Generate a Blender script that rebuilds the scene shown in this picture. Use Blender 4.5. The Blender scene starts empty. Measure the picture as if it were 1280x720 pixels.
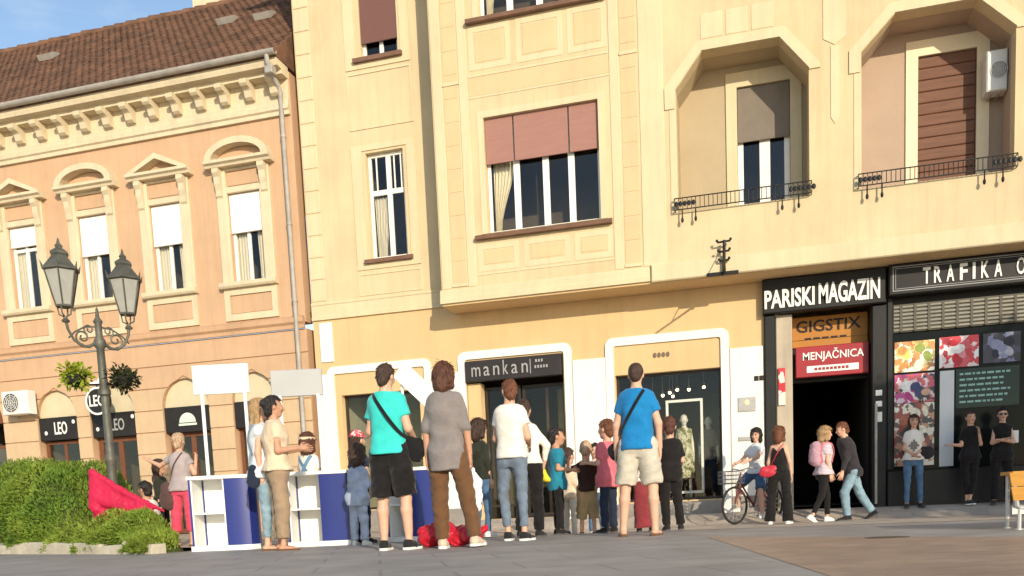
import bpy, bmesh, math, random
import numpy as np
from mathutils import Vector, Matrix
from mathutils.geometry import tessellate_polygon

random.seed(7)
RNG = np.random.default_rng(11)
scene = bpy.context.scene
COL = scene.collection
R = math.radians

# ------------------------------------------------------------------ camera
cam_d = bpy.data.cameras.new('camera')
cam_d.sensor_fit = 'HORIZONTAL'
cam_d.sensor_width = 36.0
cam_d.lens = 36.0 * 1100.0 / 1280.0
cam_d.shift_y = 392.1 / 1280.0
cam_d.clip_start = 0.05
cam_d.clip_end = 900.0
cam = bpy.data.objects.new('camera', cam_d)
COL.objects.link(cam)
CAM_ROLL, CAM_PITCH, CAM_YAW = R(-2.57), R(6.316), R(15.58)
CAM_H = 0.40
def _rot(ax, a):
    c, s = math.cos(a), math.sin(a)
    return {'x': np.array([[1, 0, 0], [0, c, -s], [0, s, c]]),
            'y': np.array([[c, 0, s], [0, 1, 0], [-s, 0, c]]),
            'z': np.array([[c, -s, 0], [s, c, 0], [0, 0, 1]])}[ax]
_M = _rot('z', CAM_ROLL) @ _rot('x', CAM_PITCH) @ _rot('y', CAM_YAW)   # (right, down, depth) -> camera
_toW = np.array([[1, 0, 0], [0, 0, 1], [0, -1, 0]])                    # (right, down, depth) -> world
_right, _down, _fwd = (_toW @ _M[0], _toW @ _M[1], _toW @ _M[2])
_mw = Matrix.Identity(4)
for _i in range(3):
    _mw[_i][0], _mw[_i][1], _mw[_i][2] = _right[_i], -_down[_i], -_fwd[_i]
_mw[2][3] = CAM_H
cam.matrix_world = _mw
scene.camera = cam

# ------------------------------------------------------------------ sky, sun, exposure
SUN_DIR = Vector((0.66, -1.0, 0.37)).normalized()       # towards the sun
sun_el = math.asin(SUN_DIR.z)
sun_az = math.atan2(SUN_DIR.x, SUN_DIR.y)               # clockwise from +Y
world = bpy.data.worlds.new('World')
scene.world = world
world.use_nodes = True
nt = world.node_tree
nt.nodes.clear()
wo = nt.nodes.new('ShaderNodeOutputWorld')
bg = nt.nodes.new('ShaderNodeBackground')
sky = nt.nodes.new('ShaderNodeTexSky')
sky.sky_type = 'NISHITA'
sky.sun_disc = False
sky.sun_elevation = sun_el
sky.sun_rotation = sun_az
sky.altitude = 100
sky.air_density = 1.0
sky.dust_density = 0.3
sky.ozone_density = 1.0
bg.inputs['Strength'].default_value = 0.15
# a few thin high clouds in the sky dome
tc = nt.nodes.new('ShaderNodeTexCoord')
mp = nt.nodes.new('ShaderNodeMapping')
mp.inputs['Scale'].default_value = (1.6, 1.6, 5.0)
nz = nt.nodes.new('ShaderNodeTexNoise')
nz.inputs['Scale'].default_value = 2.6
nz.inputs['Detail'].default_value = 7
rp = nt.nodes.new('ShaderNodeValToRGB')
rp.color_ramp.elements[0].position = 0.50
rp.color_ramp.elements[1].position = 0.74
mx = nt.nodes.new('ShaderNodeMixRGB')
mx.inputs['Color2'].default_value = (6.5, 6.2, 5.9, 1)
mu = nt.nodes.new('ShaderNodeMath'); mu.operation = 'MULTIPLY'; mu.inputs[1].default_value = 0.45
nt.links.new(tc.outputs['Generated'], mp.inputs['Vector'])
nt.links.new(mp.outputs['Vector'], nz.inputs['Vector'])
nt.links.new(nz.outputs['Fac'], rp.inputs['Fac'])
nt.links.new(rp.outputs['Color'], mu.inputs[0])
nt.links.new(mu.outputs[0], mx.inputs['Fac'])
nt.links.new(sky.outputs['Color'], mx.inputs['Color1'])
nt.links.new(mx.outputs['Color'], bg.inputs['Color'])
nt.links.new(bg.outputs['Background'], wo.inputs['Surface'])

sun_d = bpy.data.lights.new('sun', 'SUN')
sun_d.energy = 3.2
sun_d.angle = R(0.6)
sun_d.color = (1.0, 0.88, 0.69)
sun = bpy.data.objects.new('sun', sun_d)
COL.objects.link(sun)
sun.location = SUN_DIR * 60
sun.rotation_euler = SUN_DIR.to_track_quat('Z', 'Y').to_euler()

scene.view_settings.view_transform = 'Standard'
scene.view_settings.look = 'None'
scene.view_settings.gamma = 1.0
scene.view_settings.use_curve_mapping = False
scene.view_settings.exposure = 0.50

# ------------------------------------------------------------------ materials
MATS = {}
def _node(nt, t, **kw):
    n = nt.nodes.new(t)
    for k, v in kw.items():
        setattr(n, k, v)
    return n
def mat(name, col, rough=0.8, var=0.10, scale=3.0, bump=0.0, bscale=60.0, metal=0.0, spec=0.3,
        streak=0.0, detail=5.0, col2=None, col2_amt=0.5, aniso=None, sheen=0.0):
    """a principled surface whose colour wanders over two noise scales, with fine relief"""
    if name in MATS:
        return MATS[name]
    m = bpy.data.materials.new(name)
    m.use_nodes = True
    nt = m.node_tree
    b = nt.nodes['Principled BSDF']
    b.inputs['Roughness'].default_value = rough
    b.inputs['Metallic'].default_value = metal
    b.inputs['Specular IOR Level'].default_value = spec
    if sheen:
        b.inputs['Sheen Weight'].default_value = sheen
    tc = _node(nt, 'ShaderNodeTexCoord')
    mp = _node(nt, 'ShaderNodeMapping')
    nt.links.new(tc.outputs['Object'], mp.inputs['Vector'])
    if aniso:
        mp.inputs['Scale'].default_value = aniso
    n1 = _node(nt, 'ShaderNodeTexNoise')
    n1.inputs['Scale'].default_value = scale
    n1.inputs['Detail'].default_value = detail
    n1.inputs['Roughness'].default_value = 0.62
    nt.links.new(mp.outputs['Vector'], n1.inputs['Vector'])
    ramp = _node(nt, 'ShaderNodeMapRange')
    ramp.inputs['From Min'].default_value = 0.28
    ramp.inputs['From Max'].default_value = 0.72
    ramp.inputs['To Min'].default_value = 1.0 - var
    ramp.inputs['To Max'].default_value = 1.0 + var * 0.7
    nt.links.new(n1.outputs['Fac'], ramp.inputs['Value'])
    last = None
    if col2 is not None:
        n3 = _node(nt, 'ShaderNodeTexNoise')
        n3.inputs['Scale'].default_value = scale * 0.37
        n3.inputs['Detail'].default_value = 4
        nt.links.new(mp.outputs['Vector'], n3.inputs['Vector'])
        mr = _node(nt, 'ShaderNodeMapRange')
        mr.inputs['From Min'].default_value = 0.40
        mr.inputs['From Max'].default_value = 0.66
        mr.inputs['To Max'].default_value = col2_amt
        nt.links.new(n3.outputs['Fac'], mr.inputs['Value'])
        mixc = _node(nt, 'ShaderNodeMixRGB')
        mixc.inputs['Color1'].default_value = (*col, 1)
        mixc.inputs['Color2'].default_value = (*col2, 1)
        nt.links.new(mr.outputs['Result'], mixc.inputs['Fac'])
        last = mixc.outputs['Color']
    vm = _node(nt, 'ShaderNodeVectorMath', operation='SCALE')
    if last is None:
        rgb = _node(nt, 'ShaderNodeRGB')
        rgb.outputs[0].default_value = (*col, 1)
        last = rgb.outputs[0]
    nt.links.new(last, vm.inputs[0])
    nt.links.new(ramp.outputs['Result'], vm.inputs['Scale'])
    out = vm.outputs['Vector']
    if streak > 0:                                       # rain streaks: noise drawn out along z
        mp2 = _node(nt, 'ShaderNodeMapping')
        mp2.inputs['Scale'].default_value = (5.0, 5.0, 0.28)
        nt.links.new(tc.outputs['Object'], mp2.inputs['Vector'])
        n2 = _node(nt, 'ShaderNodeTexNoise')
        n2.inputs['Scale'].default_value = 1.3
        n2.inputs['Detail'].default_value = 6
        n2.inputs['Roughness'].default_value = 0.7
        nt.links.new(mp2.outputs['Vector'], n2.inputs['Vector'])
        mr2 = _node(nt, 'ShaderNodeMapRange')
        mr2.inputs['From Min'].default_value = 0.46
        mr2.inputs['From Max'].default_value = 0.80
        mr2.inputs['To Min'].default_value = 1.0
        mr2.inputs['To Max'].default_value = 1.0 - streak
        nt.links.new(n2.outputs['Fac'], mr2.inputs['Value'])
        vm2 = _node(nt, 'ShaderNodeVectorMath', operation='SCALE')
        nt.links.new(out, vm2.inputs[0])
        nt.links.new(mr2.outputs['Result'], vm2.inputs['Scale'])
        out = vm2.outputs['Vector']
    nt.links.new(out, b.inputs['Base Color'])
    if bump > 0:
        nb = _node(nt, 'ShaderNodeTexNoise')
        nb.inputs['Scale'].default_value = bscale
        nb.inputs['Detail'].default_value = 4
        nt.links.new(mp.outputs['Vector'], nb.inputs['Vector'])
        bp = _node(nt, 'ShaderNodeBump')
        bp.inputs['Strength'].default_value = min(1.0, bump)
        bp.inputs['Distance'].default_value = 0.02
        nt.links.new(nb.outputs['Fac'], bp.inputs['Height'])
        nt.links.new(bp.outputs['Normal'], b.inputs['Normal'])
    MATS[name] = m
    return m

def glass_mat(name, tint=(0.75, 0.78, 0.78), refl=0.55):
    if name in MATS:
        return MATS[name]
    m = bpy.data.materials.new(name); m.use_nodes = True
    nt = m.node_tree; nt.nodes.clear()
    o = _node(nt, 'ShaderNodeOutputMaterial')
    mixs = _node(nt, 'ShaderNodeMixShader')
    tr = _node(nt, 'ShaderNodeBsdfTransparent'); tr.inputs[0].default_value = (*tint, 1)
    gl = _node(nt, 'ShaderNodeBsdfGlossy'); gl.inputs['Roughness'].default_value = 0.02
    gl.inputs[0].default_value = (0.9, 0.9, 0.9, 1)
    fr = _node(nt, 'ShaderNodeFresnel'); fr.inputs[0].default_value = 1.30
    mm = _node(nt, 'ShaderNodeMath', operation='MULTIPLY_ADD')
    mm.inputs[1].default_value = 1.0; mm.inputs[2].default_value = 0.05 * refl
    nn = _node(nt, 'ShaderNodeTexNoise'); nn.inputs['Scale'].default_value = 1.1
    tcn = _node(nt, 'ShaderNodeTexCoord')
    nt.links.new(tcn.outputs['Object'], nn.inputs['Vector'])
    bp = _node(nt, 'ShaderNodeBump'); bp.inputs['Strength'].default_value = 0.05
    nt.links.new(nn.outputs['Fac'], bp.inputs['Height'])
    nt.links.new(bp.outputs['Normal'], gl.inputs['Normal'])
    nt.links.new(fr.outputs[0], mm.inputs[0]); nt.links.new(mm.outputs[0], mixs.inputs[0])
    nt.links.new(tr.outputs[0], mixs.inputs[1]); nt.links.new(gl.outputs[0], mixs.inputs[2])
    nt.links.new(mixs.outputs[0], o.inputs['Surface'])
    MATS[name] = m
    return m

def wave_mat(name, c1, c2, scale, axis='Z', rough=0.8, thresh=(0.45, 0.55), distort=0.0):
    """two colours in bands (stripes, shutter laths)"""
    if name in MATS:
        return MATS[name]
    m = bpy.data.materials.new(name); m.use_nodes = True
    nt = m.node_tree; b = nt.nodes['Principled BSDF']; b.inputs['Roughness'].default_value = rough
    tc = _node(nt, 'ShaderNodeTexCoord'); w = _node(nt, 'ShaderNodeTexWave')
    w.bands_direction = axis; w.inputs['Scale'].default_value = scale; w.inputs['Distortion'].default_value = distort
    cr = _node(nt, 'ShaderNodeValToRGB')
    cr.color_ramp.elements[0].position = thresh[0]; cr.color_ramp.elements[1].position = thresh[1]
    cr.color_ramp.elements[0].color = (*c1, 1); cr.color_ramp.elements[1].color = (*c2, 1)
    nt.links.new(tc.outputs['Object'], w.inputs['Vector'])
    nt.links.new(w.outputs['Color'], cr.inputs['Fac']); nt.links.new(cr.outputs['Color'], b.inputs['Base Color'])
    MATS[name] = m
    return m

def cells_mat(name, cols, scale, rough=0.35, seed=0.0, noise=0.35):
    """a printed picture read from afar: patches of several colours"""
    if name in MATS:
        return MATS[name]
    m = bpy.data.materials.new(name); m.use_nodes = True
    nt = m.node_tree; b = nt.nodes['Principled BSDF']; b.inputs['Roughness'].default_value = rough
    tc = _node(nt, 'ShaderNodeTexCoord'); mp = _node(nt, 'ShaderNodeMapping')
    mp.inputs['Location'].default_value = (seed, seed * 0.7, seed * 1.3)
    n = _node(nt, 'ShaderNodeTexNoise'); n.inputs['Scale'].default_value = scale * 0.8; n.inputs['Detail'].default_value = 3
    mixv = _node(nt, 'ShaderNodeMixRGB'); mixv.inputs['Fac'].default_value = noise * 0.4
    v = _node(nt, 'ShaderNodeTexVoronoi'); v.inputs['Scale'].default_value = scale
    sp = _node(nt, 'ShaderNodeSeparateColor')
    cr = _node(nt, 'ShaderNodeValToRGB'); cr.color_ramp.interpolation = 'CONSTANT'
    el = cr.color_ramp.elements
    while len(el) < len(cols):
        el.new(0.5)
    for i, c in enumerate(cols):
        el[i].position = i / len(cols); el[i].color = (*c, 1)
    nt.links.new(tc.outputs['Object'], mp.inputs['Vector'])
    nt.links.new(mp.outputs['Vector'], n.inputs['Vector'])
    nt.links.new(mp.outputs['Vector'], mixv.inputs['Color1']); nt.links.new(n.outputs['Color'], mixv.inputs['Color2'])
    nt.links.new(mixv.outputs['Color'], v.inputs['Vector'])
    nt.links.new(v.outputs['Color'], sp.inputs[0]); nt.links.new(sp.outputs[0], cr.inputs['Fac'])
    nt.links.new(cr.outputs['Color'], b.inputs['Base Color'])
    MATS[name] = m
    return m

def glow_mat(name, col, strength):
    if name in MATS:
        return MATS[name]
    m = bpy.data.materials.new(name); m.use_nodes = True
    b = m.node_tree.nodes['Principled BSDF']
    b.inputs['Emission Color'].default_value = (*col, 1); b.inputs['Emission Strength'].default_value = strength
    MATS[name] = m
    return m

# ------------------------------------------------------------------ objects
ROOTLOC = {}
def tag(o, label=None, cat=None, group=None, kind=None):
    if label: o['label'] = label
    if cat: o['category'] = cat
    if group: o['group'] = group
    if kind: o['kind'] = kind
    return o
def thing(name, loc, label, cat, group=None, rot=0.0):
    o = bpy.data.objects.new(name, None)
    COL.objects.link(o)
    o.empty_display_size = 0.2
    o.location = loc; o.rotation_euler = (0, 0, rot)
    ROOTLOC[o] = Vector(loc) if rot == 0.0 else None
    return tag(o, label, cat, group)
def link_mesh(name, me, m, parent=None, smooth=False):
    o = bpy.data.objects.new(name, me)
    COL.objects.link(o)
    if m is not None and not me.materials:
        me.materials.append(m)
    if parent is not None:
        o.parent = parent
    return o
def root_of(o):
    while o.parent is not None:
        o = o.parent
    return o

class MB:
    """collects shapes, then becomes ONE mesh object"""
    def __init__(s):
        s.v = []; s.f = []
    def add(s, vs, fs):
        n = len(s.v)
        s.v.extend([tuple(map(float, p)) for p in vs])
        s.f.extend([tuple(i + n for i in f) for f in fs])
        return s
    def box(s, x0, x1, y0, y1, z0, z1):
        if x0 > x1: x0, x1 = x1, x0
        if y0 > y1: y0, y1 = y1, y0
        if z0 > z1: z0, z1 = z1, z0
        return s.add([(x0, y0, z0), (x1, y0, z0), (x1, y1, z0), (x0, y1, z0),
                      (x0, y0, z1), (x1, y0, z1), (x1, y1, z1), (x0, y1, z1)],
                     [(0, 3, 2, 1), (4, 5, 6, 7), (0, 1, 5, 4), (1, 2, 6, 5), (2, 3, 7, 6), (3, 0, 4, 7)])
    def cbox(s, x0, x1, y0, y1, z0, z1, c=0.015):
        """box with its front (low-y) edges chamfered"""
        return s.add([(x0, y1, z0), (x1, y1, z0), (x1, y1, z1), (x0, y1, z1),
                      (x0, y0 + c, z0), (x1, y0 + c, z0), (x1, y0 + c, z1), (x0, y0 + c, z1),
                      (x0 + c, y0, z0 + c), (x1 - c, y0, z0 + c), (x1 - c, y0, z1 - c), (x0 + c, y0, z1 - c)],
                     [(0, 3, 2, 1), (0, 1, 5, 4), (1, 2, 6, 5), (2, 3, 7, 6), (3, 0, 4, 7),
                      (4, 5, 9, 8), (5, 6, 10, 9), (6, 7, 11, 10), (7, 4, 8, 11), (8, 9, 10, 11)])
    def prism(s, poly, y0, y1, holes=(), cap_back=True):
        """polygon (x, z) with holes, extruded from y0 (front) to y1"""
        loops = [list(poly)] + [list(h) for h in holes]
        flat = [p for l in loops for p in l]
        tris = tessellate_polygon([[Vector((x, z, 0)) for x, z in l] for l in loops])
        n = len(flat)
        vs = [(x, y0, z) for x, z in flat] + [(x, y1, z) for x, z in flat]
        fs = []
        for t in tris:
            a, b, c = [flat[i] for i in t]
            cr = (b[0] - a[0]) * (c[1] - a[1]) - (b[1] - a[1]) * (c[0] - a[0])
            t = tuple(t) if cr > 0 else (t[0], t[2], t[1])
            fs.append(t)
            if cap_back:
                fs.append((t[0] + n, t[2] + n, t[1] + n))
        st = 0
        for li, l in enumerate(loops):
            ar = sum(l[i][0] * l[(i + 1) % len(l)][1] - l[(i + 1) % len(l)][0] * l[i][1] for i in range(len(l)))
            for i in range(len(l)):
                a, b = st + i, st + (i + 1) % len(l)
                q = (a, a + n, b + n, b)
                if (ar > 0) == (li > 0):
                    q = q[::-1]
                fs.append(q)
            st += len(l)
        return s.add(vs, fs)
    def sweep(s, path, z0, z1, th):
        """upright wall along a plan path (x, y) with thickness th to its left"""
        n = len(path)
        off = []
        for i in range(n):
            a = Vector(path[max(i - 1, 0)]); b = Vector(path[min(i + 1, n - 1)])
            d = (b - a).normalized(); off.append((path[i][0] - d.y * th, path[i][1] + d.x * th))
        vs = [(x, y, z0) for x, y in path] + [(x, y, z1) for x, y in path] + \
             [(x, y, z0) for x, y in off] + [(x, y, z1) for x, y in off]
        fs = []
        for i in range(n - 1):
            fs += [(i, i + 1, n + i + 1, n + i), (2 * n + i, 3 * n + i, 3 * n + i + 1, 2 * n + i + 1),
                   (n + i, n + i + 1, 3 * n + i + 1, 3 * n + i), (i, 2 * n + i, 2 * n + i + 1, i + 1)]
        fs += [(0, n, 3 * n, 2 * n), (n - 1, 3 * n - 1, 4 * n - 1, 2 * n - 1)]
        return s.add(vs, fs)
    def tube(s, pts, rad, n=8, cap=True):
        pts = [Vector(p) for p in pts]
        rads = rad if isinstance(rad, (list, tuple)) else [rad] * len(pts)
        rings = []
        prev = None
        for i, p in enumerate(pts):
            d = (pts[min(i + 1, len(pts) - 1)] - pts[max(i - 1, 0)])
            if d.length < 1e-9: d = Vector((0, 0, 1))
            d.normalize()
            if prev is None:
                a = d.orthogonal().normalized()
            else:
                a = (prev - d * prev.dot(d))
                a = a.normalized() if a.length > 1e-6 else d.orthogonal().normalized()
            prev = a
            b = d.cross(a)
            rings.append([p + (a * math.cos(2 * math.pi * k / n) + b * math.sin(2 * math.pi * k / n)) * rads[i] for k in range(n)])
        vs = [v for r in rings for v in r]
        fs = []
        for i in range(len(rings) - 1):
            for k in range(n):
                k2 = (k + 1) % n
                fs.append((i * n + k, i * n + k2, (i + 1) * n + k2, (i + 1) * n + k))
        if cap:
            fs.append(tuple(range(n))[::-1]); fs.append(tuple((len(rings) - 1) * n + k for k in range(n)))
        return s.add(vs, fs)
    def lathe(s, prof, c=(0, 0, 0), n=16, rot=0.0):
        vs = []; fs = []
        for r, z in prof:
            for k in range(n):
                a = 2 * math.pi * k / n + rot
                vs.append((c[0] + r * math.cos(a), c[1] + r * math.sin(a), c[2] + z))
        for i in range(len(prof) - 1):
            for k in range(n):
                k2 = (k + 1) % n
                fs.append((i * n + k, i * n + k2, (i + 1) * n + k2, (i + 1) * n + k))
        fs.append(tuple(range(n))[::-1]); fs.append(tuple((len(prof) - 1) * n + k for k in range(n)))
        return s.add(vs, fs)
    def ball(s, c, r, n=10, m=6):
        rx, ry, rz = r if isinstance(r, (tuple, list)) else (r, r, r)
        vs = [(c[0], c[1], c[2] - rz)]; fs = []
        for j in range(1, m):
            t = -math.pi / 2 + math.pi * j / m
            for k in range(n):
                a = 2 * math.pi * k / n
                vs.append((c[0] + rx * math.cos(t) * math.cos(a), c[1] + ry * math.cos(t) * math.sin(a), c[2] + rz * math.sin(t)))
        vs.append((c[0], c[1], c[2] + rz))
        for k in range(n):
            fs.append((0, 1 + (k + 1) % n, 1 + k))
            for j in range(m - 2):
                a = 1 + j * n
                fs.append((a + k, a + (k + 1) % n, a + n + (k + 1) % n, a + n + k))
            a = 1 + (m - 2) * n
            fs.append((a + k, a + (k + 1) % n, len(vs) - 1))
        return s.add(vs, fs)
    def mesh(s, name, off=None, smooth=False):
        me = bpy.data.meshes.new(name)
        vs = s.v if off is None else [(x - off[0], y - off[1], z - off[2]) for x, y, z in s.v]
        me.from_pydata(vs, [], s.f)
        if smooth:
            me.polygons.foreach_set('use_smooth', [True] * len(me.polygons))
        me.update()
        return me
    def build(s, name, m, parent=None, smooth=False):
        off = None
        if parent is not None:
            off = ROOTLOC.get(root_of(parent))
        o = link_mesh(name, s.mesh(name, off, smooth), m, parent)
        if smooth:
            try:
                o.data.set_sharp_from_angle(angle=R(40))
            except Exception:
                pass
        return o
def solo(name, mb, m, label, cat, group=None, kind=None, smooth=False):
    """a top-level one-mesh thing whose origin sits at its own base"""
    xs = np.array(mb.v); lo, hi = xs.min(0), xs.max(0)
    c = ((lo[0] + hi[0]) / 2, (lo[1] + hi[1]) / 2, lo[2])
    o = link_mesh(name, mb.mesh(name, c, smooth), m)
    o.location = c
    ROOTLOC[o] = Vector(c)
    return tag(o, label, cat, group, kind)
def structure(name, mb, m, smooth=False):
    o = link_mesh(name, mb.mesh(name, None, smooth), m)
    o['kind'] = 'structure'
    ROOTLOC[o] = Vector((0, 0, 0))
    return o
def mesh_np(name, V, F):
    me = bpy.data.meshes.new(name)
    k = F.shape[1]
    me.vertices.add(len(V)); me.vertices.foreach_set('co', np.ascontiguousarray(V, dtype=np.float32).ravel())
    me.loops.add(F.size); me.loops.foreach_set('vertex_index', np.ascontiguousarray(F, dtype=np.int32).ravel())
    me.polygons.add(len(F)); me.polygons.foreach_set('loop_start', np.arange(0, F.size, k, dtype=np.int32))
    me.polygons.foreach_set('loop_total', np.full(len(F), k, dtype=np.int32))
    me.update(calc_edges=True); me.validate()
    return me
def text_mesh(txt, size, depth=0.006, sx=1.0, spacing=1.0, shear=0.0, align='CENTER', bold=0.0):
    cu = bpy.data.curves.new('lettering', 'FONT')
    cu.body = txt; cu.size = size; cu.extrude = depth / 2; cu.space_character = spacing
    cu.align_x = align; cu.align_y = 'CENTER'; cu.shear = shear; cu.offset = bold
    cu.resolution_u = 3
    o = bpy.data.objects.new('lettering', cu); COL.objects.link(o)
    dg = bpy.context.evaluated_depsgraph_get()
    me = bpy.data.meshes.new_from_object(o.evaluated_get(dg))
    bpy.data.objects.remove(o); bpy.data.curves.remove(cu)
    me.name = 'lettering'
    me.transform(Matrix.Diagonal((sx, 1, 1, 1)))
    me.transform(Matrix.Rotation(math.pi / 2, 4, 'X'))      # stand it up, facing -y
    return me
def lettering(parent, txt, x, y, z, size, m, sx=1.0, depth=0.008, spacing=1.0, shear=0.0, name='lettering', bold=0.0, align='CENTER'):
    me = text_mesh(txt, size, depth, sx, spacing, shear, align, bold)
    o = link_mesh(name, me, m, parent)
    off = ROOTLOC.get(root_of(parent)) or Vector((0, 0, 0))
    o.location = Vector((x, y, z)) - off
    return o
def rounded(x0, x1, z0, z1, r, corners='tltr', n=5):
    """rectangle outline (counter-clockwise) with rounded top corners"""
    pts = [(x0, z0), (x1, z0)]
    for cx, cz, a0 in ((x1 - r, z1 - r, 0), (x0 + r, z1 - r, 90)):
        for i in range(n + 1):
            a = R(a0 + 90 * i / n)
            pts.append((cx + r * math.cos(a), cz + r * math.sin(a)))
    return pts
def rect(x0, x1, z0, z1):
    return [(x0, z0), (x1, z0), (x1, z1), (x0, z1)]
def arch(x0, x1, z0, zs, zt, n=12):
    """opening outline with a round head: spring at zs, crown at zt"""
    pts = [(x0, z0), (x1, z0)]
    cx, rx, rz = (x0 + x1) / 2, (x1 - x0) / 2, zt - zs
    for i in range(n + 1):
        a = math.pi * i / n
        pts.append((cx + rx * math.cos(a), zs + rz * math.sin(a)))
    return pts

# ------------------------------------------------------------------ ground
def gz(x, y):
    # the square crests in front of the crowd, dips behind it and rises again to the doorsteps
    s = lambda a, b, v: (lambda t: t * t * (3 - 2 * t))(min(1.0, max(0.0, (v - a) / (b - a))))
    dip = -0.15 * s(10.6, 13.2, y) * s(-7.0, -3.5, x)
    return dip * (1 - s(16.6, 17.7, y)) + 0.04 * s(16.6, 17.7, y)
def ground_sheet(name, m, xs, ys, lift, keep=None):
    mb = MB()
    n = len(xs)
    mb.v = [(x, y, gz(x, y) + lift) for y in ys for x in xs]
    for j in range(len(ys) - 1):
        for i in range(n - 1):
            a = j * n + i
            mb.f.append((a, a + 1, a + n + 1, a + n))
    return structure(name, mb, m)
_steps = [-320, -150, -60, -30, -20, -14, -10, -8, -7, -6.5, -6, -5.5, -5, -4.5, -4, -3.5, -2, 0, 2, 4, 8, 14, 30, 90, 320]
_band = [10.6 + 0.2 * k for k in range(38)] + [18.2]
_ys = [-320, -120, -50, -20, -8, 0, 4, 8, 10] + _band + [20, 30, 60, 150, 320]

def brick_mat(name, c1, c2, mortar, bw, bh, msize=0.006, rough=0.75, rot=0.0):
    m = bpy.data.materials.new(name); m.use_nodes = True
    nt = m.node_tree; b = nt.nodes['Principled BSDF']; b.inputs['Roughness'].default_value = rough
    tc = _node(nt, 'ShaderNodeTexCoord'); mp = _node(nt, 'ShaderNodeMapping')
    mp.inputs['Rotation'].default_value = (0, 0, rot)
    br = _node(nt, 'ShaderNodeTexBrick')
    br.inputs['Color1'].default_value = (*c1, 1); br.inputs['Color2'].default_value = (*c2, 1)
    br.inputs['Mortar'].default_value = (*mortar, 1); br.inputs['Scale'].default_value = 1.0
    br.inputs['Brick Width'].default_value = bw; br.inputs['Row Height'].default_value = bh
    br.inputs['Mortar Size'].default_value = msize
    n = _node(nt, 'ShaderNodeTexNoise'); n.inputs['Scale'].default_value = 1.7; n.inputs['Detail'].default_value = 6
    mr = _node(nt, 'ShaderNodeMapRange'); mr.inputs['To Min'].default_value = 0.55; mr.inputs['To Max'].default_value = 1.42
    vm = _node(nt, 'ShaderNodeVectorMath', operation='SCALE')
    nt.links.new(tc.outputs['Object'], mp.inputs['Vector']); nt.links.new(mp.outputs['Vector'], br.inputs['Vector'])
    nt.links.new(tc.outputs['Object'], n.inputs['Vector']); nt.links.new(n.outputs['Fac'], mr.inputs['Value'])
    nt.links.new(br.outputs['Color'], vm.inputs[0]); nt.links.new(mr.outputs['Result'], vm.inputs['Scale'])
    nt.links.new(vm.outputs['Vector'], b.inputs['Base Color'])
    bp = _node(nt, 'ShaderNodeBump'); bp.inputs['Strength'].default_value = 0.6; bp.inputs['Distance'].default_value = 0.004
    inv = _node(nt, 'ShaderNodeMath', operation='SUBTRACT'); inv.inputs[0].default_value = 1.0
    nt.links.new(br.outputs['Fac'], inv.inputs[1]); nt.links.new(inv.outputs[0], bp.inputs['Height'])
    nt.links.new(bp.outputs['Normal'], b.inputs['Normal'])
    return m
M_GROUND = brick_mat('grey_slab_plaza', (0.31, 0.288, 0.266), (0.28, 0.262, 0.245), (0.225, 0.21, 0.193), 0.9, 0.6, 0.012, 0.6, R(-24))
ground = ground_sheet('ground', M_GROUND, _steps, _ys, 0.0)
M_TAN = brick_mat('tan_slab_paving', (0.48, 0.40, 0.315), (0.44, 0.365, 0.295), (0.32, 0.275, 0.225), 0.6, 0.4, 0.008)
M_RED = brick_mat('red_brick_paving', (0.37, 0.245, 0.175), (0.29, 0.195, 0.145), (0.33, 0.27, 0.21), 0.22, 0.11, 0.006, rough=0.5, rot=R(-34))
# paving in front of the shops
pv = MB()
_xs = _steps[3:-2]; _yy = _band
for y in _yy:
    for x in _xs:
        pv.v.append((x, y, gz(x, y) + 0.003))
for j in range(len(_yy) - 1):
    for i in range(len(_xs) - 1):
        a = j * len(_xs) + i
        pv.f.append((a, a + 1, a + len(_xs) + 1, a + len(_xs)))
structure('pavement', pv, M_TAN)
# red brick field on the right, each corner a point on the ground
rb = MB()
rb.add([(-0.45, 8.75, 0.002), (0.34, 4.3, 0.002), (1.2, 1.2, 0.002), (14, -3, 0.002), (14, 6.0, 0.002), (2.2, 6.85, 0.002)],
       [(0, 1, 2, 3, 4, 5)])
structure('brick_paving', rb, M_RED)
mh = MB(); mh.lathe([(0.17, 0.0), (0.17, 0.004), (0.15, 0.005), (0.0001, 0.005)], (1.02, 7.6, 0.0), 28)
solo('manhole_cover', mh, mat('cast_iron', (0.13, 0.11, 0.09), 0.55, 0.25, 14, 0.5, 60, metal=0.7),
     'round dark iron manhole cover set in the red brick paving', 'manhole')

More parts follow.
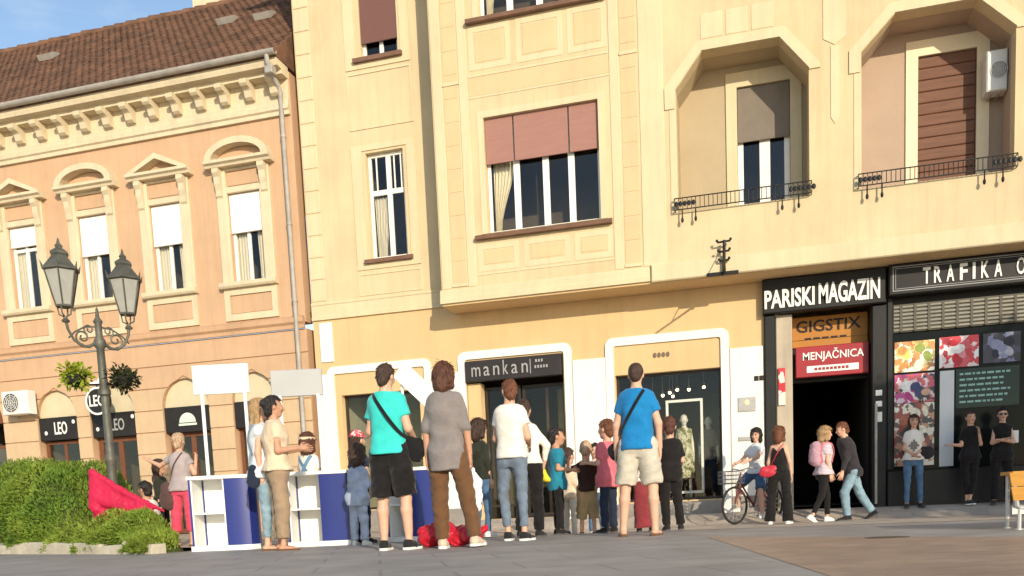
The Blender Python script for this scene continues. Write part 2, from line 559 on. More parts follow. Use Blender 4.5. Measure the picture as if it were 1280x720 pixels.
# ------------------------------------------------------------------ facade helpers
def extrude_x(mb, prof, x0, x1):
    """(y, z) profile drawn out along x, ends closed"""
    n = len(prof)
    vs = [(x0, y, z) for y, z in prof] + [(x1, y, z) for y, z in prof]
    fs = [(i, (i + 1) % n, n + (i + 1) % n, n + i) for i in range(n)]
    fs += [tuple(range(n))[::-1], tuple(n + i for i in range(n))]
    mb.add(vs, fs)
    return mb
M_GLASS = glass_mat('window_glass', (0.94, 0.945, 0.93), 0.2)
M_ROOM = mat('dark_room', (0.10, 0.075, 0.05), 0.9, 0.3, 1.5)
M_WHITE = mat('white_window_paint', (0.80, 0.77, 0.70), 0.45, 0.06, 6, 0.05, 40)
M_CURT = wave_mat('net_curtain', (0.72, 0.66, 0.54), (0.58, 0.53, 0.43), 9.0, 'X', 0.9, (0.2, 0.8), 2.5)
def room(parent, x0, x1, y0, y1, z0, z1, m=None, name='interior'):
    mb = MB()
    mb.add([(x0, y0, z0), (x1, y0, z0), (x1, y1, z0), (x0, y1, z0), (x0, y0, z1), (x1, y0, z1), (x1, y1, z1), (x0, y1, z1)],
           [(0, 1, 2, 3), (4, 7, 6, 5), (1, 5, 6, 2), (3, 2, 6, 7), (0, 3, 7, 4)])
    return mb.build(name, m or M_ROOM, parent)
def window(parent, x0, x1, z0, z1, y, fw=0.06, xs=(), zs=(), m=None, th=0.06, mw=None, skip=(), glass=None):
    """frame with mullions and transoms, one pane for each light"""
    mw = mw or fw
    mb = MB()
    mb.prism(rect(x0, x1, z0, z1), y, y + th, [rect(x0 + fw, x1 - fw, z0 + fw, z1 - fw)])
    for x in xs:
        mb.box(x - mw / 2, x + mw / 2, y + 0.004, y + th - 0.004, z0 + fw, z1 - fw)
    xe = [x0 + fw] + [v for x in xs for v in (x - mw / 2, x + mw / 2)] + [x1 - fw]
    cells = [(xe[i], xe[i + 1]) for i in range(0, len(xe), 2)]
    for z in zs:
        for a, b in cells:
            mb.box(a, b, y + 0.008, y + th - 0.008, z - mw / 2, z + mw / 2)
    w = mb.build('window', m or M_WHITE, parent)
    ze = [z0 + fw] + [v for z in zs for v in (z - mw / 2, z + mw / 2)] + [z1 - fw]
    rows = [(ze[i], ze[i + 1]) for i in range(0, len(ze), 2)]
    for i, (a, b) in enumerate(cells):
        for j, (c, d) in enumerate(rows):
            if (i, j) in skip: continue
            pb = MB(); pb.box(a - 0.006, b + 0.006, y + th * 0.5 - 0.003, y + th * 0.5 + 0.003, c - 0.006, d + 0.006)
            pb.build('pane', glass or M_GLASS, w)
    return w
def curtain(w, pts_top, pts_bot, y, m=None, folds=9, amp=0.025):
    """hanging cloth between two x spans at two heights; (xa, xb, z) top and bottom"""
    n = folds * 4; rows = 6
    vs = []; fs = []
    for j in range(rows + 1):
        t = j / rows
        tt = t * t * (3 - 2 * t)
        xa = pts_top[0] + (pts_bot[0] - pts_top[0]) * tt; xb = pts_top[1] + (pts_bot[1] - pts_top[1]) * tt
        z = pts_top[2] + (pts_bot[2] - pts_top[2]) * t
        for i in range(n + 1):
            u = i / n
            vs.append((xa + (xb - xa) * u, y + amp * math.sin(u * folds * 2 * math.pi + 0.6 * math.sin(3 * u)), z))
    for j in range(rows):
        for i in range(n):
            a = j * (n + 1) + i
            fs.append((a, a + 1, a + n + 2, a + n + 1))
    return MB().add(vs, fs).build('curtain', m or M_CURT, w, smooth=True)
def frame_ring(mb, x0, x1, z0, z1, w, y0, y1):
    mb.prism(rect(x0, x1, z0, z1), y0, y1, [rect(x0 + w, x1 - w, z0 + w, z1 - w)])

# ------------------------------------------------------------------ the peach townhouse on the left
FY = 18.0
M_PEACH = mat('peach_render', (0.555, 0.36, 0.22), 0.88, 0.09, 1.2, 0.25, 70, streak=0.14, col2=(0.53, 0.335, 0.20), col2_amt=0.6)
M_PEACH_D = mat('peach_plinth_render', (0.53, 0.33, 0.195), 0.88, 0.10, 1.4, 0.3, 60, streak=0.16)
M_CREAM = mat('cream_stucco', (0.63, 0.53, 0.36), 0.85, 0.10, 1.8, 0.25, 60, streak=0.18)
M_TILE = mat('roof_tile', (0.20, 0.105, 0.064), 0.85, 0.25, 5.0, 0.5, 40, col2=(0.115, 0.066, 0.043), col2_amt=0.9, spec=0.2)
M_ZINC = mat('zinc_sheet', (0.40, 0.37, 0.33), 0.65, 0.2, 5, 0.1, 30, metal=0.15)
M_SHUT_W = wave_mat('white_shutter_laths', (0.86, 0.84, 0.78), (0.76, 0.74, 0.68), 6.5, 'Z', 0.5, (0.5, 0.9))
M_SIGNBLK = mat('black_sign_board', (0.022, 0.019, 0.018), 0.45, 0.3, 3.0, 0.05, 40)
M_BROWNWOOD = mat('brown_door_wood', (0.16, 0.062, 0.03), 0.55, 0.25, 2.5, 0.2, 30, aniso=(6, 6, 0.6))
LX0, LX1 = -22.0, -9.42
town = thing('townhouse', ((LX0 + LX1) / 2, FY, 0), 'peach two-storey townhouse with brown tiled roof and alternating window pediments', 'house')
WC = [-10.70, -12.72, -14.68, -16.68, -18.70, -20.7]
# upper wall
ub = MB()
holes = [rect(c - 0.41, c + 0.41, 5.56, 7.47) for c in WC]
ub.prism(rect(LX0, LX1, 4.58, 9.75), FY, FY + 0.32, holes)
ub.build('wall', M_PEACH, town)
# cornice group
cb = MB()
extrude_x(cb, [(18.0, 8.88), (17.93, 8.88), (17.93, 8.96), (17.89, 8.99), (17.89, 9.07), (17.93, 9.10), (17.93, 9.18), (17.97, 9.21), (18.0, 9.21)], LX0, LX1 - 0.02)
extrude_x(cb, [(18.0, 9.60), (17.72, 9.60), (17.72, 9.68), (17.55, 9.70), (17.52, 9.78), (17.52, 9.84), (18.0, 9.84)], LX0, LX1 - 0.02)
cb.build('cornice', M_CREAM, town)
fb = MB(); fb.box(LX0, LX1 - 0.03, 17.975, 17.999, 9.205, 9.60); fb.build('frieze', M_CREAM, town)
bprof = [(17.975, 9.598), (17.62, 9.598), (17.60, 9.57), (17.61, 9.51), (17.66, 9.47), (17.73, 9.46), (17.78, 9.42), (17.80, 9.36), (17.82, 9.30), (17.88, 9.26), (17.94, 9.27), (17.975, 9.24)]
bm_ = extrude_x(MB(), [(y - 17.975, z - 9.24) for y, z in bprof], -0.085, 0.085).mesh('bracket')
bm_.materials.append(M_CREAM)
tl = ROOTLOC[town]
for k in range(20):
    o = link_mesh('bracket', bm_, None, town); o.location = Vector((-9.71 - 0.605 * k, 17.975, 9.24)) - tl
# gutter, hopper, downpipe
gt = MB(); prof = []
for i in range(9):
    a = math.pi * i / 8; prof.append((17.42 + 0.085 * math.cos(a), 9.93 - 0.085 * math.sin(a)))
for i in range(9):
    a = math.pi * (8 - i) / 8; prof.append((17.42 + 0.072 * math.cos(a), 9.93 - 0.072 * math.sin(a)))
extrude_x(gt, prof, LX0, LX1 + 0.02)
gt.build('gutter', M_ZINC, town)
dp = MB()
dp.tube([(-9.60, 17.42, 9.86), (-9.60, 17.44, 9.72), (-9.60, 17.58, 9.55), (-9.60, 17.83, 9.42), (-9.60, 17.90, 9.30), (-9.60, 17.90, 0.1)], 0.052, 10)
dp.cbox(-9.69, -9.51, 17.44, 17.62, 9.52, 9.68); 
for z in (8.4, 6.6, 5.0, 3.2, 1.6): dp.lathe([(0.064, 0), (0.064, 0.05)], (-9.60, 17.90, z), 10)
dp.build('downpipe', M_ZINC, town, smooth=True)
# floor band
bb = MB(); extrude_x(bb, [(18.0, 4.44), (17.93, 4.44), (17.93, 4.52), (17.88, 4.57), (17.88, 4.66), (17.92, 4.69), (18.0, 4.72)], LX0, LX1 - 0.02)
bb.build('floor_band', M_PEACH_D, town)
# windows with surrounds
for i, c in enumerate(WC):
    blind = [6.67, 6.62, 6.62, 7.05, 6.7, 6.9][i]
    sb = MB()
    for s in (-1, 1):
        sb.cbox(min(c + s * 0.41, c + s * 0.66), max(c + s * 0.41, c + s * 0.66), 17.93, 18.0, 5.56, 7.98, 0.012)
    sb.cbox(c - 0.41, c + 0.41, 17.95, 18.0, 7.47, 7.60, 0.01)
    sb.box(c - 0.41, c + 0.41, 17.945, 18.0, 7.93, 7.98)
    sr = sb.build('window_surround', M_CREAM, town)
    pn = MB(); pn.cbox(c - 0.38, c + 0.38, 17.975, 18.0, 7.62, 7.91, 0.012); pn.build('lintel_panel', M_PEACH, sr)
    for s in (-1, 1):
        kb = MB(); extrude_x(kb, [(17.93, 7.97), (17.78, 7.97), (17.77, 7.88), (17.83, 7.80), (17.84, 7.66), (17.88, 7.54), (17.89, 7.42), (17.93, 7.38)], c + s * 0.555 - 0.075, c + s * 0.555 + 0.075)
        kb.build('console', M_CREAM, sr)
    pb = MB()
    if i % 2 == 0:       # segmental hood
        outer = [(c - 0.80, 8.12)]; inner = [(c - 0.62, 8.12)]
        for k in range(13):
            a = math.pi * (1 - k / 12)
            outer.append((c + 0.78 * math.cos(a), 8.12 + 0.42 * math.sin(a)))
            inner.append((c + 0.62 * math.cos(a), 8.12 + 0.29 * math.sin(a)))
        ring = outer + [(c + 0.80, 8.12), (c + 0.62, 8.12)] + inner[::-1]
        ring = outer[1:] + inner[1:][::-1]
        pb.prism(ring, 17.74, 18.0)
        tp = [(c - 0.62, 8.10)] + [(c + 0.63 * math.cos(math.pi * (1 - k / 12)), 8.10 + 0.30 * math.sin(math.pi * (1 - k / 12))) for k in range(1, 12)] + [(c + 0.62, 8.10)]
    else:                # triangular pediment
        pb.prism([(c - 0.80, 8.12), (c - 0.60, 8.12), (c, 8.37), (c + 0.60, 8.12), (c + 0.80, 8.12), (c, 8.49)], 17.74, 18.0)
        tp = [(c - 0.62, 8.10), (c + 0.62, 8.10), (c, 8.375)]
    extrude_x(pb, [(18.0, 7.985), (17.80, 7.985), (17.78, 8.03), (17.72, 8.06), (17.72, 8.118), (18.0, 8.118)], c - 0.80, c + 0.80)
    pd = pb.build('pediment', M_CREAM, sr)
    t2 = MB(); t2.prism(tp[::1], 17.965, 18.0); t2.build('tympanum', M_PEACH, sr)
    sl = MB(); extrude_x(sl, [(18.0, 5.44), (17.86, 5.44), (17.83, 5.48), (17.83, 5.555), (18.0, 5.57)], c - 0.70, c + 0.70); sl.build('sill', M_CREAM, sr)
    ap = MB(); frame_ring(ap, c - 0.66, c + 0.66, 4.75, 5.44, 0.14, 17.95, 18.0); ap.build('apron', M_CREAM, sr)
    a2 = MB(); a2.cbox(c - 0.50, c + 0.50, 17.975, 18.0, 4.90, 5.29, 0.012); a2.build('apron_panel', M_PEACH, sr)
    w = window(town, c - 0.405, c + 0.405, 5.565, 7.465, 18.10, 0.065, (c - 0.02,), (6.95,), mw=0.07)
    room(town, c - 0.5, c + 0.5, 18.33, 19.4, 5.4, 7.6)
    bl = MB(); bl.box(c - 0.40, c + 0.40, 18.04, 18.07, blind, 7.46); bl.box(c - 0.40, c + 0.40, 18.03, 18.085, blind - 0.03, blind)
    bl.build('roller_blind', M_SHUT_W, w)
    curtain(w, (c - 0.36, c - 0.06, 7.3), (c - 0.36, c - 0.09, 5.65), 18.19, folds=4)
    if i != 2: curtain(w, (c + 0.14, c + 0.37, 7.3), (c + 0.17, c + 0.37, 5.65), 18.19, folds=3)
# ground floor: recessed backing with arched openings, courses proud of it
AC_ = [(-16.24, 0.58), (-14.65, 0.63), (-12.63, 0.62), (-10.85, 0.55), (-18.45, 0.62), (-20.5, 0.6)]
ops = [arch(c - r, c + r, -0.05, 3.0, 3.62, 14) for c, r in AC_]
gb = MB(); gb.prism(rect(LX0, LX1, -0.06, 4.44), 18.03, 18.35, ops); gb.build('ground_floor_wall', M_PEACH_D, town)
def op_half(c, r, z):
    if z <= 3.0: return r
    t = (z - 3.0) / 0.62
    return r * math.sqrt(max(0.0, 1 - t * t)) if t < 1 else 0.0
zc = [-0.05, 0.45] + [0.45 + 0.497 * k for k in range(1, 9)]
for j in range(len(zc) - 1):
    z0, z1 = zc[j] + (0.0 if j == 0 else 0.014), min(zc[j + 1] - 0.014, 4.425)
    srt = sorted(AC_)
    bounds = [None] + srt + [None]
    segs = []
    zz = [z0 + (z1 - z0) * k / 6 for k in range(7)]
    if z0 < 3.62:
        edges = [(lambda z: LX0)]
        for c, r in srt:
            edges.append(lambda z, c=c, r=r: c - op_half(c, r, z)); edges.append(lambda z, c=c, r=r: c + op_half(c, r, z))
        edges.append(lambda z: LX1)
        for k in range(0, len(edges), 2):
            L_, R_ = edges[k], edges[k + 1]
            left = [(L_(z), z) for z in zz]; right = [(R_(z), z) for z in zz]
            segs.append(right + left[::-1])
    else:
        segs.append(rect(LX0, LX1, z0, z1))
    for sgm in segs:
        mb = MB()
        poly = [sgm[0]] + [p for q, p in zip(sgm, sgm[1:]) if (abs(p[0] - q[0]) + abs(p[1] - q[1])) > 1e-5]
        mb.prism(poly, 18.0, 18.03)
        mb.build('stone_course', M_PEACH if z0 > 3.1 else (M_PEACH_D if j == 0 else MATS.get('pale_peach_render') or mat('pale_peach_render', (0.57, 0.41, 0.25), 0.88, 0.10, 1.4, 0.3, 60, streak=0.12)), town)
# fanlights above the openings, doors and shop windows below
M_FAN = mat('cream_blind', (0.58, 0.50, 0.335), 0.8, 0.08, 3, 0.1, 30)
for i, (c, r) in enumerate(AC_):
    fl = MB(); fl.prism(arch(c - r - 0.01, c + r + 0.01, 2.96, 3.0, 3.63, 14), 18.12, 18.16)
    fl.build('fanlight', M_FAN if i != 4 else M_BROWNWOOD, town)
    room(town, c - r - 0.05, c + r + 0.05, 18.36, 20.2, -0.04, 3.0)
    if i in (1, 2):       # doors
        w = window(town, c - r + 0.02, c + r - 0.02, 0.06, 2.42, 18.20, 0.11, (c,), (0.75,), m=M_BROWNWOOD, mw=0.12)
        hb = MB(); hb.tube([(c + 0.10, 18.15, 1.0), (c + 0.10, 18.15, 1.35)], 0.014, 6); hb.build('handle', M_ZINC, w)
    else:
        window(town, c - r + 0.02, c + r - 0.02, 0.75, 2.42, 18.20, 0.07, (c,), (), m=M_BROWNWOOD)
        sp = MB(); sp.box(c - r, c + r, 18.12, 18.34, -0.05, 0.75); sp.build('stall_riser', M_PEACH_D, town)
# roof
TS = 0.846
rf = MB()
rf.add([(LX0, 17.44, 9.93), (LX1, 17.44, 9.93), (LX1, 22.0, 9.93 + 4.56 * TS), (LX0, 22.0, 9.93 + 4.56 * TS), (LX0, 26.5, 9.93), (LX1, 26.5, 9.93),
        (LX0, 17.5, 9.84), (LX1, 17.5, 9.84), (LX0, 26.5, 9.8), (LX1, 26.5, 9.8)],
       [(0, 1, 2, 3), (3, 2, 5, 4), (6, 8, 9, 7), (0, 6, 7, 1), (4, 5, 9, 8), (0, 3, 4, 8, 6), (1, 7, 9, 5, 2)])
roof = rf.build('roof', M_TILE, town)
nrm = Vector((0, -TS, 1)).normalized(); slope = Vector((0, 1, TS)).normalized()
rows, cols = 36, int((LX1 - LX0) / 0.19)
tv = []; tf = []
SL = math.hypot(4.56, 4.56 * TS)
for r_ in range(rows):
    for c_ in range(cols):
        x0 = LX0 + (c_ + (0.5 if r_ % 2 else 0.0)) * 0.19
        if x0 + 0.17 > LX1: continue
        s0 = r_ * SL / rows - 0.03 + random.uniform(-.01, .01); s1 = s0 + SL / rows * 1.25
        l0 = 0.022 + random.uniform(-0.004, 0.006); l1 = 0.010
        b0 = Vector((x0 + 0.006, 17.44, 9.93)); jx = random.uniform(-.006, .006)
        pts = []
        for (dx, sv, lv) in ((0.0, s0 + 0.03, l0), (0.085, s0 - 0.012, l0 + 0.004), (0.17, s0 + 0.03, l0), (0.17, s1, l1), (0.0, s1, l1)):
            pts.append(b0 + Vector((dx + jx, 0, 0)) + slope * sv + nrm * lv)
        pts += [pts[0] - nrm * 0.018, pts[1] - nrm * 0.018, pts[2] - nrm * 0.018]
        n0 = len(tv); tv += pts
        tf += [(n0, n0 + 1, n0 + 2, n0 + 3, n0 + 4), (n0, n0 + 5, n0 + 6, n0 + 1), (n0 + 1, n0 + 6, n0 + 7, n0 + 2)]
tb = MB(); tb.v = [tuple(p) for p in tv]; tb.f = tf
t_ = tb.build('tile_covering', M_TILE, roof); t_['kind'] = 'stuff'
rdg = MB()
for k in range(int((LX1 - LX0) / 0.36)):
    x = LX0 + 0.36 * k; zz_ = 9.93 + 4.56 * TS + random.uniform(-0.012, 0.012)
    rdg.tube([(x, 22.0, zz_ - 0.02), (x + 0.37, 22.0, zz_ - 0.03)], [0.125, 0.105], 10)
rdg.build('ridge', M_TILE, roof)
ch = MB(); ch.box(-14.35, -13.15, 22.25, 22.85, 12.8, 14.9); ch.box(-14.42, -13.08, 22.18, 22.92, 14.9, 15.05); ch.build('chimney', M_CREAM, roof)
for (x, y) in ((-17.49, 20.39), (-12.07, 20.16), (-10.91, 19.88)):
    z = 9.93 + (y - 17.44) * TS
    vb = MB(); p = Vector((x, y, z))
    for sx in (-0.2, 0.2): pass
    a = [p + Vector((sx, 0, 0)) + slope * sv + nrm * lv for sx in (-0.21, 0.21) for sv, lv in ((-0.16, 0.02), (-0.16, 0.16), (0.02, 0.13), (0.2, 0.05), (0.2, 0.02))]
    vb.add(a, [(0, 1, 2, 3, 4)[::-1], (5, 6, 7, 8, 9), (0, 5, 6, 1)[::-1], (1, 6, 7, 2)[::-1], (2, 7, 8, 3)[::-1], (3, 8, 9, 4)[::-1], (4, 9, 5, 0)[::-1]])
    vb.build('roof_vent', M_ZINC, roof)

# ------------------------------------------------------------------ the yellow corner building
M_YEL = mat('yellow_render', (0.635, 0.505, 0.308), 0.9, 0.11, 0.9, 0.22, 70, streak=0.17, col2=(0.615, 0.475, 0.27), col2_amt=0.7)
M_YEL_L = mat('pale_yellow_render', (0.645, 0.535, 0.34), 0.9, 0.07, 1.2, 0.2, 70, streak=0.14)
M_YEL_O = mat('ochre_panel_render', (0.62, 0.465, 0.265), 0.9, 0.08, 1.2, 0.2, 70, streak=0.08)
M_GF = mat('apricot_render', (0.64, 0.45, 0.235), 0.9, 0.08, 0.9, 0.2, 70, streak=0.10, col2=(0.62, 0.425, 0.21), col2_amt=0.6)
M_TRIM = mat('white_trim', (0.78, 0.75, 0.69), 0.8, 0.05, 2.0, 0.12, 60, streak=0.08)
BX0, BX1 = -9.25, 8.5       # ends of the building
UX0 = -5.96                 # left edge of the overhanging storeys
UY = 17.2                   # their front
UZ = 4.41                   # their underside
TOP = 14.2
house = thing('corner_building', ((BX0 + BX1) / 2, FY, 0), 'large yellow corner building with overhanging upper storeys, loggias and shops below', 'building')
hl = ROOTLOC[house]
# left bay, flush with the street line
lw = [rect(-7.78, -6.94, 5.70, 7.85), rect(-7.74, -6.92, 9.74, 11.9)]
mb = MB(); mb.prism(rect(BX0, UX0 + 0.4, 4.57, TOP), FY, FY + 0.35, lw); mb.build('wall', M_YEL, house)
mb = MB(); mb.box(BX0, BX0 + 0.3, FY + 0.351, 30, 0, TOP); mb.box(BX0, BX1, 29.7, 30, 0, TOP); mb.box(BX1 - 0.3, BX1, FY + 0.351, 29.7, 0, TOP); mb.build('party_wall', M_YEL, house)
mb = MB(); mb.box(BX0 - 0.1, BX1 + 0.1, UY - 0.3, 30.2, TOP, TOP + 0.25); mb.build('roof', M_TILE, house)
for z0 in np.arange(4.95, 13.9, 0.46):
    q = MB(); q.cbox(BX0 + 0.02, BX0 + 0.36, 17.984, FY, z0 + 0.012, z0 + 0.448, 0.010); q.build('quoin', M_YEL_L, house)
mb = MB(); extrude_x(mb, [(FY, 4.56), (17.95, 4.56), (17.95, 4.62), (17.97, 4.64), (17.97, 4.86), (17.955, 4.88), (17.955, 4.92), (FY, 4.92)], BX0, UX0 + 0.4)
mb.build('floor_band', M_YEL_L, house)
for (zb, zt) in ((5.50, 8.02), (9.52, 12.1)):
    mb = MB(); mb.prism(rect(-8.10, -6.66, zb, zt), 17.978, FY, [rect(-7.86, -6.86, zb + 0.12, zt - 0.12)]); mb.build('window_surround', M_YEL_L, house)
    mb = MB(); extrude_x(mb, [(FY, zb + 0.11), (17.90, zb + 0.11), (17.88, zb + 0.18), (FY, zb + 0.205)], -7.90, -6.82); mb.build('sill', mat('brown_sill_sheet', (0.20, 0.11, 0.075), 0.5, 0.2, 6), house)
mb = MB(); frame_ring(mb, -8.10, -6.66, 8.33, 9.45, 0.035, 17.982, FY); mb.build('wall_panel', M_YEL_L, house)
mb = MB(); frame_ring(mb, -8.10, -6.66, 4.97, 5.42, 0.03, 17.985, FY); mb.build('wall_panel', M_YEL_L, house)
w = window(house, -7.775, -6.945, 5.705, 7.845, 18.12, 0.06, (-7.33,), (7.07,), mw=0.10)
for x in (-7.6, -7.2, -7.05):
    g = MB(); g.box(x - 0.012, x + 0.012, 18.13, 18.16, 7.125, 7.785); g.build('glazing_bar', M_WHITE, w)
curtain(w, (-7.72, -7.36, 7.0), (-7.70, -7.50, 5.75), 18.24, folds=5)
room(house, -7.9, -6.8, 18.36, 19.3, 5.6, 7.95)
w = window(house, -7.735, -6.925, 9.745, 11.9, 18.12, 0.06, (-7.33,), (), mw=0.08)
M_BLIND_D = wave_mat('maroon_blind', (0.17, 0.075, 0.06), (0.135, 0.06, 0.05), 9, 'Z', 0.7)
mb = MB(); mb.box(-7.73, -6.93, 18.03, 18.06, 10.02, 11.88); mb.build('roller_blind', M_BLIND_D, w)
room(house, -7.9, -6.8, 18.36, 19.3, 9.6, 12.0)
# overhanging storeys: front with the wide window, the window above and two loggias
def loggia(x0, x1, z0, zs, zt, c0, c1):
    return [(x0, z0), (x1, z0), (x1, zs), (c1, zt), (c0, zt), (x0, zs)]
LG = [loggia(-1.28, 1.02, 5.60, 7.74, 8.33, -0.80, 0.53), loggia(1.88, 4.27, 5.60, 7.85, 8.39, 2.42, 3.69)]
LG2 = [loggia(-1.28, 1.02, 9.75, 11.9, 12.5, -0.80, 0.53), loggia(1.88, 4.27, 9.75, 11.9, 12.5, 2.42, 3.69)]
BW = rect(-4.94, -2.71, 5.68, 7.82); BW2 = rect(-4.94, -2.71, 9.64, 11.8)
mb = MB(); mb.prism(rect(UX0, BX1, UZ, TOP), UY, UY + 0.30, LG + [BW, BW2], cap_back=False)
mb.build('overhang_wall', M_YEL, house)
mb = MB(); mb.box(UX0, UX0 + 0.3, UY + 0.30, FY + 0.2, UZ, TOP); mb.build('overhang_side', M_YEL, house)
mb = MB(); mb.box(UX0 + 0.002, BX1, UY + 0.002, FY + 0.34, UZ - 0.02, UZ + 0.3); mb.build('overhang_soffit', M_GF, house)
# base moulding and ledge
mb = MB(); extrude_x(mb, [(UY, 4.43), (17.15, 4.43), (17.15, 4.52), (17.17, 4.55), (17.17, 4.66), (UY, 4.70)], UX0 - 0.03, -1.82); mb.build('base_moulding', M_YEL_L, house)
mb = MB(); mb.cbox(-1.80, BX1, 17.12, UY, 4.40, 4.72, 0.02); mb.build('ledge', M_YEL_L, house)
# pilaster strips
def strip(x0, x1, z0, z1, p=0.014, m=M_YEL_L, name='pilaster'):
    s = MB(); s.cbox(x0, x1, UY - p, UY, z0, z1, 0.01); return s.build(name, m, house)
for (xa, xb) in ((-5.94, -5.74), (-5.40, -5.22), (-2.48, -2.30), (-1.94, -1.50)):
    strip(xa, xb, 4.71, TOP - 0.01)
for xa in (-5.735, -2.295):
    for k, z0 in enumerate(np.arange(4.78, 13.8, 0.435)):
        b_ = MB(); b_.cbox(xa + 0.02, xa + 0.315, UY - 0.007, UY, z0 + 0.006, z0 + 0.429, 0.005); b_.build('pilaster_block', M_YEL_O, house)
for xa in (-5.735, -2.295):
    for z in (8.50, 4.73):
        b_ = MB(); b_.cbox(xa + 0.0, xa + 0.335, UY - 0.024, UY - 0.0075, z, z + 0.06, 0.006); b_.build('pilaster_cap', M_YEL_L, house)
# bands between the windows of the bay
for z0, z1 in ((8.19, 8.21), (8.58, 8.60), (4.90, 4.92), (12.2, 12.24)):
    b_ = MB(); b_.cbox(-5.215, -2.485, UY - 0.011, UY, z0, z1 + 0.02, 0.005); b_.build('string_band', M_YEL_L, house)
b_ = MB(); b_.box(-5.214, -2.486, UY - 0.004, UY, 8.24, 8.575); b_.build('frieze_panel', M_YEL_O, house)
for (z0, z1) in ((4.97, 5.48), (8.70, 9.48)):
    for xa, xb in ((-5.17, -4.34), (-4.23, -3.33), (-3.24, -2.51)):
        b_ = MB(); frame_ring(b_, xa, xb, z0, z1, 0.10, UY - 0.007, UY); b_.build('panel_frame', M_YEL_L, house)
        b_ = MB(); b_.cbox(xa + 0.13, xb - 0.13, UY - 0.007, UY, z0 + 0.13, z1 - 0.13, 0.005); b_.build('panel', M_YEL_O, house)
# bay window
M_BLIND_P = mat('dusty_pink_blind', (0.34, 0.175, 0.14), 0.8, 0.08, 2.5, 0.15, 90, aniso=(1, 1, 6))
for zb, zt, bl in ((5.68, 7.82, 7.0), (9.64, 11.8, 11.2)):
    mb = MB(); mb.prism(rect(-5.06, -2.59, zb - 0.005, zt + 0.12), UY - 0.012, UY, [rect(-4.94, -2.71, zb, zt)]); mb.build('window_surround', M_YEL_L, house)
    mb = MB(); extrude_x(mb, [(UY, zb - 0.12), (17.08, zb - 0.12), (17.06, zb - 0.06), (UY, zb - 0.01)], -5.18, -2.50); mb.build('sill', MATS['brown_sill_sheet'], house)
    w = window(house, -4.935, -2.715, zb + 0.005, zt - 0.005, UY + 0.16, 0.055, (-4.36, -3.78, -3.28), (), mw=0.12)
    for xa, xb in ((-4.93, -4.385), (-4.355, -3.305), (-3.275, -2.72)):
        b_ = MB(); b_.box(xa, xb, UY + 0.07, UY + 0.085, bl, zt - 0.004); b_.tube([(xa, UY + 0.078, bl - 0.01), (xb, UY + 0.078, bl - 0.01)], 0.016, 6)
        b_.build('blind', M_BLIND_P, w)
    curtain(w, (-4.86, -4.42, bl + 0.1), (-4.86, -4.74, zb + 0.08), UY + 0.30, folds=6, m=mat('cream_curtain', (0.78, 0.70, 0.52), 0.9, 0.1, 8))
    room(house, -5.1, -2.5, UY + 0.31, UY + 1.6, zb - 0.1, zt + 0.1)
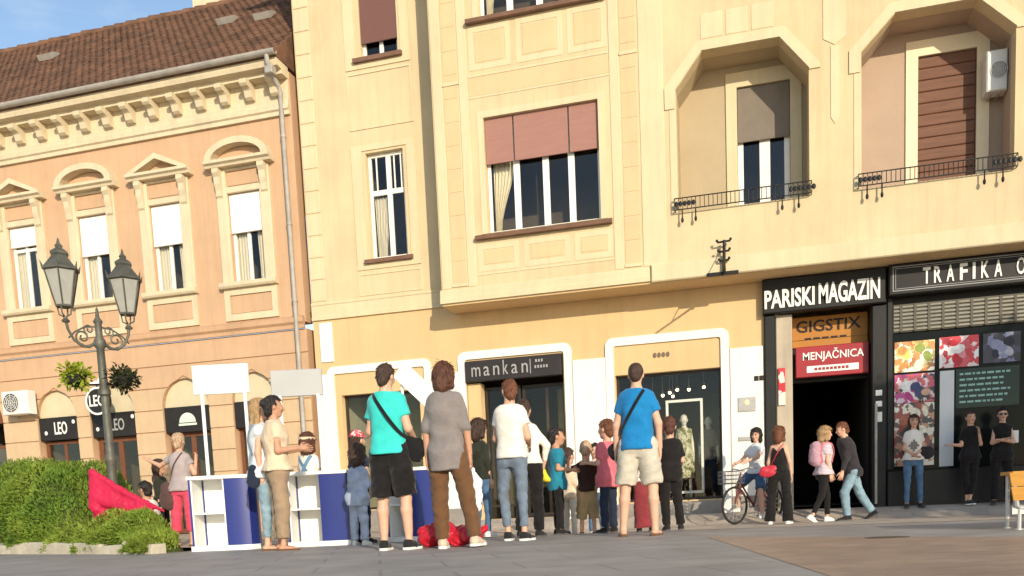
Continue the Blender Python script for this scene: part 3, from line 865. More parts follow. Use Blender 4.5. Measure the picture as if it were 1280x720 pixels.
# loggias
M_LOG = mat('loggia_render', (0.43, 0.34, 0.215), 0.9, 0.08, 1.0, 0.2, 70)  # both loggia colours darkened: recess shade put into the base colour
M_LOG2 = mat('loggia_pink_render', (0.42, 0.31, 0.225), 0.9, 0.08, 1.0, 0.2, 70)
M_IRON = mat('black_iron', (0.018, 0.017, 0.016), 0.5, 0.2, 9, 0.1, 60, metal=0.3)
LB = 18.02
M_SHUT_B = mat('brown_shutter_plank', (0.165, 0.075, 0.043), 0.6, 0.25, 3.0, 0.2, 50, aniso=(0.6, 1, 7))
M_BLIND_G = mat('taupe_blind', (0.20, 0.165, 0.13), 0.8, 0.1, 4, 0.15, 60)
for i, pol in enumerate(LG):
    x0, x1, z0 = pol[0][0], pol[1][0], pol[0][1]
    zs, zt, c1, c0 = pol[2][1], pol[3][1], pol[3][0], pol[4][0]
    ml = (M_LOG, M_LOG2)[i]
    # hood around the chamfered head
    outer = [(x0 - 0.02, zs - 0.32), (x0 - 0.20, zs - 0.32), (x0 - 0.20, zs + 0.05), (c0 - 0.09, zt + 0.17), (c1 + 0.09, zt + 0.17), (x1 + 0.19, zs + 0.05), (x1 + 0.19, zs - 0.02), (x1 + 0.006, zs - 0.02), (x1 + 0.006, zs + 0.004), (c1 + 0.004, zt + 0.006), (c0 - 0.004, zt + 0.006), (x0 - 0.006, zs + 0.004)]
    hb = MB(); hb.prism(outer[::-1], UY - 0.026, UY); hb.build('loggia_hood', M_YEL_L, house)
    jb = MB(); jb.cbox(x0 - 0.13, x0 - 0.004, UY - 0.012, UY, z0, zs - 0.325, 0.01); jb.build('jamb_strip', M_YEL_L, house)
    # inside: sides, ceiling, floor
    ib = MB()
    n = len(pol)
    inner = [(x, z) for x, z in pol]
    vs = [(x, UY + 0.295, z) for x, z in inner] + [(x, LB, z) for x, z in inner]
    ib.add(vs, [(k, (k + 1) % n, n + (k + 1) % n, n + k) for k in range(n)])
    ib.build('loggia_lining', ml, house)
    dx0, dx1, dz1 = ((-0.215, 0.735, 7.95), (2.91, 3.86, 7.97))[i]
    bb_ = MB(); bb_.prism([(x0 - .02, z0 - .02), (x1 + .02, z0 - .02), (x1 + .02, zs), (c1 + .02, zt + .02), (c0 - .02, zt + .02), (x0 - .02, zs)], LB, LB + 0.25, [rect(dx0, dx1, z0 + 0.02, dz1)])
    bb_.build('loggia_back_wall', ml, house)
    sb = MB()
    sb.prism([(dx0 - 0.20, z0), (dx0, z0), (dx0, dz1), (dx1, dz1), (dx1, z0), (dx1 + 0.20, z0), (dx1 + 0.20, dz1 + 0.26), (dx0 - 0.20, dz1 + 0.26)], LB - 0.03, LB)
    sb.build('door_surround', M_YEL_L if i == 0 else mat('cream_door_surround', (0.80, 0.66, 0.45), 0.85, 0.06, 2), house)
    room(house, dx0 - 0.1, dx1 + 0.1, LB + 0.26, LB + 1.6, z0, dz1 + 0.1)
    if i == 0:
        w = window(house, dx0 + 0.005, dx1 - 0.005, z0 + 0.03, dz1 - 0.005, LB + 0.10, 0.10, ((dx0 + dx1) / 2 + 0.02,), (), mw=0.19)
        b_ = MB(); b_.box(dx0 + 0.01, dx1 - 0.01, LB + 0.03, LB + 0.05, 7.0, dz1 - 0.01); b_.tube([(dx0 + 0.01, LB + 0.04, 6.99), (dx1 - 0.01, LB + 0.04, 6.99)], 0.018, 6)
        b_.build('blind', M_BLIND_G, w)
    else:
        rs = MB(); rs.box(dx0, dx1, LB + 0.06, LB + 0.09, z0, dz1); rs = rs.build('roller_shutter', M_SHUT_B, house)
        z = z0 + 0.02; k = 0
        while z < dz1 - 0.02:
            pl = MB(); pl.cbox(dx0 + 0.004, dx1 - 0.004, LB + 0.035, LB + 0.06, z + 0.004, min(z + 0.192, dz1 - 0.005), 0.012)
            pl.build('plank', M_SHUT_B, rs); z += 0.196
    # low iron flower railing with hanging hooks
    rb_ = MB(); yr = UY - 0.11
    ra, rz = x0 - 0.06, z0 + 0.02
    re = x1 + 0.03
    for z in (rz, rz + 0.20):
        rb_.tube([(ra, UY - 0.001, z), (ra, yr, z), (re, yr, z), (re, UY - 0.001, z)], 0.011, 6)
    nb = int((re - ra) / 0.075)
    for k in range(nb + 1):
        x = ra + (re - ra) * k / nb
        rb_.tube([(x, yr, rz), (x, yr, rz + 0.20)], 0.007, 5)
        if k < 5 or k > nb - 6:
            rb_.ball((x + 0.035, yr, rz + 0.10), (0.036, 0.012, 0.05), 8, 5)
            rb_.tube([(x, yr, rz + 0.1), (x + 0.07, yr, rz + 0.1)], 0.010, 5)
    rl = rb_.build('railing', M_IRON, house)
    for x in (ra + 0.14, ra + 0.38, re - 0.5, re - 0.22):
        h_ = MB(); h_.tube([(x, yr, rz), (x, yr, rz - 0.16), (x, yr + 0.02, rz - 0.2)], 0.012, 6); h_.ball((x, yr, rz - 0.19), (0.026, 0.026, 0.05), 8, 5)
        h_.build('hook', M_IRON, rl)
# upper loggias above the frame: plain recess
for i, pol in enumerate(LG2):
    ib = MB(); n = len(pol)
    ib.add([(x, UY + 0.295, z) for x, z in pol] + [(x, LB, z) for x, z in pol], [(k, (k + 1) % n, n + (k + 1) % n, n + k) for k in range(n)] + [tuple(range(n, 2 * n))])
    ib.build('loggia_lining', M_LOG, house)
# decorative strips between the loggias
for xa, xb, za, zb in ((1.26, 1.64, 8.05, 12.0), (1.38, 1.52, 6.75, 8.04)):
    b_ = MB(); b_.prism([(xa, zb), (xa, za + 0.12), ((xa + xb) / 2, za), (xb, za + 0.12), (xb, zb)], UY - 0.012, UY); b_.build('wall_strip', M_YEL_L, house)
for k in range(3):
    b_ = MB(); b_.cbox(-0.82 + 0.44 * k, -0.44 + 0.44 * k, UY - 0.009, UY, 8.53, 8.95, 0.006); b_.build('panel', M_YEL_L, house)
# ground floor
sh1 = (-8.68, -6.86, 0.42, 2.93); sh2 = (-5.80, -3.72, 0.10, 3.40); sh3 = (-2.66, -0.59, 0.33, 2.87)
gate = (0.22, 2.26, -0.05, UZ - 0.025); traf = (2.40, 6.6, -0.05, UZ - 0.025)
gf = MB(); gf.prism([(BX0, -0.06), (0.22, -0.06), (0.22, UZ - 0.022), (UX0 + 0.38, UZ - 0.022), (UX0 + 0.38, 4.565), (BX0, 4.565)], FY, FY + 0.30, [rect(*sh1), rect(*sh2), rect(*sh3)])
gf.build('ground_floor_wall', M_GF, house)
mb = MB(); mb.box(6.6, BX1, FY, FY + 0.3, -0.05, UZ - 0.022); mb.build('ground_floor_wall', M_GF, house)
# rounded white frames around the shop windows and the white dado between them
for (xa, xb, zt) in ((-8.98, -6.56, 3.55), (-5.96, -3.53, 3.60), (-2.84, -0.43, 3.60)):
    o_ = rounded(xa, xb, 0.02, zt, 0.16); i_ = rounded(xa + 0.16, xb - 0.16, 0.02, zt - 0.16, 0.05)
    ring = o_[1:] + [o_[0], i_[0]] + i_[1:][::-1]
    t_ = MB(); t_.prism(ring, 17.955, FY); t_.build('shop_frame', M_TRIM, house)
for (xa, xb, zt, za) in ((-9.22, -8.99, 3.40, 0.02), (-6.55, -5.97, 3.22, 0.02), (-3.52, -2.85, 3.24, 0.02), (-0.42, 0.21, 3.20, 0.02), (-9.1, -8.80, 4.50, 3.66)):
    t_ = MB(); t_.cbox(xa, xb, 17.962, FY, za, zt, 0.012); t_.build('white_panel', M_TRIM, house)
for (xa, xb) in ((-9.25, -8.985), (-6.555, -5.965), (-3.525, -2.845), (-0.425, 0.215)):
    t_ = MB(); t_.cbox(xa, xb, 17.93, 17.961, -0.05, 0.36, 0.012); t_.build('plinth', mat('stone_plinth', (0.28, 0.25, 0.22), 0.8, 0.2, 4, 0.3, 60), house)
M_DKFRAME = mat('dark_shop_frame', (0.035, 0.028, 0.024), 0.4, 0.2, 5, 0.05, 40)
M_SHOPGLASS = glass_mat('shop_glass', (0.95, 0.95, 0.93), 0.0)
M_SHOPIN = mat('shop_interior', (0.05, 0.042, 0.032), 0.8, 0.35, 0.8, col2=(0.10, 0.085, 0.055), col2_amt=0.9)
window(house, sh1[0] + .003, sh1[1] - .003, sh1[2] + .003, sh1[3] - .003, 18.16, 0.05, (-7.45,), (), m=M_DKFRAME, glass=M_SHOPGLASS)
room(house, sh1[0] - 0.1, sh1[1] + 0.1, 18.31, 20.6, 0.15, 3.1, mat('pale_shop_interior', (0.42, 0.41, 0.30), 0.8, 0.2, 0.8))
window(house, sh3[0] + .003, sh3[1] - .003, sh3[2] + .003, sh3[3] - .003, 18.16, 0.05, (), (), m=M_DKFRAME, glass=M_SHOPGLASS)
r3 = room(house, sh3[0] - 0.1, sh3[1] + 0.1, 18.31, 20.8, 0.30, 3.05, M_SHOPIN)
for xa, xb in ((-2.84 + 0.165, -0.60),):
    t_ = MB(); t_.cbox(xa, xb, 17.90, FY - 0.001, -0.05, 0.30, 0.012); t_.build('stall_riser', MATS['stone_plinth'], house)
t_ = MB(); t_.cbox(-8.81, -6.73, 17.92, FY - 0.001, -0.05, 0.40, 0.012); t_.build('stall_riser', MATS['stone_plinth'], house)
# shop 2: deep doorway with a display window on each side of the door
room(house, sh2[0] - 0.02, sh2[1] + 0.02, 18.31, 21.0, 0.09, 3.2, M_SHOPIN)
window(house, -5.50, -4.72, 0.35, 2.88, 18.34, 0.05, (), (), m=M_DKFRAME, glass=M_SHOPGLASS)
dw = window(house, -4.70, -3.75, 0.12, 2.88, 18.40, 0.07, (), (), m=M_DKFRAME, glass=M_SHOPGLASS)
h_ = MB(); h_.tube([(-4.58, 18.35, 0.9), (-4.58, 18.35, 1.5)], 0.015, 6); h_.build('handle', M_ZINC, dw)
t_ = MB(); t_.box(-5.79, -5.51, 18.05, 18.33, 0.1, 2.95); t_.build('door_reveal', M_GF, house)
for x in (-4.35, -3.98):
    t_ = MB(); t_.box(x - 0.03, x + 0.03, 19.2, 19.26, 0.12, 2.9); t_.build('display_post', mat('warm_wood', (0.36, 0.20, 0.10), 0.5, 0.2, 4), house)
t_ = MB(); t_.box(-4.2, -3.76, 19.6, 19.7, 1.2, 2.9); t_.build('display_panel', mat('olive_panel', (0.42, 0.36, 0.14), 0.7, 0.2, 3), house)
t_ = MB(); t_.box(-5.79, -3.73, 17.85, 18.6, -0.05, 0.095); t_.build('door_step', MATS['stone_plinth'], house)
# gateway passage
M_BLACKP = mat('black_shopfront_paint', (0.014, 0.013, 0.012), 0.5, 0.3, 2.5, 0.06, 40)
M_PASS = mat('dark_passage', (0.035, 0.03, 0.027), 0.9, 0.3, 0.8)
ps = MB()
ps.add([(0.74, 18.39, 0.1), (2.13, 18.39, 0.1), (2.13, 25.5, 0.1), (0.74, 25.5, 0.1), (0.74, 18.38, 3.3), (2.13, 18.38, 3.3), (2.13, 25.5, 3.3), (0.74, 25.5, 3.3)],
       [(0, 1, 2, 3), (4, 7, 6, 5), (1, 5, 6, 2), (3, 2, 6, 7), (0, 3, 7, 4)])
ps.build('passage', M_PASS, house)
t_ = MB(); t_.cbox(0.225, 0.43, 17.90, 18.4, -0.05, 3.74, 0.02); t_.build('gate_pier', M_BLACKP, house)
t_ = MB(); t_.cbox(0.435, 0.735, 17.99, 18.4, -0.05, 3.74, 0.015); t_.build('gate_pier', mat('beige_pier', (0.48, 0.40, 0.30), 0.8, 0.15, 1.6, 0.2, 50, streak=0.3), house)
t_ = MB(); t_.cbox(2.135, 2.395, 17.90, 18.4, -0.05, 3.74, 0.02); t_.build('gate_pier', M_BLACKP, house)
t_ = MB(); t_.box(0.737, 2.133, 18.45, 18.7, 2.50, 3.74); t_.build('transom', M_BLACKP, house)
t_ = MB(); t_.tube([(2.20, 17.84, 0.1), (2.20, 17.84, 1.95)], 0.025, 8); t_.build('pipe', M_ZINC, house)
# tobacconist front
t_ = MB(); t_.box(2.40, 6.6, 18.06, 18.35, -0.05, 4.38); t_.build('shopfront_backing', M_BLACKP, house)
t_ = MB(); t_.cbox(2.40, 6.6, 17.86, 18.055, -0.05, 0.70, 0.02); t_.build('stall_riser', M_BLACKP, house)
t_ = MB(); t_.cbox(2.40, 2.50, 17.92, 18.055, 0.71, 3.86, 0.015); t_.build('shopfront_post', M_BLACKP, house)
t_ = MB(); t_.box(2.51, 6.6, 18.02, 18.045, 0.71, 3.2); t_.build('shop_window', mat('dark_shop_film', (0.010, 0.012, 0.011), 0.15, 0.2, 2, spec=0.08), house)
M_GRILLE = mat('shutter_grille', (0.20, 0.185, 0.15), 0.5, 0.15, 6, metal=0.4)
gr = MB(); gr.box(2.505, 6.6, 17.99, 18.05, 3.22, 3.72); gr = gr.build('roller_grille', mat('shutter_box', (0.10, 0.088, 0.065), 0.6, 0.2, 4), house)
for k in range(7):
    s_ = MB(); z = 3.235 + 0.068 * k; s_.cbox(2.507, 6.598, 17.965, 17.99, z, z + 0.055, 0.012); s_.build('lath', M_GRILLE, gr)
for k in range(10):
    s_ = MB(); x = 2.62 + 0.235 * k; s_.box(x, x + 0.045, 17.955, 17.964, 3.23, 3.71); s_.build('grille_bar', mat('shutter_box', (0, 0, 0)), gr)

# ------------------------------------------------------------------ signs, posters, wall fixtures
M_LET = mat('white_letters', (0.82, 0.80, 0.74), 0.5, 0.06, 6)
M_LETG = mat('grey_letters', (0.34, 0.34, 0.33), 0.5, 0.15, 8)
def fit_text(parent, txt, x0, x1, z0, z1, y, m, depth=0.012, bold=0.0, name='lettering'):
    me = text_mesh(txt, 1.0, 0.02, bold=bold)
    co = np.array([v.co[:] for v in me.vertices]); lo, hi = co.min(0), co.max(0)
    sx, sz = (x1 - x0) / (hi[0] - lo[0]), (z1 - z0) / (hi[2] - lo[2])
    me.transform(Matrix.Translation((-lo[0], 0, -lo[2]))); me.transform(Matrix.Diagonal((sx, depth / 0.02, sz, 1)))
    o = link_mesh(name, me, m, parent)
    o.location = Vector((x0, y, z0)) - (ROOTLOC.get(root_of(parent)) or Vector())
    return o
def board(name, x0, x1, y0, y1, z0, z1, m, label, cat='sign', c=0.012, group=None):
    mb = MB(); mb.cbox(x0, x1, y0, y1, z0, z1, c)
    return solo(name, mb, m, label, cat, group)
s = board('shop_sign', 0.20, 2.375, 17.80, 17.985, 3.75, 4.385, M_BLACKP, 'black fascia sign reading PARISKI MAGAZIN in tall white letters', c=0.02)
fit_text(s, 'PARISKI', 0.235, 1.13, 3.83, 4.17, 17.788, M_LET, 0.02, 0.03)
fit_text(s, 'MAGAZIN', 1.20, 2.26, 3.83, 4.21, 17.788, M_LET, 0.02, 0.03)
s = board('shop_sign', 2.40, 6.6, 17.70, 18.0, 3.84, 4.385, M_BLACKP, 'long black box sign with white outline reading TRAFIKA O', c=0.02)
for (a, t) in ((0.03, 0.014), (0.075, 0.008)):
    r_ = MB(); r_.prism(rect(2.43 + a, 6.55, 3.88 + a * 0.8, 4.36 - a * 0.8), 17.69, 17.70, [rect(2.43 + a + t, 6.55 - t, 3.88 + a * 0.8 + t, 4.36 - a * 0.8 - t)]); r_.build('outline', M_LETG, s)
xx = [2.96, 3.14, 3.345, 3.56, 3.765, 3.90, 4.11, 4.46, 4.66, 4.86]
for ch_, x in zip('TRAFIKA', xx): fit_text(s, ch_, x, x + (0.045 if ch_ == 'I' else 0.125), 3.985, 4.27, 17.688, M_LET, 0.012, 0.025)
fit_text(s, 'O', 4.46, 4.60, 3.985, 4.27, 17.688, M_LET, 0.012, 0.01)
s = board('shop_sign', 0.745, 2.125, 18.40, 18.448, 3.16, 3.735, mat('amber_board', (0.46, 0.19, 0.03), 0.5, 0.15, 2.0), 'amber sign board reading GIGSTIX above the red exchange sign')
fit_text(s, 'GIGSTIX', 0.83, 2.0, 3.44, 3.66, 18.392, mat('dark_letters', (0.02, 0.012, 0.01), 0.5, 0.1, 5), 0.01, 0.015)
t_ = MB()
for k in range(5): t_.box(0.98 + 0.16 * k, 1.10 + 0.16 * k, 18.391, 18.399, 3.30, 3.335)
t_.build('small_print', MATS['dark_letters'], s)
s = board('exchange_sign', 0.80, 2.11, 18.12, 18.235, 2.56, 3.13, mat('red_sign', (0.33, 0.028, 0.035), 0.4, 0.1, 3.0), 'red sign reading MENJAČNICA over the dark passage')
fit_text(s, 'MENJAČNICA', 0.93, 2.02, 2.83, 3.07, 18.112, M_LET, 0.01, 0.012)
t_ = MB(); t_.box(1.00, 1.93, 18.110, 18.119, 2.64, 2.76); t_.build('white_bar', M_LET, s)
t_ = MB()
for k in range(9): t_.box(1.14 + 0.07 * k, 1.19 + 0.07 * k, 18.103, 18.109, 2.675, 2.725)
t_.build('small_print', MATS['red_sign'], s)
s = board('shop_sign', -5.785, -3.735, 17.90, 18.04, 2.97, 3.395, mat('charcoal_sign', (0.028, 0.024, 0.024), 0.5, 0.2, 3), 'charcoal shop sign reading mankan in thin grey letters')
[fit_text(s, ch_, x, x + wd, 3.07, 3.07 + (0.29 if ch_ == 'k' else 0.19), 17.892, M_LETG, 0.008) for ch_, x, wd in (('m', -5.64, 0.19), ('a', -5.38, 0.13), ('n', -5.17, 0.13), ('k', -4.96, 0.11), ('a', -4.78, 0.13), ('n', -4.56, 0.13))]
t_ = MB(); t_.box(-4.385, -4.37, 17.89, 17.899, 3.04, 3.33)
for (xa, xb, z) in ((-4.27, -4.235, 3.26), (-4.21, -4.175, 3.26), (-4.15, -4.115, 3.26), (-4.29, -4.255, 3.14), (-4.23, -4.195, 3.14), (-4.17, -4.135, 3.14), (-4.11, -4.075, 3.14), (-4.05, -4.015, 3.14)): t_.box(xa, xb, 17.891, 17.899, z, z + 0.055)
t_.build('small_print', M_LETG, s)
t_ = MB()
for k in range(4): t_.prism([(-1.86 + 0.085 * k + 0.035 * math.cos(a), 3.20 + 0.05 * math.sin(a)) for a in np.linspace(0, 2 * math.pi, 11)[:-1]], 17.985, FY)
solo('number_plate', t_, mat('bronze_marks', (0.16, 0.12, 0.08), 0.5, 0.1, 8), 'small row of four dark marks above the mannequin window', 'sign')
for k in range(2):
    t_ = MB(); t_.cbox(0.03 + 0.095 * k, 0.11 + 0.095 * k, 17.945, 17.962, 2.55, 2.64, 0.004)
    solo('house_number', t_, mat('dark_letters', (0, 0, 0)), ('left' if k == 0 else 'right') + ' one of two tiny black plates on the white wall beside the gate', 'sign', 'house number plates')
t_ = MB(); t_.cbox(-0.28, 0.05, 17.94, 17.962, 1.98, 2.25, 0.006)
s = solo('wall_plaque', t_, mat('grey_plaque', (0.42, 0.40, 0.37), 0.4, 0.2, 9, metal=0.3), 'grey metal plaque with a pale emblem on the white wall', 'plaque')
t_ = MB(); t_.ball((-0.115, 17.94, 2.15), (0.05, 0.01, 0.06), 8, 6); t_.build('emblem', mat('pale_gold', (0.75, 0.65, 0.42), 0.4, 0.1, 6), s)
t_ = MB(); t_.cbox(-0.28, 0.05, 17.94, 17.962, 1.42, 1.50, 0.006)
solo('wall_plaque', t_, MATS['grey_plaque'], 'thin pale grey strip plaque low on the white wall', 'plaque')
# townhouse signs
LC = AC_
s = board('shop_sign', LC[0][0] - 0.57, LC[0][0] + 0.57, 18.04, 18.11, 2.44, 2.985, M_SIGNBLK, 'dark shop sign reading LEO under the cream arch beside the air conditioner')
fit_text(s, 'LEO', -16.36, -15.99, 2.57, 2.87, 18.033, M_LET, 0.01, 0.015)
for x in (-16.62, -15.8):
    t_ = MB(); t_.ball((x, 18.036, 2.62 if x < -16 else 2.85), (0.045, 0.008, 0.05), 8, 5); t_.build('logo', M_LET, s)
s = board('shop_sign', LC[1][0] - 0.62, LC[1][0] + 0.62, 18.04, 18.11, 2.42, 2.985, M_SIGNBLK, 'dark shop sign reading LEO above the door behind the lamp post')
fit_text(s, 'LEO', -14.75, -14.36, 2.56, 2.84, 18.033, M_LETG, 0.01, 0.01)
for x in (-15.12, -14.12):
    t_ = MB(); t_.ball((x, 18.036, 2.62 if x < -15 else 2.86), (0.045, 0.008, 0.05), 8, 5); t_.build('logo', M_LET, s)
s = board('shop_sign', LC[2][0] - 0.61, LC[2][0] + 0.61, 18.04, 18.11, 2.40, 2.985, M_SIGNBLK, 'dark shop sign with a white domed emblem over a brown door')
t_ = MB(); t_.prism([(-12.63 + 0.22 * math.cos(a), 2.62 + 0.22 * math.sin(a)) for a in np.linspace(0, math.pi, 13)], 18.03, 18.04)
t_.box(-12.87, -12.39, 18.03, 18.04, 2.55, 2.60); t_.build('emblem', mat('pale_green_emblem', (0.62, 0.72, 0.58), 0.5, 0.1, 6), s)
s = board('shop_sign', LC[3][0] - 0.54, LC[3][0] + 0.54, 18.04, 18.11, 2.40, 2.985, M_SIGNBLK, 'plain dark sign board in the arch nearest the yellow building')
# oval hanging sign
ov = thing('hanging_sign', (-14.62, 17.55, 2.8), 'dark oval projecting sign with white ring reading LEO beside the lamp post', 'sign')
t_ = MB(); t_.prism([(-14.62 + 0.34 * math.cos(a), 3.20 + 0.33 * math.sin(a)) for a in np.linspace(0, 2 * math.pi, 29)[:-1]], 17.52, 17.58); t_.build('disc', M_SIGNBLK, ov)
o_ = [(-14.62 + 0.33 * math.cos(a), 3.20 + 0.32 * math.sin(a)) for a in np.linspace(0, 2 * math.pi, 29)[:-1]]
i_ = [(-14.62 + 0.285 * math.cos(a), 3.20 + 0.275 * math.sin(a)) for a in np.linspace(0, 2 * math.pi, 29)[:-1]]
t_ = MB(); t_.prism(o_, 17.508, 17.519, [i_]); t_.build('ring', M_LET, ov)
fit_text(ov, 'LEO', -14.84, -14.42, 3.08, 3.34, 17.512, M_LET, 0.01, 0.015)
t_ = MB(); t_.tube([(-14.62, 17.55, 3.50), (-14.62, 17.55, 3.66), (-14.62, 18.0, 3.66)], 0.018, 8); t_.build('bracket', M_IRON, ov)
t_ = MB(); t_.prism([(-14.80, 3.60), (-14.66, 3.56), (-14.46, 3.60), (-14.40, 3.70), (-14.50, 3.74), (-14.56, 3.66), (-14.68, 3.64)], 17.50, 17.53); t_.build('crest', M_LET, ov)

# posters and notices in the tobacconist's window
PM = [cells_mat('poster_food', [(0.80, 0.66, 0.38), (0.60, 0.26, 0.07), (0.84, 0.80, 0.68), (0.45, 0.16, 0.05), (0.30, 0.32, 0.08), (0.78, 0.48, 0.16)], 13, seed=1.3, noise=0.45),
      cells_mat('poster_red', [(0.62, 0.03, 0.05), (0.80, 0.62, 0.62), (0.66, 0.08, 0.10), (0.40, 0.01, 0.03), (0.85, 0.82, 0.80), (0.55, 0.03, 0.05)], 10, seed=4.1, noise=0.45),
      cells_mat('poster_night', [(0.03, 0.03, 0.05), (0.20, 0.20, 0.34), (0.06, 0.05, 0.10), (0.36, 0.36, 0.46), (0.02, 0.02, 0.03), (0.04, 0.03, 0.05)], 9, seed=7.7, noise=0.45),
      cells_mat('poster_sport', [(0.50, 0.06, 0.25), (0.80, 0.78, 0.78), (0.06, 0.06, 0.12), (0.55, 0.10, 0.12), (0.72, 0.55, 0.60), (0.03, 0.03, 0.04)], 12, seed=2.2, noise=0.45),
      cells_mat('poster_crowd', [(0.78, 0.72, 0.60), (0.06, 0.05, 0.05), (0.55, 0.28, 0.18), (0.85, 0.80, 0.70), (0.30, 0.06, 0.05), (0.15, 0.11, 0.09)], 11, seed=9.4, noise=0.45)]
def ink(n_, c): return mat('ink_' + n_, c, 0.35, 0.25, 14, detail=2)
INK = [[ink('cream', (0.82, 0.76, 0.60)), ink('toast', (0.60, 0.28, 0.08)), ink('salad', (0.28, 0.34, 0.07)), ink('egg', (0.85, 0.60, 0.14))],
       [ink('white', (0.84, 0.80, 0.78)), ink('crimson', (0.58, 0.02, 0.04)), ink('pink', (0.75, 0.28, 0.30))],
       [ink('slate', (0.28, 0.29, 0.42)), ink('night', (0.02, 0.02, 0.04)), ink('mist', (0.45, 0.45, 0.52))],
       [ink('white', (0, 0, 0)), ink('magenta', (0.48, 0.04, 0.22)), ink('navy', (0.05, 0.06, 0.16)), ink('skin', (0.62, 0.36, 0.26))],
       [ink('cream', (0, 0, 0)), ink('coal', (0.03, 0.025, 0.025)), ink('white', (0, 0, 0)), ink('brick', (0.42, 0.14, 0.08))]]
for (x0, x1, z0, z1, m_, lab) in ((2.54, 3.22, 2.50, 3.05, 0, 'bright food poster in amber tones, top left of the tobacconist window'),
                                  (3.30, 3.95, 2.52, 3.07, 1, 'red and white poster, top middle of the tobacconist window'),
                                  (4.02, 4.63, 2.55, 3.07, 2, 'dark blue-grey poster, top right of the tobacconist window'),
                                  (2.54, 3.22, 1.94, 2.46, 3, 'pink and white sport poster below the food poster'),
                                  (2.54, 3.22, 0.78, 1.93, 4, 'tall pale patchwork poster behind the white printed T-shirt')):
    t_ = MB(); t_.box(x0, x1, 18.008, 18.018, z0, z1)
    po = solo('poster', t_, PM[m_], lab, 'poster', 'posters in the tobacconist window')
    rr_ = random.Random(m_ * 5 + 3)
    for k in range(7 if z1 - z0 < 1 else 14):
        cx_, cz_ = rr_.uniform(x0 + .12, x1 - .12), rr_.uniform(z0 + .11, z1 - .11); ra_, rb_2 = rr_.uniform(.05, .11), rr_.uniform(.04, .10); ro = rr_.uniform(0, 3)
        pl_ = []
        for q_ in np.linspace(0, 2 * math.pi, 17)[:-1]:
            ex, ez = ra_ * math.cos(q_), rb_2 * math.sin(q_)
            pl_.append((cx_ + ex * math.cos(ro) - ez * math.sin(ro), cz_ + ex * math.sin(ro) + ez * math.cos(ro)))
        tt_ = MB(); yk = 18.0065 - 0.0006 * k; tt_.prism(pl_, yk, yk + 0.0004)
        tt_.build('print_shape', INK[m_][k % len(INK[m_])], po)
t_ = MB(); t_.box(3.31, 3.55, 18.006, 18.018, 0.74, 2.47)
solo('notice_strip', t_, mat('white_film', (0.66, 0.66, 0.66), 0.35, 0.08, 2), 'tall narrow white film strip on the tobacconist window', 'notice')
s = thing('price_notice', (4.05, 18.01, 1.80), 'dark green notice with rows of small pale print on shop window', 'notice')
t_ = MB(); t_.box(3.58, 4.62, 18.008, 18.018, 1.78, 2.48); t_.build('backing', mat('dark_green_film', (0.008, 0.03, 0.024), 0.3, 0.2, 3), s)
for k in range(6):
    x = 3.64
    for j in range(9):
        t_ = MB()
        wd = random.uniform(0.04, 0.12)
        if x + wd > 4.5 - 0.05 * (k % 3): break
        t_.box(x, x + wd, 18.004, 18.0075, 2.37 - 0.10 * k, 2.405 - 0.10 * k); x += wd + 0.025
        t_.build('print_word', mat('mint_print', (0.30, 0.50, 0.44), 0.5, 0.1, 5), s)
t_ = MB(); t_.box(4.50, 4.62, 17.998, 18.0035, 1.10, 1.32)
solo('sticker', t_, M_LET, 'small white sticker low on the dark shop window', 'sticker')
for k, (z, lab) in enumerate(((2.10, 'upper white sticker on the black gate pier'), (1.90, 'middle white sticker on the black gate pier'), (1.62, 'lowest and tallest white sticker on the black gate pier'))):
    t_ = MB(); t_.box(2.20, 2.31, 17.888, 17.8985, z, z + (0.10 if k < 2 else 0.18))
    solo('sticker', t_, M_LET, lab, 'sticker', 'stickers on the gate pier')
t_ = MB(); t_.cbox(0.47, 0.60, 17.95, 17.989, 2.05, 2.75, 0.006)
solo('red_banner', t_, cells_mat('red_white_print', [(0.55, 0.03, 0.04), (0.7, 0.6, 0.55), (0.5, 0.02, 0.03)], 7), 'narrow red and white strip hung on the beige gate pier', 'banner')
# paper notices on the white wall's gate pier
# wall bracket with a rod reaching out over the street
wb = thing('wall_bracket', (-0.48, 17.12, 4.40), 'black iron cable bracket with crossbars at the ledge corner', 'bracket')
t_ = MB(); t_.box(-0.78, -0.22, 17.08, 17.118, 4.38, 4.44); t_.build('base_plate', M_IRON, wb)
t_ = MB(); t_.tube([(-0.48, 17.05, 4.36), (-0.46, 17.05, 4.98)], 0.028, 8); t_.tube([(-0.46, 17.1, 4.41), (-0.44, 15.9, 4.40)], 0.02, 8); t_.tube([(-0.46, 17.06, 4.9), (-0.45, 16.4, 4.42)], 0.010, 6); t_.build('mast', M_IRON, wb)
for z, l in ((4.95, 0.12), (4.78, 0.10), (4.62, 0.09)):
    t_ = MB(); t_.tube([(-0.47 - l, 17.05, z), (-0.47 + l, 17.05, z + 0.01)], 0.018, 6); t_.ball((-0.47 - l, 17.05, z + 0.03), 0.026, 8, 5); t_.ball((-0.47 + l, 17.05, z + 0.04), 0.026, 8, 5); t_.build('crossbar', M_IRON, wb)

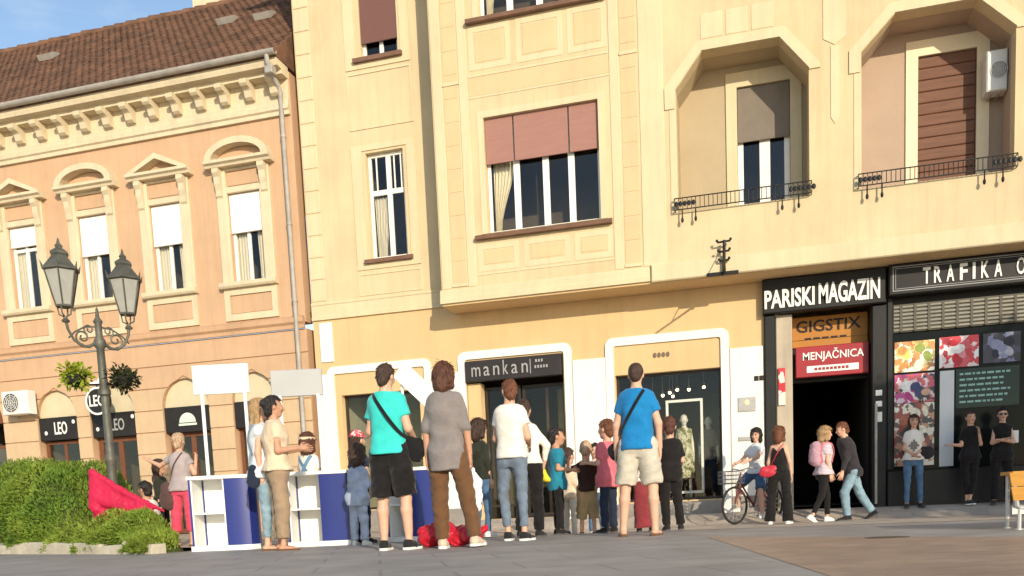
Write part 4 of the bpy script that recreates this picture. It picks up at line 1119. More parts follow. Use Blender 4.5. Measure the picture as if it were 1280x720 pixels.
# air conditioners
M_ACW = mat('ac_white_enamel', (0.74, 0.72, 0.66), 0.45, 0.08, 4, 0.05, 40)
def air_conditioner(x0, x1, y0, y1, z0, z1, label, fx=0.35):
    a = thing('air_conditioner', ((x0 + x1) / 2, (y0 + y1) / 2, z0), label, 'air conditioner', 'air conditioners on the walls')
    t_ = MB(); t_.cbox(x0, x1, y0, y1, z0, z1, 0.02); t_.build('case', M_ACW, a)
    cx, cz, r = x0 + (x1 - x0) * fx, (z0 + z1) / 2, min((z1 - z0) * 0.42, (x1 - x0) * 0.42)
    circ = lambda q: [(cx + q * math.cos(t), cz + q * math.sin(t)) for t in np.linspace(0, 2 * math.pi, 25)[:-1]]
    t_ = MB(); t_.prism(circ(r), y0 - 0.004, y0 + 0.0); t_.build('fan_opening', mat('ac_dark', (0.05, 0.05, 0.05), 0.6, 0.2, 8), a)
    t_ = MB()
    for q in (1.0, 0.78, 0.56, 0.34):
        t_.prism(circ(r * q), y0 - 0.016, y0 - 0.008, [circ(r * q - 0.012)])
    for k in range(8):
        an = k * math.pi / 4; t_.tube([(cx, y0 - 0.018, cz), (cx + r * math.cos(an), y0 - 0.018, cz + r * math.sin(an))], 0.005, 4)
    t_.build('fan_grille', M_ACW, a)
    t_ = MB(); t_.tube([(x0 + 0.1, y0 + 0.05, z0 - 0.02), (x0 + 0.1, y1 + 0.16, z0 - 0.02)], 0.015, 6); t_.tube([(x1 - 0.1, y0 + 0.05, z0 - 0.02), (x1 - 0.1, y1 + 0.16, z0 - 0.02)], 0.015, 6); t_.build('wall_bracket', M_ZINC, a)
    return a
air_conditioner(-17.42, -16.66, 17.60, 17.86, 3.07, 3.62, 'white air conditioner on the peach wall left of the arches', 0.36)
air_conditioner(3.93, 4.255, 17.62, 17.92, 7.06, 7.72, 'white air conditioner high inside the right loggia', 0.58)

# ------------------------------------------------------------------ street lamp
M_LAMP = mat('weathered_green_iron', (0.105, 0.105, 0.085), 0.55, 0.3, 7, 0.3, 50, metal=0.35, col2=(0.17, 0.16, 0.13), col2_amt=0.7)
M_LGLASS = mat('frosted_lamp_glass', (0.36, 0.35, 0.31), 0.25, 0.15, 5, spec=0.5)
lamp = thing('street_lamp', (-8.93, 10.86, 0), 'ornate iron street lamp with two lanterns and hanging plants', 'street lamp', rot=R(62) + 1e-6); lamp.scale = (0.95, 0.95, 0.95)
pb = MB(); pb.lathe([(0.20, 0), (0.20, 0.12), (0.16, 0.16), (0.16, 0.55), (0.13, 0.62), (0.14, 0.70), (0.08, 0.78), (0.066, 1.3), (0.085, 1.34), (0.085, 1.40), (0.062, 1.45), (0.058, 2.3), (0.09, 2.33), (0.09, 2.40), (0.062, 2.44), (0.055, 3.0), (0.085, 3.04), (0.085, 3.12), (0.05, 3.18), (0.05, 3.36), (0.07, 3.40), (0.03, 3.46), (0.018, 3.58), (0.0, 3.62)], n=16)
pb.build('pole', M_LAMP, lamp, smooth=True)
def spiral(c, r0, turns, n, sx, start):
    return [(c[0] + sx * (r0 * (1 - 0.75 * k / n)) * math.cos(start + turns * 2 * math.pi * k / n), 0, c[1] + (r0 * (1 - 0.75 * k / n)) * math.sin(start + turns * 2 * math.pi * k / n)) for k in range(n + 1)]
for sx in (-1, 1):
    ab = MB()
    ab.tube([(sx * x, 0, z) for x, z in ((0.04, 3.10), (0.16, 3.02), (0.26, 3.02), (0.37, 3.10), (0.44, 3.24), (0.46, 3.36))], [0.026, 0.024, 0.022, 0.02, 0.02, 0.024], 7)
    ab.tube(spiral((0.24 * sx, 3.15), 0.11, 1.4, 20, sx, -1.6), 0.014, 5)
    ab.tube(spiral((0.14 * sx, 3.27), 0.08, 1.3, 18, sx, -1.2), 0.012, 5)
    ab.tube([(sx * 0.05, 0, 3.32), (sx * 0.2, 0, 3.30), (sx * 0.34, 0, 3.22), (sx * 0.44, 0, 3.12)], 0.013, 5)
    arm = ab.build('arm', M_LAMP, lamp, smooth=True)
    lx = 0.46 * sx
    hb = MB(); hb.lathe([(0.05, 0), (0.06, 0.02), (0.03, 0.05), (0.03, 0.08)], (lx, 0, 3.34), 8)
    for k in range(4):     # cradle holding the glass
        a = math.pi / 4 + k * math.pi / 2
        hb.tube([(lx, 0, 3.41), (lx + 0.085 * math.cos(a), 0.085 * math.sin(a), 3.45), (lx + 0.10 * math.cos(a), 0.10 * math.sin(a), 3.56)], 0.011, 5)
    hb.lathe([(0.105, 0), (0.125, 0.0), (0.13, 0.025), (0.11, 0.03)], (lx, 0, 3.55), 6)
    for k in range(6):     # glazing bars
        a = k * math.pi / 3
        hb.tube([(lx + 0.12 * math.cos(a), 0.12 * math.sin(a), 3.57), (lx + 0.235 * math.cos(a), 0.235 * math.sin(a), 4.06)], 0.012, 5)
        hb.tube([(lx + 0.25 * math.cos(a), 0.25 * math.sin(a), 4.08), (lx + 0.28 * math.cos(a), 0.28 * math.sin(a), 4.17)], [0.02, 0.003], 5)
    hb.lathe([(0.235, 0), (0.265, 0.01), (0.265, 0.04), (0.24, 0.05), (0.20, 0.10), (0.13, 0.19), (0.115, 0.22), (0.13, 0.24), (0.13, 0.27), (0.09, 0.30), (0.045, 0.33), (0.06, 0.36), (0.03, 0.39), (0.012, 0.46), (0.0, 0.48)], (lx, 0, 4.05), 6)
    lan = hb.build('lantern', M_LAMP, lamp)
    gb = MB(); gb.lathe([(0.108, 0), (0.222, 0.49)], (lx, 0, 3.57), 6); gb.build('glass', M_LGLASS, lan)
def leaf_cloud(n, sampler, size, up=0.3, aspect=0.45, rng=RNG, droop=0.0):
    """n separate leaf blades (kite-shaped quads) around sampled points with outward directions"""
    P_, D_ = sampler(n)
    D_ = D_ + rng.normal(0, 0.55, D_.shape); D_[:, 2] += up
    D_ /= np.linalg.norm(D_, axis=1)[:, None]
    S_ = np.cross(D_, rng.normal(0, 1, D_.shape)); S_ /= np.linalg.norm(S_, axis=1)[:, None]
    L = size * rng.uniform(0.6, 1.4, n)[:, None]; W = L * aspect
    N_ = np.cross(D_, S_)
    a = P_; b = P_ + D_ * L * 0.5 + S_ * W * 0.5 + N_ * W * 0.12; c = P_ + D_ * L; d = P_ + D_ * L * 0.5 - S_ * W * 0.5 + N_ * W * 0.12
    V = np.stack([a, b, c, d], 1).reshape(-1, 3)
    F = np.arange(4 * n).reshape(n, 4)
    return V, F
def ell_sampler(c, r, inner=0.45):
    def f(n):
        d = RNG.normal(0, 1, (n, 3)); d /= np.linalg.norm(d, axis=1)[:, None]
        q = RNG.uniform(inner, 1.0, n)[:, None]
        lump = 1 + 0.22 * np.sin(d[:, :1] * 7 + 1) * np.cos(d[:, 1:2] * 6 + d[:, 2:] * 5)
        return np.array(c) + d * np.array(r) * q * lump, d.copy()
    return f
def leaf_mat(name, c1, c2, scale=9):
    m = mat(name, c1, 0.6, 0.35, scale, col2=c2, col2_amt=1.0, spec=0.25)
    nt = m.node_tree; b = nt.nodes['Principled BSDF']
    out = nt.nodes['Material Output']
    tr = _node(nt, 'ShaderNodeBsdfTranslucent'); ms = _node(nt, 'ShaderNodeMixShader'); ms.inputs[0].default_value = 0.28
    src = b.inputs['Base Color'].links[0].from_socket
    nt.links.new(src, tr.inputs['Color']); nt.links.new(b.outputs[0], ms.inputs[1]); nt.links.new(tr.outputs[0], ms.inputs[2])
    nt.links.new(ms.outputs[0], out.inputs['Surface'])
    return m
M_LEAF_Y = leaf_mat('lime_leaf', (0.34, 0.38, 0.03), (0.22, 0.30, 0.03))
M_LEAF_D = leaf_mat('dark_leaf', (0.035, 0.05, 0.018), (0.06, 0.06, 0.025))
for sx, mm_, lab in ((-1, M_LEAF_Y, 'lime green trailing plant in a basket on the lamp post'), (1, M_LEAF_D, 'dark green plant in a basket on the lamp post')):
    px = (-8.93 + sx * 0.31 * math.cos(R(50)) , 10.86 + sx * 0.31 * math.sin(R(50)) - 0.08)
    pl = thing('hanging_plant', (px[0], px[1], 2.3), lab, 'plant', 'plants on the lamp post')
    ROOTLOC[pl] = Vector((px[0], px[1], 2.3))
    t_ = MB(); t_.lathe([(0.05, 0.0), (0.12, 0.05), (0.15, 0.16), (0.135, 0.16), (0.0001, 0.12)], (px[0], px[1], 2.30), 12); t_.tube([(px[0], px[1], 2.33), (-8.93 + sx * 0.05, 10.86, 2.36)], 0.015, 5)
    t_.build('basket', M_IRON, pl)
    V, F = leaf_cloud(420, ell_sampler((px[0], px[1], 2.45), (0.21, 0.21, 0.18), 0.15), 0.075, -0.15, 0.55)
    V -= np.array([px[0], px[1], 2.3]); link_mesh('foliage', mesh_np('foliage', V, F), mm_, pl)

# ------------------------------------------------------------------ hedge bed with its stone kerb
HA, HB = Vector((-15.5, 12.77)), Vector((-6.90, 9.11))
hd = (HB - HA).normalized(); hn = Vector((-hd.y, hd.x)); HLEN = (HB - HA).length
def hedge_h(u, v):
    """height of the hedge: u metres from its right end, v metres in from the front"""
    lump = 0.10 * np.sin(u * 2.9 + 0.7) * np.cos(v * 3.1 + u) + 0.07 * np.sin(u * 6.3 + v * 5) + 0.04 * np.sin(u * 13 + v * 9)
    low = 0.14 + 0.30 * np.clip(u / 0.9, 0, 1) ** 0.7 - 0.10 * np.clip((v - 0.7), 0, 1)
    tall = 1.52 - 0.25 * np.exp(-((v - 0.7) / 0.35) ** 2 * 0) 
    t = np.clip((u - 2.75 + 0.25 * np.sin(v * 4)) / 0.95, 0, 1); t = t * t * (3 - 2 * t)
    h = low * (1 - t) + tall * t
    edge = np.clip(v / 0.35, 0, 1) ** 0.6 * np.clip((1.75 - v) / 0.3, 0, 1) ** 0.5 * np.clip((0.30 + 0.42 * u - v) / 0.3, 0, 1) ** 0.5
    return np.maximum(0.08, (h + lump) * (0.45 + 0.55 * edge))
def hpos(u, v):
    return np.stack([HB.x - hd.x * u + hn.x * v, HB.y - hd.y * u + hn.y * v], -1)
def hedge_sampler(n):
    u = RNG.uniform(0.0, HLEN * 0.75, n); v = RNG.uniform(0.0, 1.0, n) * np.minimum(1.7, 0.25 + 0.42 * u)
    front = RNG.uniform(0, 1, n) < 0.5
    v = np.where(front, np.abs(RNG.normal(0, 0.14, n)) + 0.02 - 0.16 * np.clip(np.sin(u * 4.1) + 0.5 * np.sin(u * 9.7 + 1), 0, 1), v)
    H = hedge_h(u, v)
    z = np.where(front, RNG.uniform(0.12, 1.0, n) * H, H - np.abs(RNG.normal(0, 0.07, n)))
    xy = hpos(u, v - np.where(front, 0.10 * np.sin(u * 5 + z * 7) + 0.05, 0))
    d = np.zeros((n, 3)); d[:, :2] = -np.array([hn.x, hn.y]) * np.where(front, 0.9, 0.25)[:, None]; d[:, 2] = np.where(front, 0.35, 0.9)
    return np.concatenate([xy, z[:, None]], 1), d
M_HEDGE = leaf_mat('juniper_green', (0.145, 0.245, 0.032), (0.27, 0.34, 0.05), 3.0)
hedge = thing('hedge', (-9.5, 10.9, 0), 'bushy green juniper hedge, tall at the left and low at its end', 'hedge')
V, F = leaf_cloud(80000, hedge_sampler, 0.062, 0.2, 0.30)
link_mesh('foliage', mesh_np('foliage', V - np.array([-9.5, 10.9, 0]), F), M_HEDGE, hedge)['kind'] = 'stuff'
uu = np.linspace(0.05, HLEN * 0.75, 90); vv = np.linspace(0.03, 1.7, 16)
U, W_ = np.meshgrid(uu, vv, indexing='ij'); Hh = hedge_h(U, W_) * 0.88 - 0.04
Hh[:, 0] = 0.05; Hh[:, -1] = 0.0; Hh[0, :] = 0.0; Hh[W_ > 0.25 + 0.42 * U] = 0.0
XY = hpos(U, W_); Vc = np.concatenate([XY, Hh[..., None]], -1).reshape(-1, 3) - np.array([-9.5, 10.9, 0])
idx = np.arange(90 * 16).reshape(90, 16)
Fc = np.stack([idx[:-1, :-1], idx[1:, :-1], idx[1:, 1:], idx[:-1, 1:]], -1).reshape(-1, 4)
link_mesh('hedge_core', mesh_np('hedge_core', Vc, Fc), mat('dark_hedge_core', (0.07, 0.085, 0.02), 0.9, 0.4, 8, 0.8, 30), hedge)  # added solid core, darker green than the leaves, blocks the view through
kerb = thing('planter_kerb', (-9.5, 10.3, 0), 'low rough stone kerb along the front of the hedge', 'kerb')
M_KERB = mat('pale_kerb_stone', (0.58, 0.51, 0.39), 0.9, 0.25, 3.5, 0.6, 25, col2=(0.42, 0.37, 0.28), col2_amt=0.8)
u = -0.05
while u < 7.0:
    ln = random.uniform(0.55, 0.8); t_ = MB()
    p0 = HB - hd * u - hn * 0.16; p1 = HB - hd * (u + ln - 0.015) - hn * 0.16
    h0, h1 = random.uniform(0.10, 0.17), random.uniform(0.10, 0.17); b_ = hn * 0.20; c_ = hn * 0.03
    t_.add([(p0.x, p0.y, 0), (p1.x, p1.y, 0), (p1.x + b_.x, p1.y + b_.y, 0), (p0.x + b_.x, p0.y + b_.y, 0),
            (p0.x, p0.y, h0 - 0.03), (p1.x, p1.y, h1 - 0.03), (p0.x + c_.x, p0.y + c_.y, h0), (p1.x + c_.x, p1.y + c_.y, h1), (p1.x + b_.x, p1.y + b_.y, h1), (p0.x + b_.x, p0.y + b_.y, h0)],
           [(0, 4, 5, 1), (4, 6, 7, 5), (6, 9, 8, 7), (3, 2, 8, 9), (0, 3, 9, 6, 4), (1, 5, 7, 8, 2)])
    t_.f = [f[::-1] for f in t_.f]
    t_.build('kerb_stone', M_KERB, kerb); u += ln

# ------------------------------------------------------------------ promotion counters
M_CBLUE = mat('navy_gloss_panel', (0.022, 0.036, 0.20), 0.28, 0.08, 2.0, spec=0.5)
M_CWHITE = mat('white_laminate', (0.83, 0.82, 0.78), 0.4, 0.04, 3.0)
M_CGREY = mat('grey_header_board', (0.44, 0.435, 0.42), 0.5, 0.05, 2.0)
def counter(X, Y, rot, label, hz, hm, header=None, curved=True, wid=0.74):
    c = thing('promotion_counter', (X, Y, 0), label, 'counter', 'promotion counters', rot=rot + 1e-6)
    h = wid / 2
    if curved:
        path = [(h - 0.30, -0.22), (h - 0.14, -0.235), (h - 0.02, -0.19), (h + 0.04, -0.08), (h + 0.02, 0.08), (h - 0.10, 0.2), (0.0, 0.28), (-h + 0.1, 0.24), (-h, 0.12), (-h, -0.2)]
    else:
        path = [(h - 0.33, -0.22), (h, -0.22), (h + 0.01, 0.0), (h - 0.02, 0.15), (0, 0.26), (-h + 0.05, 0.2), (-h, 0.05), (-h, -0.2)]
    t_ = MB(); t_.sweep(path, 0.06, 0.86, 0.02); t_.build('blue_panel', M_CBLUE, c, smooth=True)
    t_ = MB(); t_.box(-h + 0.022, h - 0.31, 0.16, 0.175, 0.06, 0.86); t_.box(-h + 0.022, -h + 0.04, -0.19, 0.16, 0.06, 0.86); t_.box(h - 0.325, h - 0.31, -0.2, 0.16, 0.06, 0.86); t_.build('lining', M_CWHITE, c)
    t_ = MB(); t_.box(-h + 0.042, h - 0.327, -0.18, 0.158, 0.44, 0.462); t_.build('shelf', M_CWHITE, c)
    plan = [(x * 1.04, y * 1.06) for x, y in path]
    def slab(z0, z1, nm):
        s_ = MB(); n = len(plan); s_.v = [(x, y, z0) for x, y in plan] + [(x, y, z1) for x, y in plan]
        s_.f = [tuple(range(n)), tuple(range(2 * n - 1, n - 1, -1))] + [(i, i + n, (i + 1) % n + n, (i + 1) % n) for i in range(n)]
        return s_.build(nm, M_CWHITE, c)
    slab(0.86, 0.90, 'top'); slab(0.0, 0.06, 'base')
    if header:
        z0, z1, x0, x1, tilt = header
        for x in (x0 + 0.10, x1 - 0.06):
            t_ = MB(); t_.tube([(x, 0.13, 0.9), (x, 0.13, z0 + 0.02)], 0.022, 8); t_.build('post', M_CWHITE, c)
        t_ = MB(); t_.cbox(x0, x1, 0.115, 0.15, z0, z1, 0.008); hd_ = t_.build('header_board', hm, c)
    return c
counter(-6.25, 9.55, R(14), 'navy and white promotion counter with a blank white header, beside pink trousers', 0, M_CWHITE, (1.90, 2.25, -0.33, 0.36, 0))
counter(-5.12, 9.86, R(14), 'navy and white promotion counter with a blank grey header, behind the khaki trousers', 0, M_CGREY, (1.83, 2.15, -0.55, 0.08, 0), curved=False)
counter(-4.05, 10.35, R(-8), 'navy promotion counter without header, half hidden behind the black shorts', 0, M_CWHITE, None, wid=0.66)
# leaning white panel behind the teal shirt
t_ = MB(); t_.add([(-4.36, 10.55, 2.06), (-4.20, 10.55, 2.24), (-3.66, 10.50, 1.70), (-3.78, 10.50, 1.50), (-4.36, 10.58, 2.06), (-4.20, 10.58, 2.24), (-3.66, 10.53, 1.70), (-3.78, 10.53, 1.50)],
                  [(3, 2, 1, 0), (4, 5, 6, 7), (0, 1, 5, 4), (1, 2, 6, 5), (2, 3, 7, 6), (3, 0, 4, 7)])
ph = thing('tilted_header', (-4.05, 10.6, 0), 'white header board hanging askew behind the teal shirt', 'board')
t_.build('board', M_CWHITE, ph)
t_ = MB(); t_.tube([(-4.28, 10.62, 0.88), (-4.27, 10.60, 2.14)], 0.02, 8); t_.build('post', M_CWHITE, ph)
t_ = MB(); t_.tube([(-3.74, 10.62, 0.88), (-3.74, 10.56, 1.60)], 0.02, 8); t_.build('post', M_CWHITE, ph)

# ------------------------------------------------------------------ bench at the right edge
bench = thing('bench', (2.7, 8.25, 0), 'low bench with amber wooden boards and steel legs at the right edge', 'bench')
M_BWOOD = mat('amber_bench_wood', (0.56, 0.27, 0.05), 0.5, 0.2, 3.0, 0.15, 60, aniso=(1, 8, 8))
for k in range(2):
    t_ = MB(); z0 = 0.245 + 0.118 * k; y0 = 8.17 - 0.02 * k
    t_.add([(2.0 - 0.02 * k, y0, z0), (3.6, y0, z0), (3.6, y0 - 0.02, z0 + 0.112), (1.975 - 0.02 * k, y0 - 0.02, z0 + 0.112), (2.0 - 0.02 * k, y0 + 0.03, z0), (3.6, y0 + 0.03, z0), (3.6, y0 + 0.01, z0 + 0.112), (1.975 - 0.02 * k, y0 + 0.01, z0 + 0.112)],
           [(0, 1, 2, 3), (5, 4, 7, 6), (3, 2, 6, 7), (0, 4, 5, 1), (0, 3, 7, 4), (1, 5, 6, 2)]); t_.build('board', M_BWOOD, bench)
for k in range(3):
    t_ = MB(); t_.cbox(2.0, 3.6, 8.22 + 0.13 * k, 8.34 + 0.13 * k, 0.455, 0.485, 0.006); t_.build('seat_slat', M_BWOOD, bench)
t_ = MB(); t_.tube([(1.985, 8.16, 0.47), (2.03, 8.2, 0.20), (2.06, 8.22, 0.185), (3.6, 8.22, 0.185)], 0.022, 8); t_.box(2.0, 3.6, 8.21, 8.23, 0.13, 0.20); t_.build('rail', mat('pale_steel', (0.55, 0.54, 0.52), 0.35, 0.1, 6, metal=0.5), bench)
for x, y in ((2.055, 8.22), (3.5, 8.22), (2.055, 8.58), (3.5, 8.58)):
    t_ = MB(); t_.tube([(x, y, 0.46 if y > 8.4 else 0.2), (x, y, 0.0)], 0.018, 8); t_.lathe([(0.035, 0), (0.035, 0.01)], (x, y, 0), 10); t_.build('leg', MATS['pale_steel'], bench)

bench.location.x += 0.07
# ------------------------------------------------------------------ bicycle by the gate
bike = thing('bicycle', (-0.02, 16.75, gz(0, 16.75)), 'dark city bicycle with grey basket ridden past the white wall', 'bicycle', rot=R(52) + 1e-6)
M_TYRE = mat('tyre_rubber', (0.025, 0.024, 0.023), 0.8, 0.1, 9); M_FRAME = mat('maroon_bike_paint', (0.14, 0.04, 0.045), 0.35, 0.1, 5)
for wx in (-0.52, 0.52):
    t_ = MB(); n = 28; rr = 0.33
    pts = [(wx + rr * math.cos(2 * math.pi * k / n), 0, rr + rr * math.sin(2 * math.pi * k / n) * 0.97 + 0.01) for k in range(n + 1)]
    t_.tube(pts, 0.022, 6, cap=False); wh = t_.build('wheel', M_TYRE, bike, smooth=True)
    t_ = MB()
    for k in range(14):
        a = 2 * math.pi * k / 14; t_.tube([(wx, 0, 0.34), (wx + 0.31 * math.cos(a), 0, 0.34 + 0.31 * math.sin(a))], 0.003, 4)
    t_.tube([(wx, -0.05, 0.34), (wx, 0.05, 0.34)], 0.025, 8); t_.build('spokes', M_ZINC, wh)
t_ = MB()
for seg in (((-0.52, 0, 0.34), (-0.38, 0, 0.80), (-0.34, 0, 0.92)), ((-0.38, 0, 0.78), (0.02, 0, 0.30)), ((-0.42, 0, 0.62), (0.0, 0, 0.36)), ((0.02, 0, 0.30), (0.16, 0, 0.74), (0.18, 0, 0.82)), ((0.02, 0, 0.30), (0.52, 0, 0.34)), ((0.15, 0, 0.70), (0.52, 0, 0.34))):
    t_.tube(seg, 0.018, 6)
t_.build('frame', M_FRAME, bike)
t_ = MB(); t_.tube([(-0.22, -0.28, 0.98), (-0.32, -0.2, 1.0), (-0.36, 0, 0.96), (-0.32, 0.2, 1.0), (-0.22, 0.28, 0.98)], 0.012, 6); t_.build('handlebar', M_ZINC, bike)
t_ = MB(); t_.ball((0.20, 0, 0.85), (0.14, 0.08, 0.04), 10, 6); t_.build('saddle', M_TYRE, bike)
t_ = MB(); t_.tube([(0.02, -0.1, 0.30), (0.02, 0.1, 0.30)], 0.02, 6); t_.box(-0.06, 0.04, -0.2, -0.1, 0.12, 0.15); t_.box(0.0, 0.1, 0.1, 0.2, 0.45, 0.48); t_.tube([(0.02, -0.1, 0.30), (-0.01, -0.11, 0.14)], 0.01, 5); t_.tube([(0.02, 0.1, 0.30), (0.05, 0.11, 0.46)], 0.01, 5); t_.build('pedals', M_ZINC, bike)
t_ = MB(); t_.box(-0.76, -0.44, -0.15, 0.15, 0.72, 0.735)
for k in range(9):
    t_.box(-0.77 + 0.041 * k, -0.765 + 0.041 * k, -0.16, -0.155, 0.73, 0.95); t_.box(-0.77 + 0.041 * k, -0.765 + 0.041 * k, 0.155, 0.16, 0.73, 0.95)
for z in (0.73, 0.80, 0.87, 0.94): frame = t_.box(-0.77, -0.43, -0.163, -0.157, z, z + 0.012); t_.box(-0.77, -0.43, 0.157, 0.163, z, z + 0.012); t_.box(-0.775, -0.768, -0.16, 0.16, z, z + 0.012); t_.box(-0.435, -0.428, -0.16, 0.16, z, z + 0.012)
t_.build('basket', mat('grey_wire', (0.16, 0.16, 0.17), 0.5, 0.1, 5, metal=0.5), bike)

# shop display: white tube frame and ceiling spots in the mannequin window
df = thing('display_frame', (-1.25, 18.55, 0.32), 'white rectangular display frame around the mannequin', 'display')
t_ = MB(); t_.prism(rect(-1.72, -0.98, 0.46, 2.36), 18.53, 18.57, [rect(-1.67, -1.03, 0.51, 2.31)]); t_.build('frame', M_CWHITE, df)
for k, (x, y, z) in enumerate(((-2.05, 19.2, 2.32), (-1.82, 19.0, 2.52), (-1.70, 19.3, 2.60), (-1.62, 19.1, 2.50), (-1.55, 19.4, 2.66), (-1.28, 19.0, 2.60), (-0.98, 19.1, 2.64))):
    sp = thing('spotlight', (x, y, z), ['lowest and leftmost', 'second from the left', 'third from the left', 'fourth from the left', 'fifth from the left', 'second from the right', 'rightmost'][k] + ' small warm spotlight inside the mannequin window', 'lamp', 'spotlights in the mannequin window')
    t_ = MB(); t_.lathe([(0.02, 0.05), (0.035, 0.0), (0.035, -0.01)], (x, y, z + 0.03), 10); t_.tube([(x, y, z + 0.08), (x, y, 3.03)], 0.006, 5); t_.build('housing', M_ZINC, sp)
    t_ = MB(); t_.ball((x, y, z), 0.032, 8, 6); t_.build('bulb', glow_mat('warm_bulb', (1.0, 0.82, 0.5), 6.0), sp)

# ------------------------------------------------------------------ smooth bodies: distance fields meshed by surface nets
f32 = np.float32
class Grid:
    def __init__(s, lo, hi, h):
        s.h = h; s.lo = np.array(lo, float) - 3 * h
        n = np.ceil((np.array(hi) + 3 * h - s.lo) / h).astype(int) + 1
        s.ax = [(s.lo[i] + h * np.arange(n[i])).astype(f32) for i in range(3)]
        s.D = np.full(tuple(n), 0.5, f32)
    def sub(s, lo, hi):
        sl = []
        for i in range(3):
            a = int(np.clip(np.floor((lo[i] - s.lo[i]) / s.h), 0, len(s.ax[i])))
            b = int(np.clip(np.ceil((hi[i] - s.lo[i]) / s.h) + 1, 0, len(s.ax[i])))
            sl.append(slice(a, b))
        X = s.ax[0][sl[0]][:, None, None]; Y = s.ax[1][sl[1]][None, :, None]; Z = s.ax[2][sl[2]][None, None, :]
        return tuple(sl), X, Y, Z
    def put(s, sl, d, k):
        a = s.D[sl]
        if a.size == 0: return
        if k <= 0:
            s.D[sl] = np.minimum(a, d); return
        h = np.clip(0.5 + 0.5 * (a - d) / k, 0, 1)
        s.D[sl] = a * (1 - h) + d * h - k * h * (1 - h)
    def cone(s, a, b, ra, rb, k=0.03, flat=None, end=False, start=False):
        """tapered limb from a to b; flat=(axis, factor) squashes its section along an axis"""
        a = np.array(a, float); b = np.array(b, float); m = max(ra, rb) + k + 2 * s.h
        sl, X, Y, Z = s.sub(np.minimum(a, b) - m, np.maximum(a, b) + m)
        ab = b - a; L = float(np.linalg.norm(ab)) + 1e-9; u = ab / L
        px, py, pz = X - f32(a[0]), Y - f32(a[1]), Z - f32(a[2])
        t0 = (px * f32(u[0]) + py * f32(u[1]) + pz * f32(u[2])) / f32(L)
        t = np.clip(t0, 0, 1)
        qx, qy, qz = px - t * f32(ab[0]), py - t * f32(ab[1]), pz - t * f32(ab[2])
        r2 = qx * qx + qy * qy + qz * qz
        fac = 1.0
        if flat is not None:
            n, fl = flat; n = np.array(n, float); n /= np.linalg.norm(n)
            w = qx * f32(n[0]) + qy * f32(n[1]) + qz * f32(n[2])
            r2 = r2 + w * w * f32(1 / fl ** 2 - 1); fac = fl ** 0.5
        d = (np.sqrt(r2) - (ra + (rb - ra) * t)) * f32(fac)
        if end: d = np.maximum(d, (t0 - 1) * f32(L))
        if start: d = np.maximum(d, -t0 * f32(L))
        s.put(sl, d.astype(f32), k)
    def ell(s, c, r, k=0.02, rot=None):
        c = np.array(c, float); m = max(r) + k + 2 * s.h
        sl, X, Y, Z = s.sub(c - m, c + m)
        x, y, z = X - f32(c[0]), Y - f32(c[1]), Z - f32(c[2])
        if rot is not None:
            x, y, z = [x * f32(rot[0][i]) + y * f32(rot[1][i]) + z * f32(rot[2][i]) for i in range(3)]
        q = np.sqrt((x / r[0]) ** 2 + (y / r[1]) ** 2 + (z / r[2]) ** 2)
        s.put(sl, ((q - 1) * min(r)).astype(f32), k)
    def prof(s, zs, w, d, e, kb, lean, hipz, zlo, zhi, k=0.03, front=0.0):
        """torso: elliptic section that follows a profile over height, sheared by the lean"""
        mw = max(w) * kb + e + 0.4 * 0
        lo = (-0.9, -0.9, zlo - 2 * s.h); hi = (0.9, 0.9, zhi + 2 * s.h)
        sl, X, Y, Z = s.sub(lo, hi)
        z1 = s.ax[2][sl[2]]
        W = (np.interp(z1 / kb, zs, w) * kb + e).astype(f32)[None, None, :]; Dp = (np.interp(z1 / kb, zs, d) * kb + e).astype(f32)[None, None, :]
        up = np.maximum(Z - f32(hipz), 0)
        x = X - f32(lean[0]) * up; y = Y - f32(lean[1]) * up
        # rounder than an ellipse across the back
        q = (np.abs(x / W) ** 2.5 + np.abs(y / Dp) ** 2.5) ** f32(0.4)
        sd = (q - 1) * np.minimum(W, Dp)
        sd = np.maximum(sd, np.maximum(f32(zlo) - Z, Z - f32(zhi)))
        s.put(sl, sd.astype(f32), k)
    def each(s, fn):
        X = s.ax[0][:, None, None]; Y = s.ax[1][None, :, None]; Z = s.ax[2][None, None, :]
        s.D = fn(s.D, X, Y, Z).astype(f32)
    def net(s):
        D = s.D; S = D < 0
        n = D.shape
        c = [(i, j, k) for i in (0, 1) for j in (0, 1) for k in (0, 1)]
        def corner(A, q): return A[q[0]:n[0] - 1 + q[0], q[1]:n[1] - 1 + q[1], q[2]:n[2] - 1 + q[2]]
        cnt = sum(corner(S, q).astype(np.int8) for q in c)
        act = (cnt > 0) & (cnt < 8)
        I = np.argwhere(act)
        if len(I) == 0: return np.zeros((0, 3)), np.zeros((0, 4), int)
        idx = np.full(act.shape, -1, np.int64); idx[act] = np.arange(len(I))
        vals = {q: D[I[:, 0] + q[0], I[:, 1] + q[1], I[:, 2] + q[2]].astype(float) for q in c}
        pos = np.zeros((len(I), 3)); num = np.zeros(len(I))
        for a in c:
            for ax in range(3):
                if a[ax]: continue
                b = list(a); b[ax] = 1; b = tuple(b)
                da, db = vals[a], vals[b]
                m = (da < 0) != (db < 0)
                t = np.where(m, da / np.where(m, da - db, 1), 0)
                p = np.array(a, float)[None, :] + np.eye(3)[ax][None, :] * t[:, None]
                pos += p * m[:, None]; num += m
        V = (I + pos / num[:, None]) * s.h + s.lo
        F = []
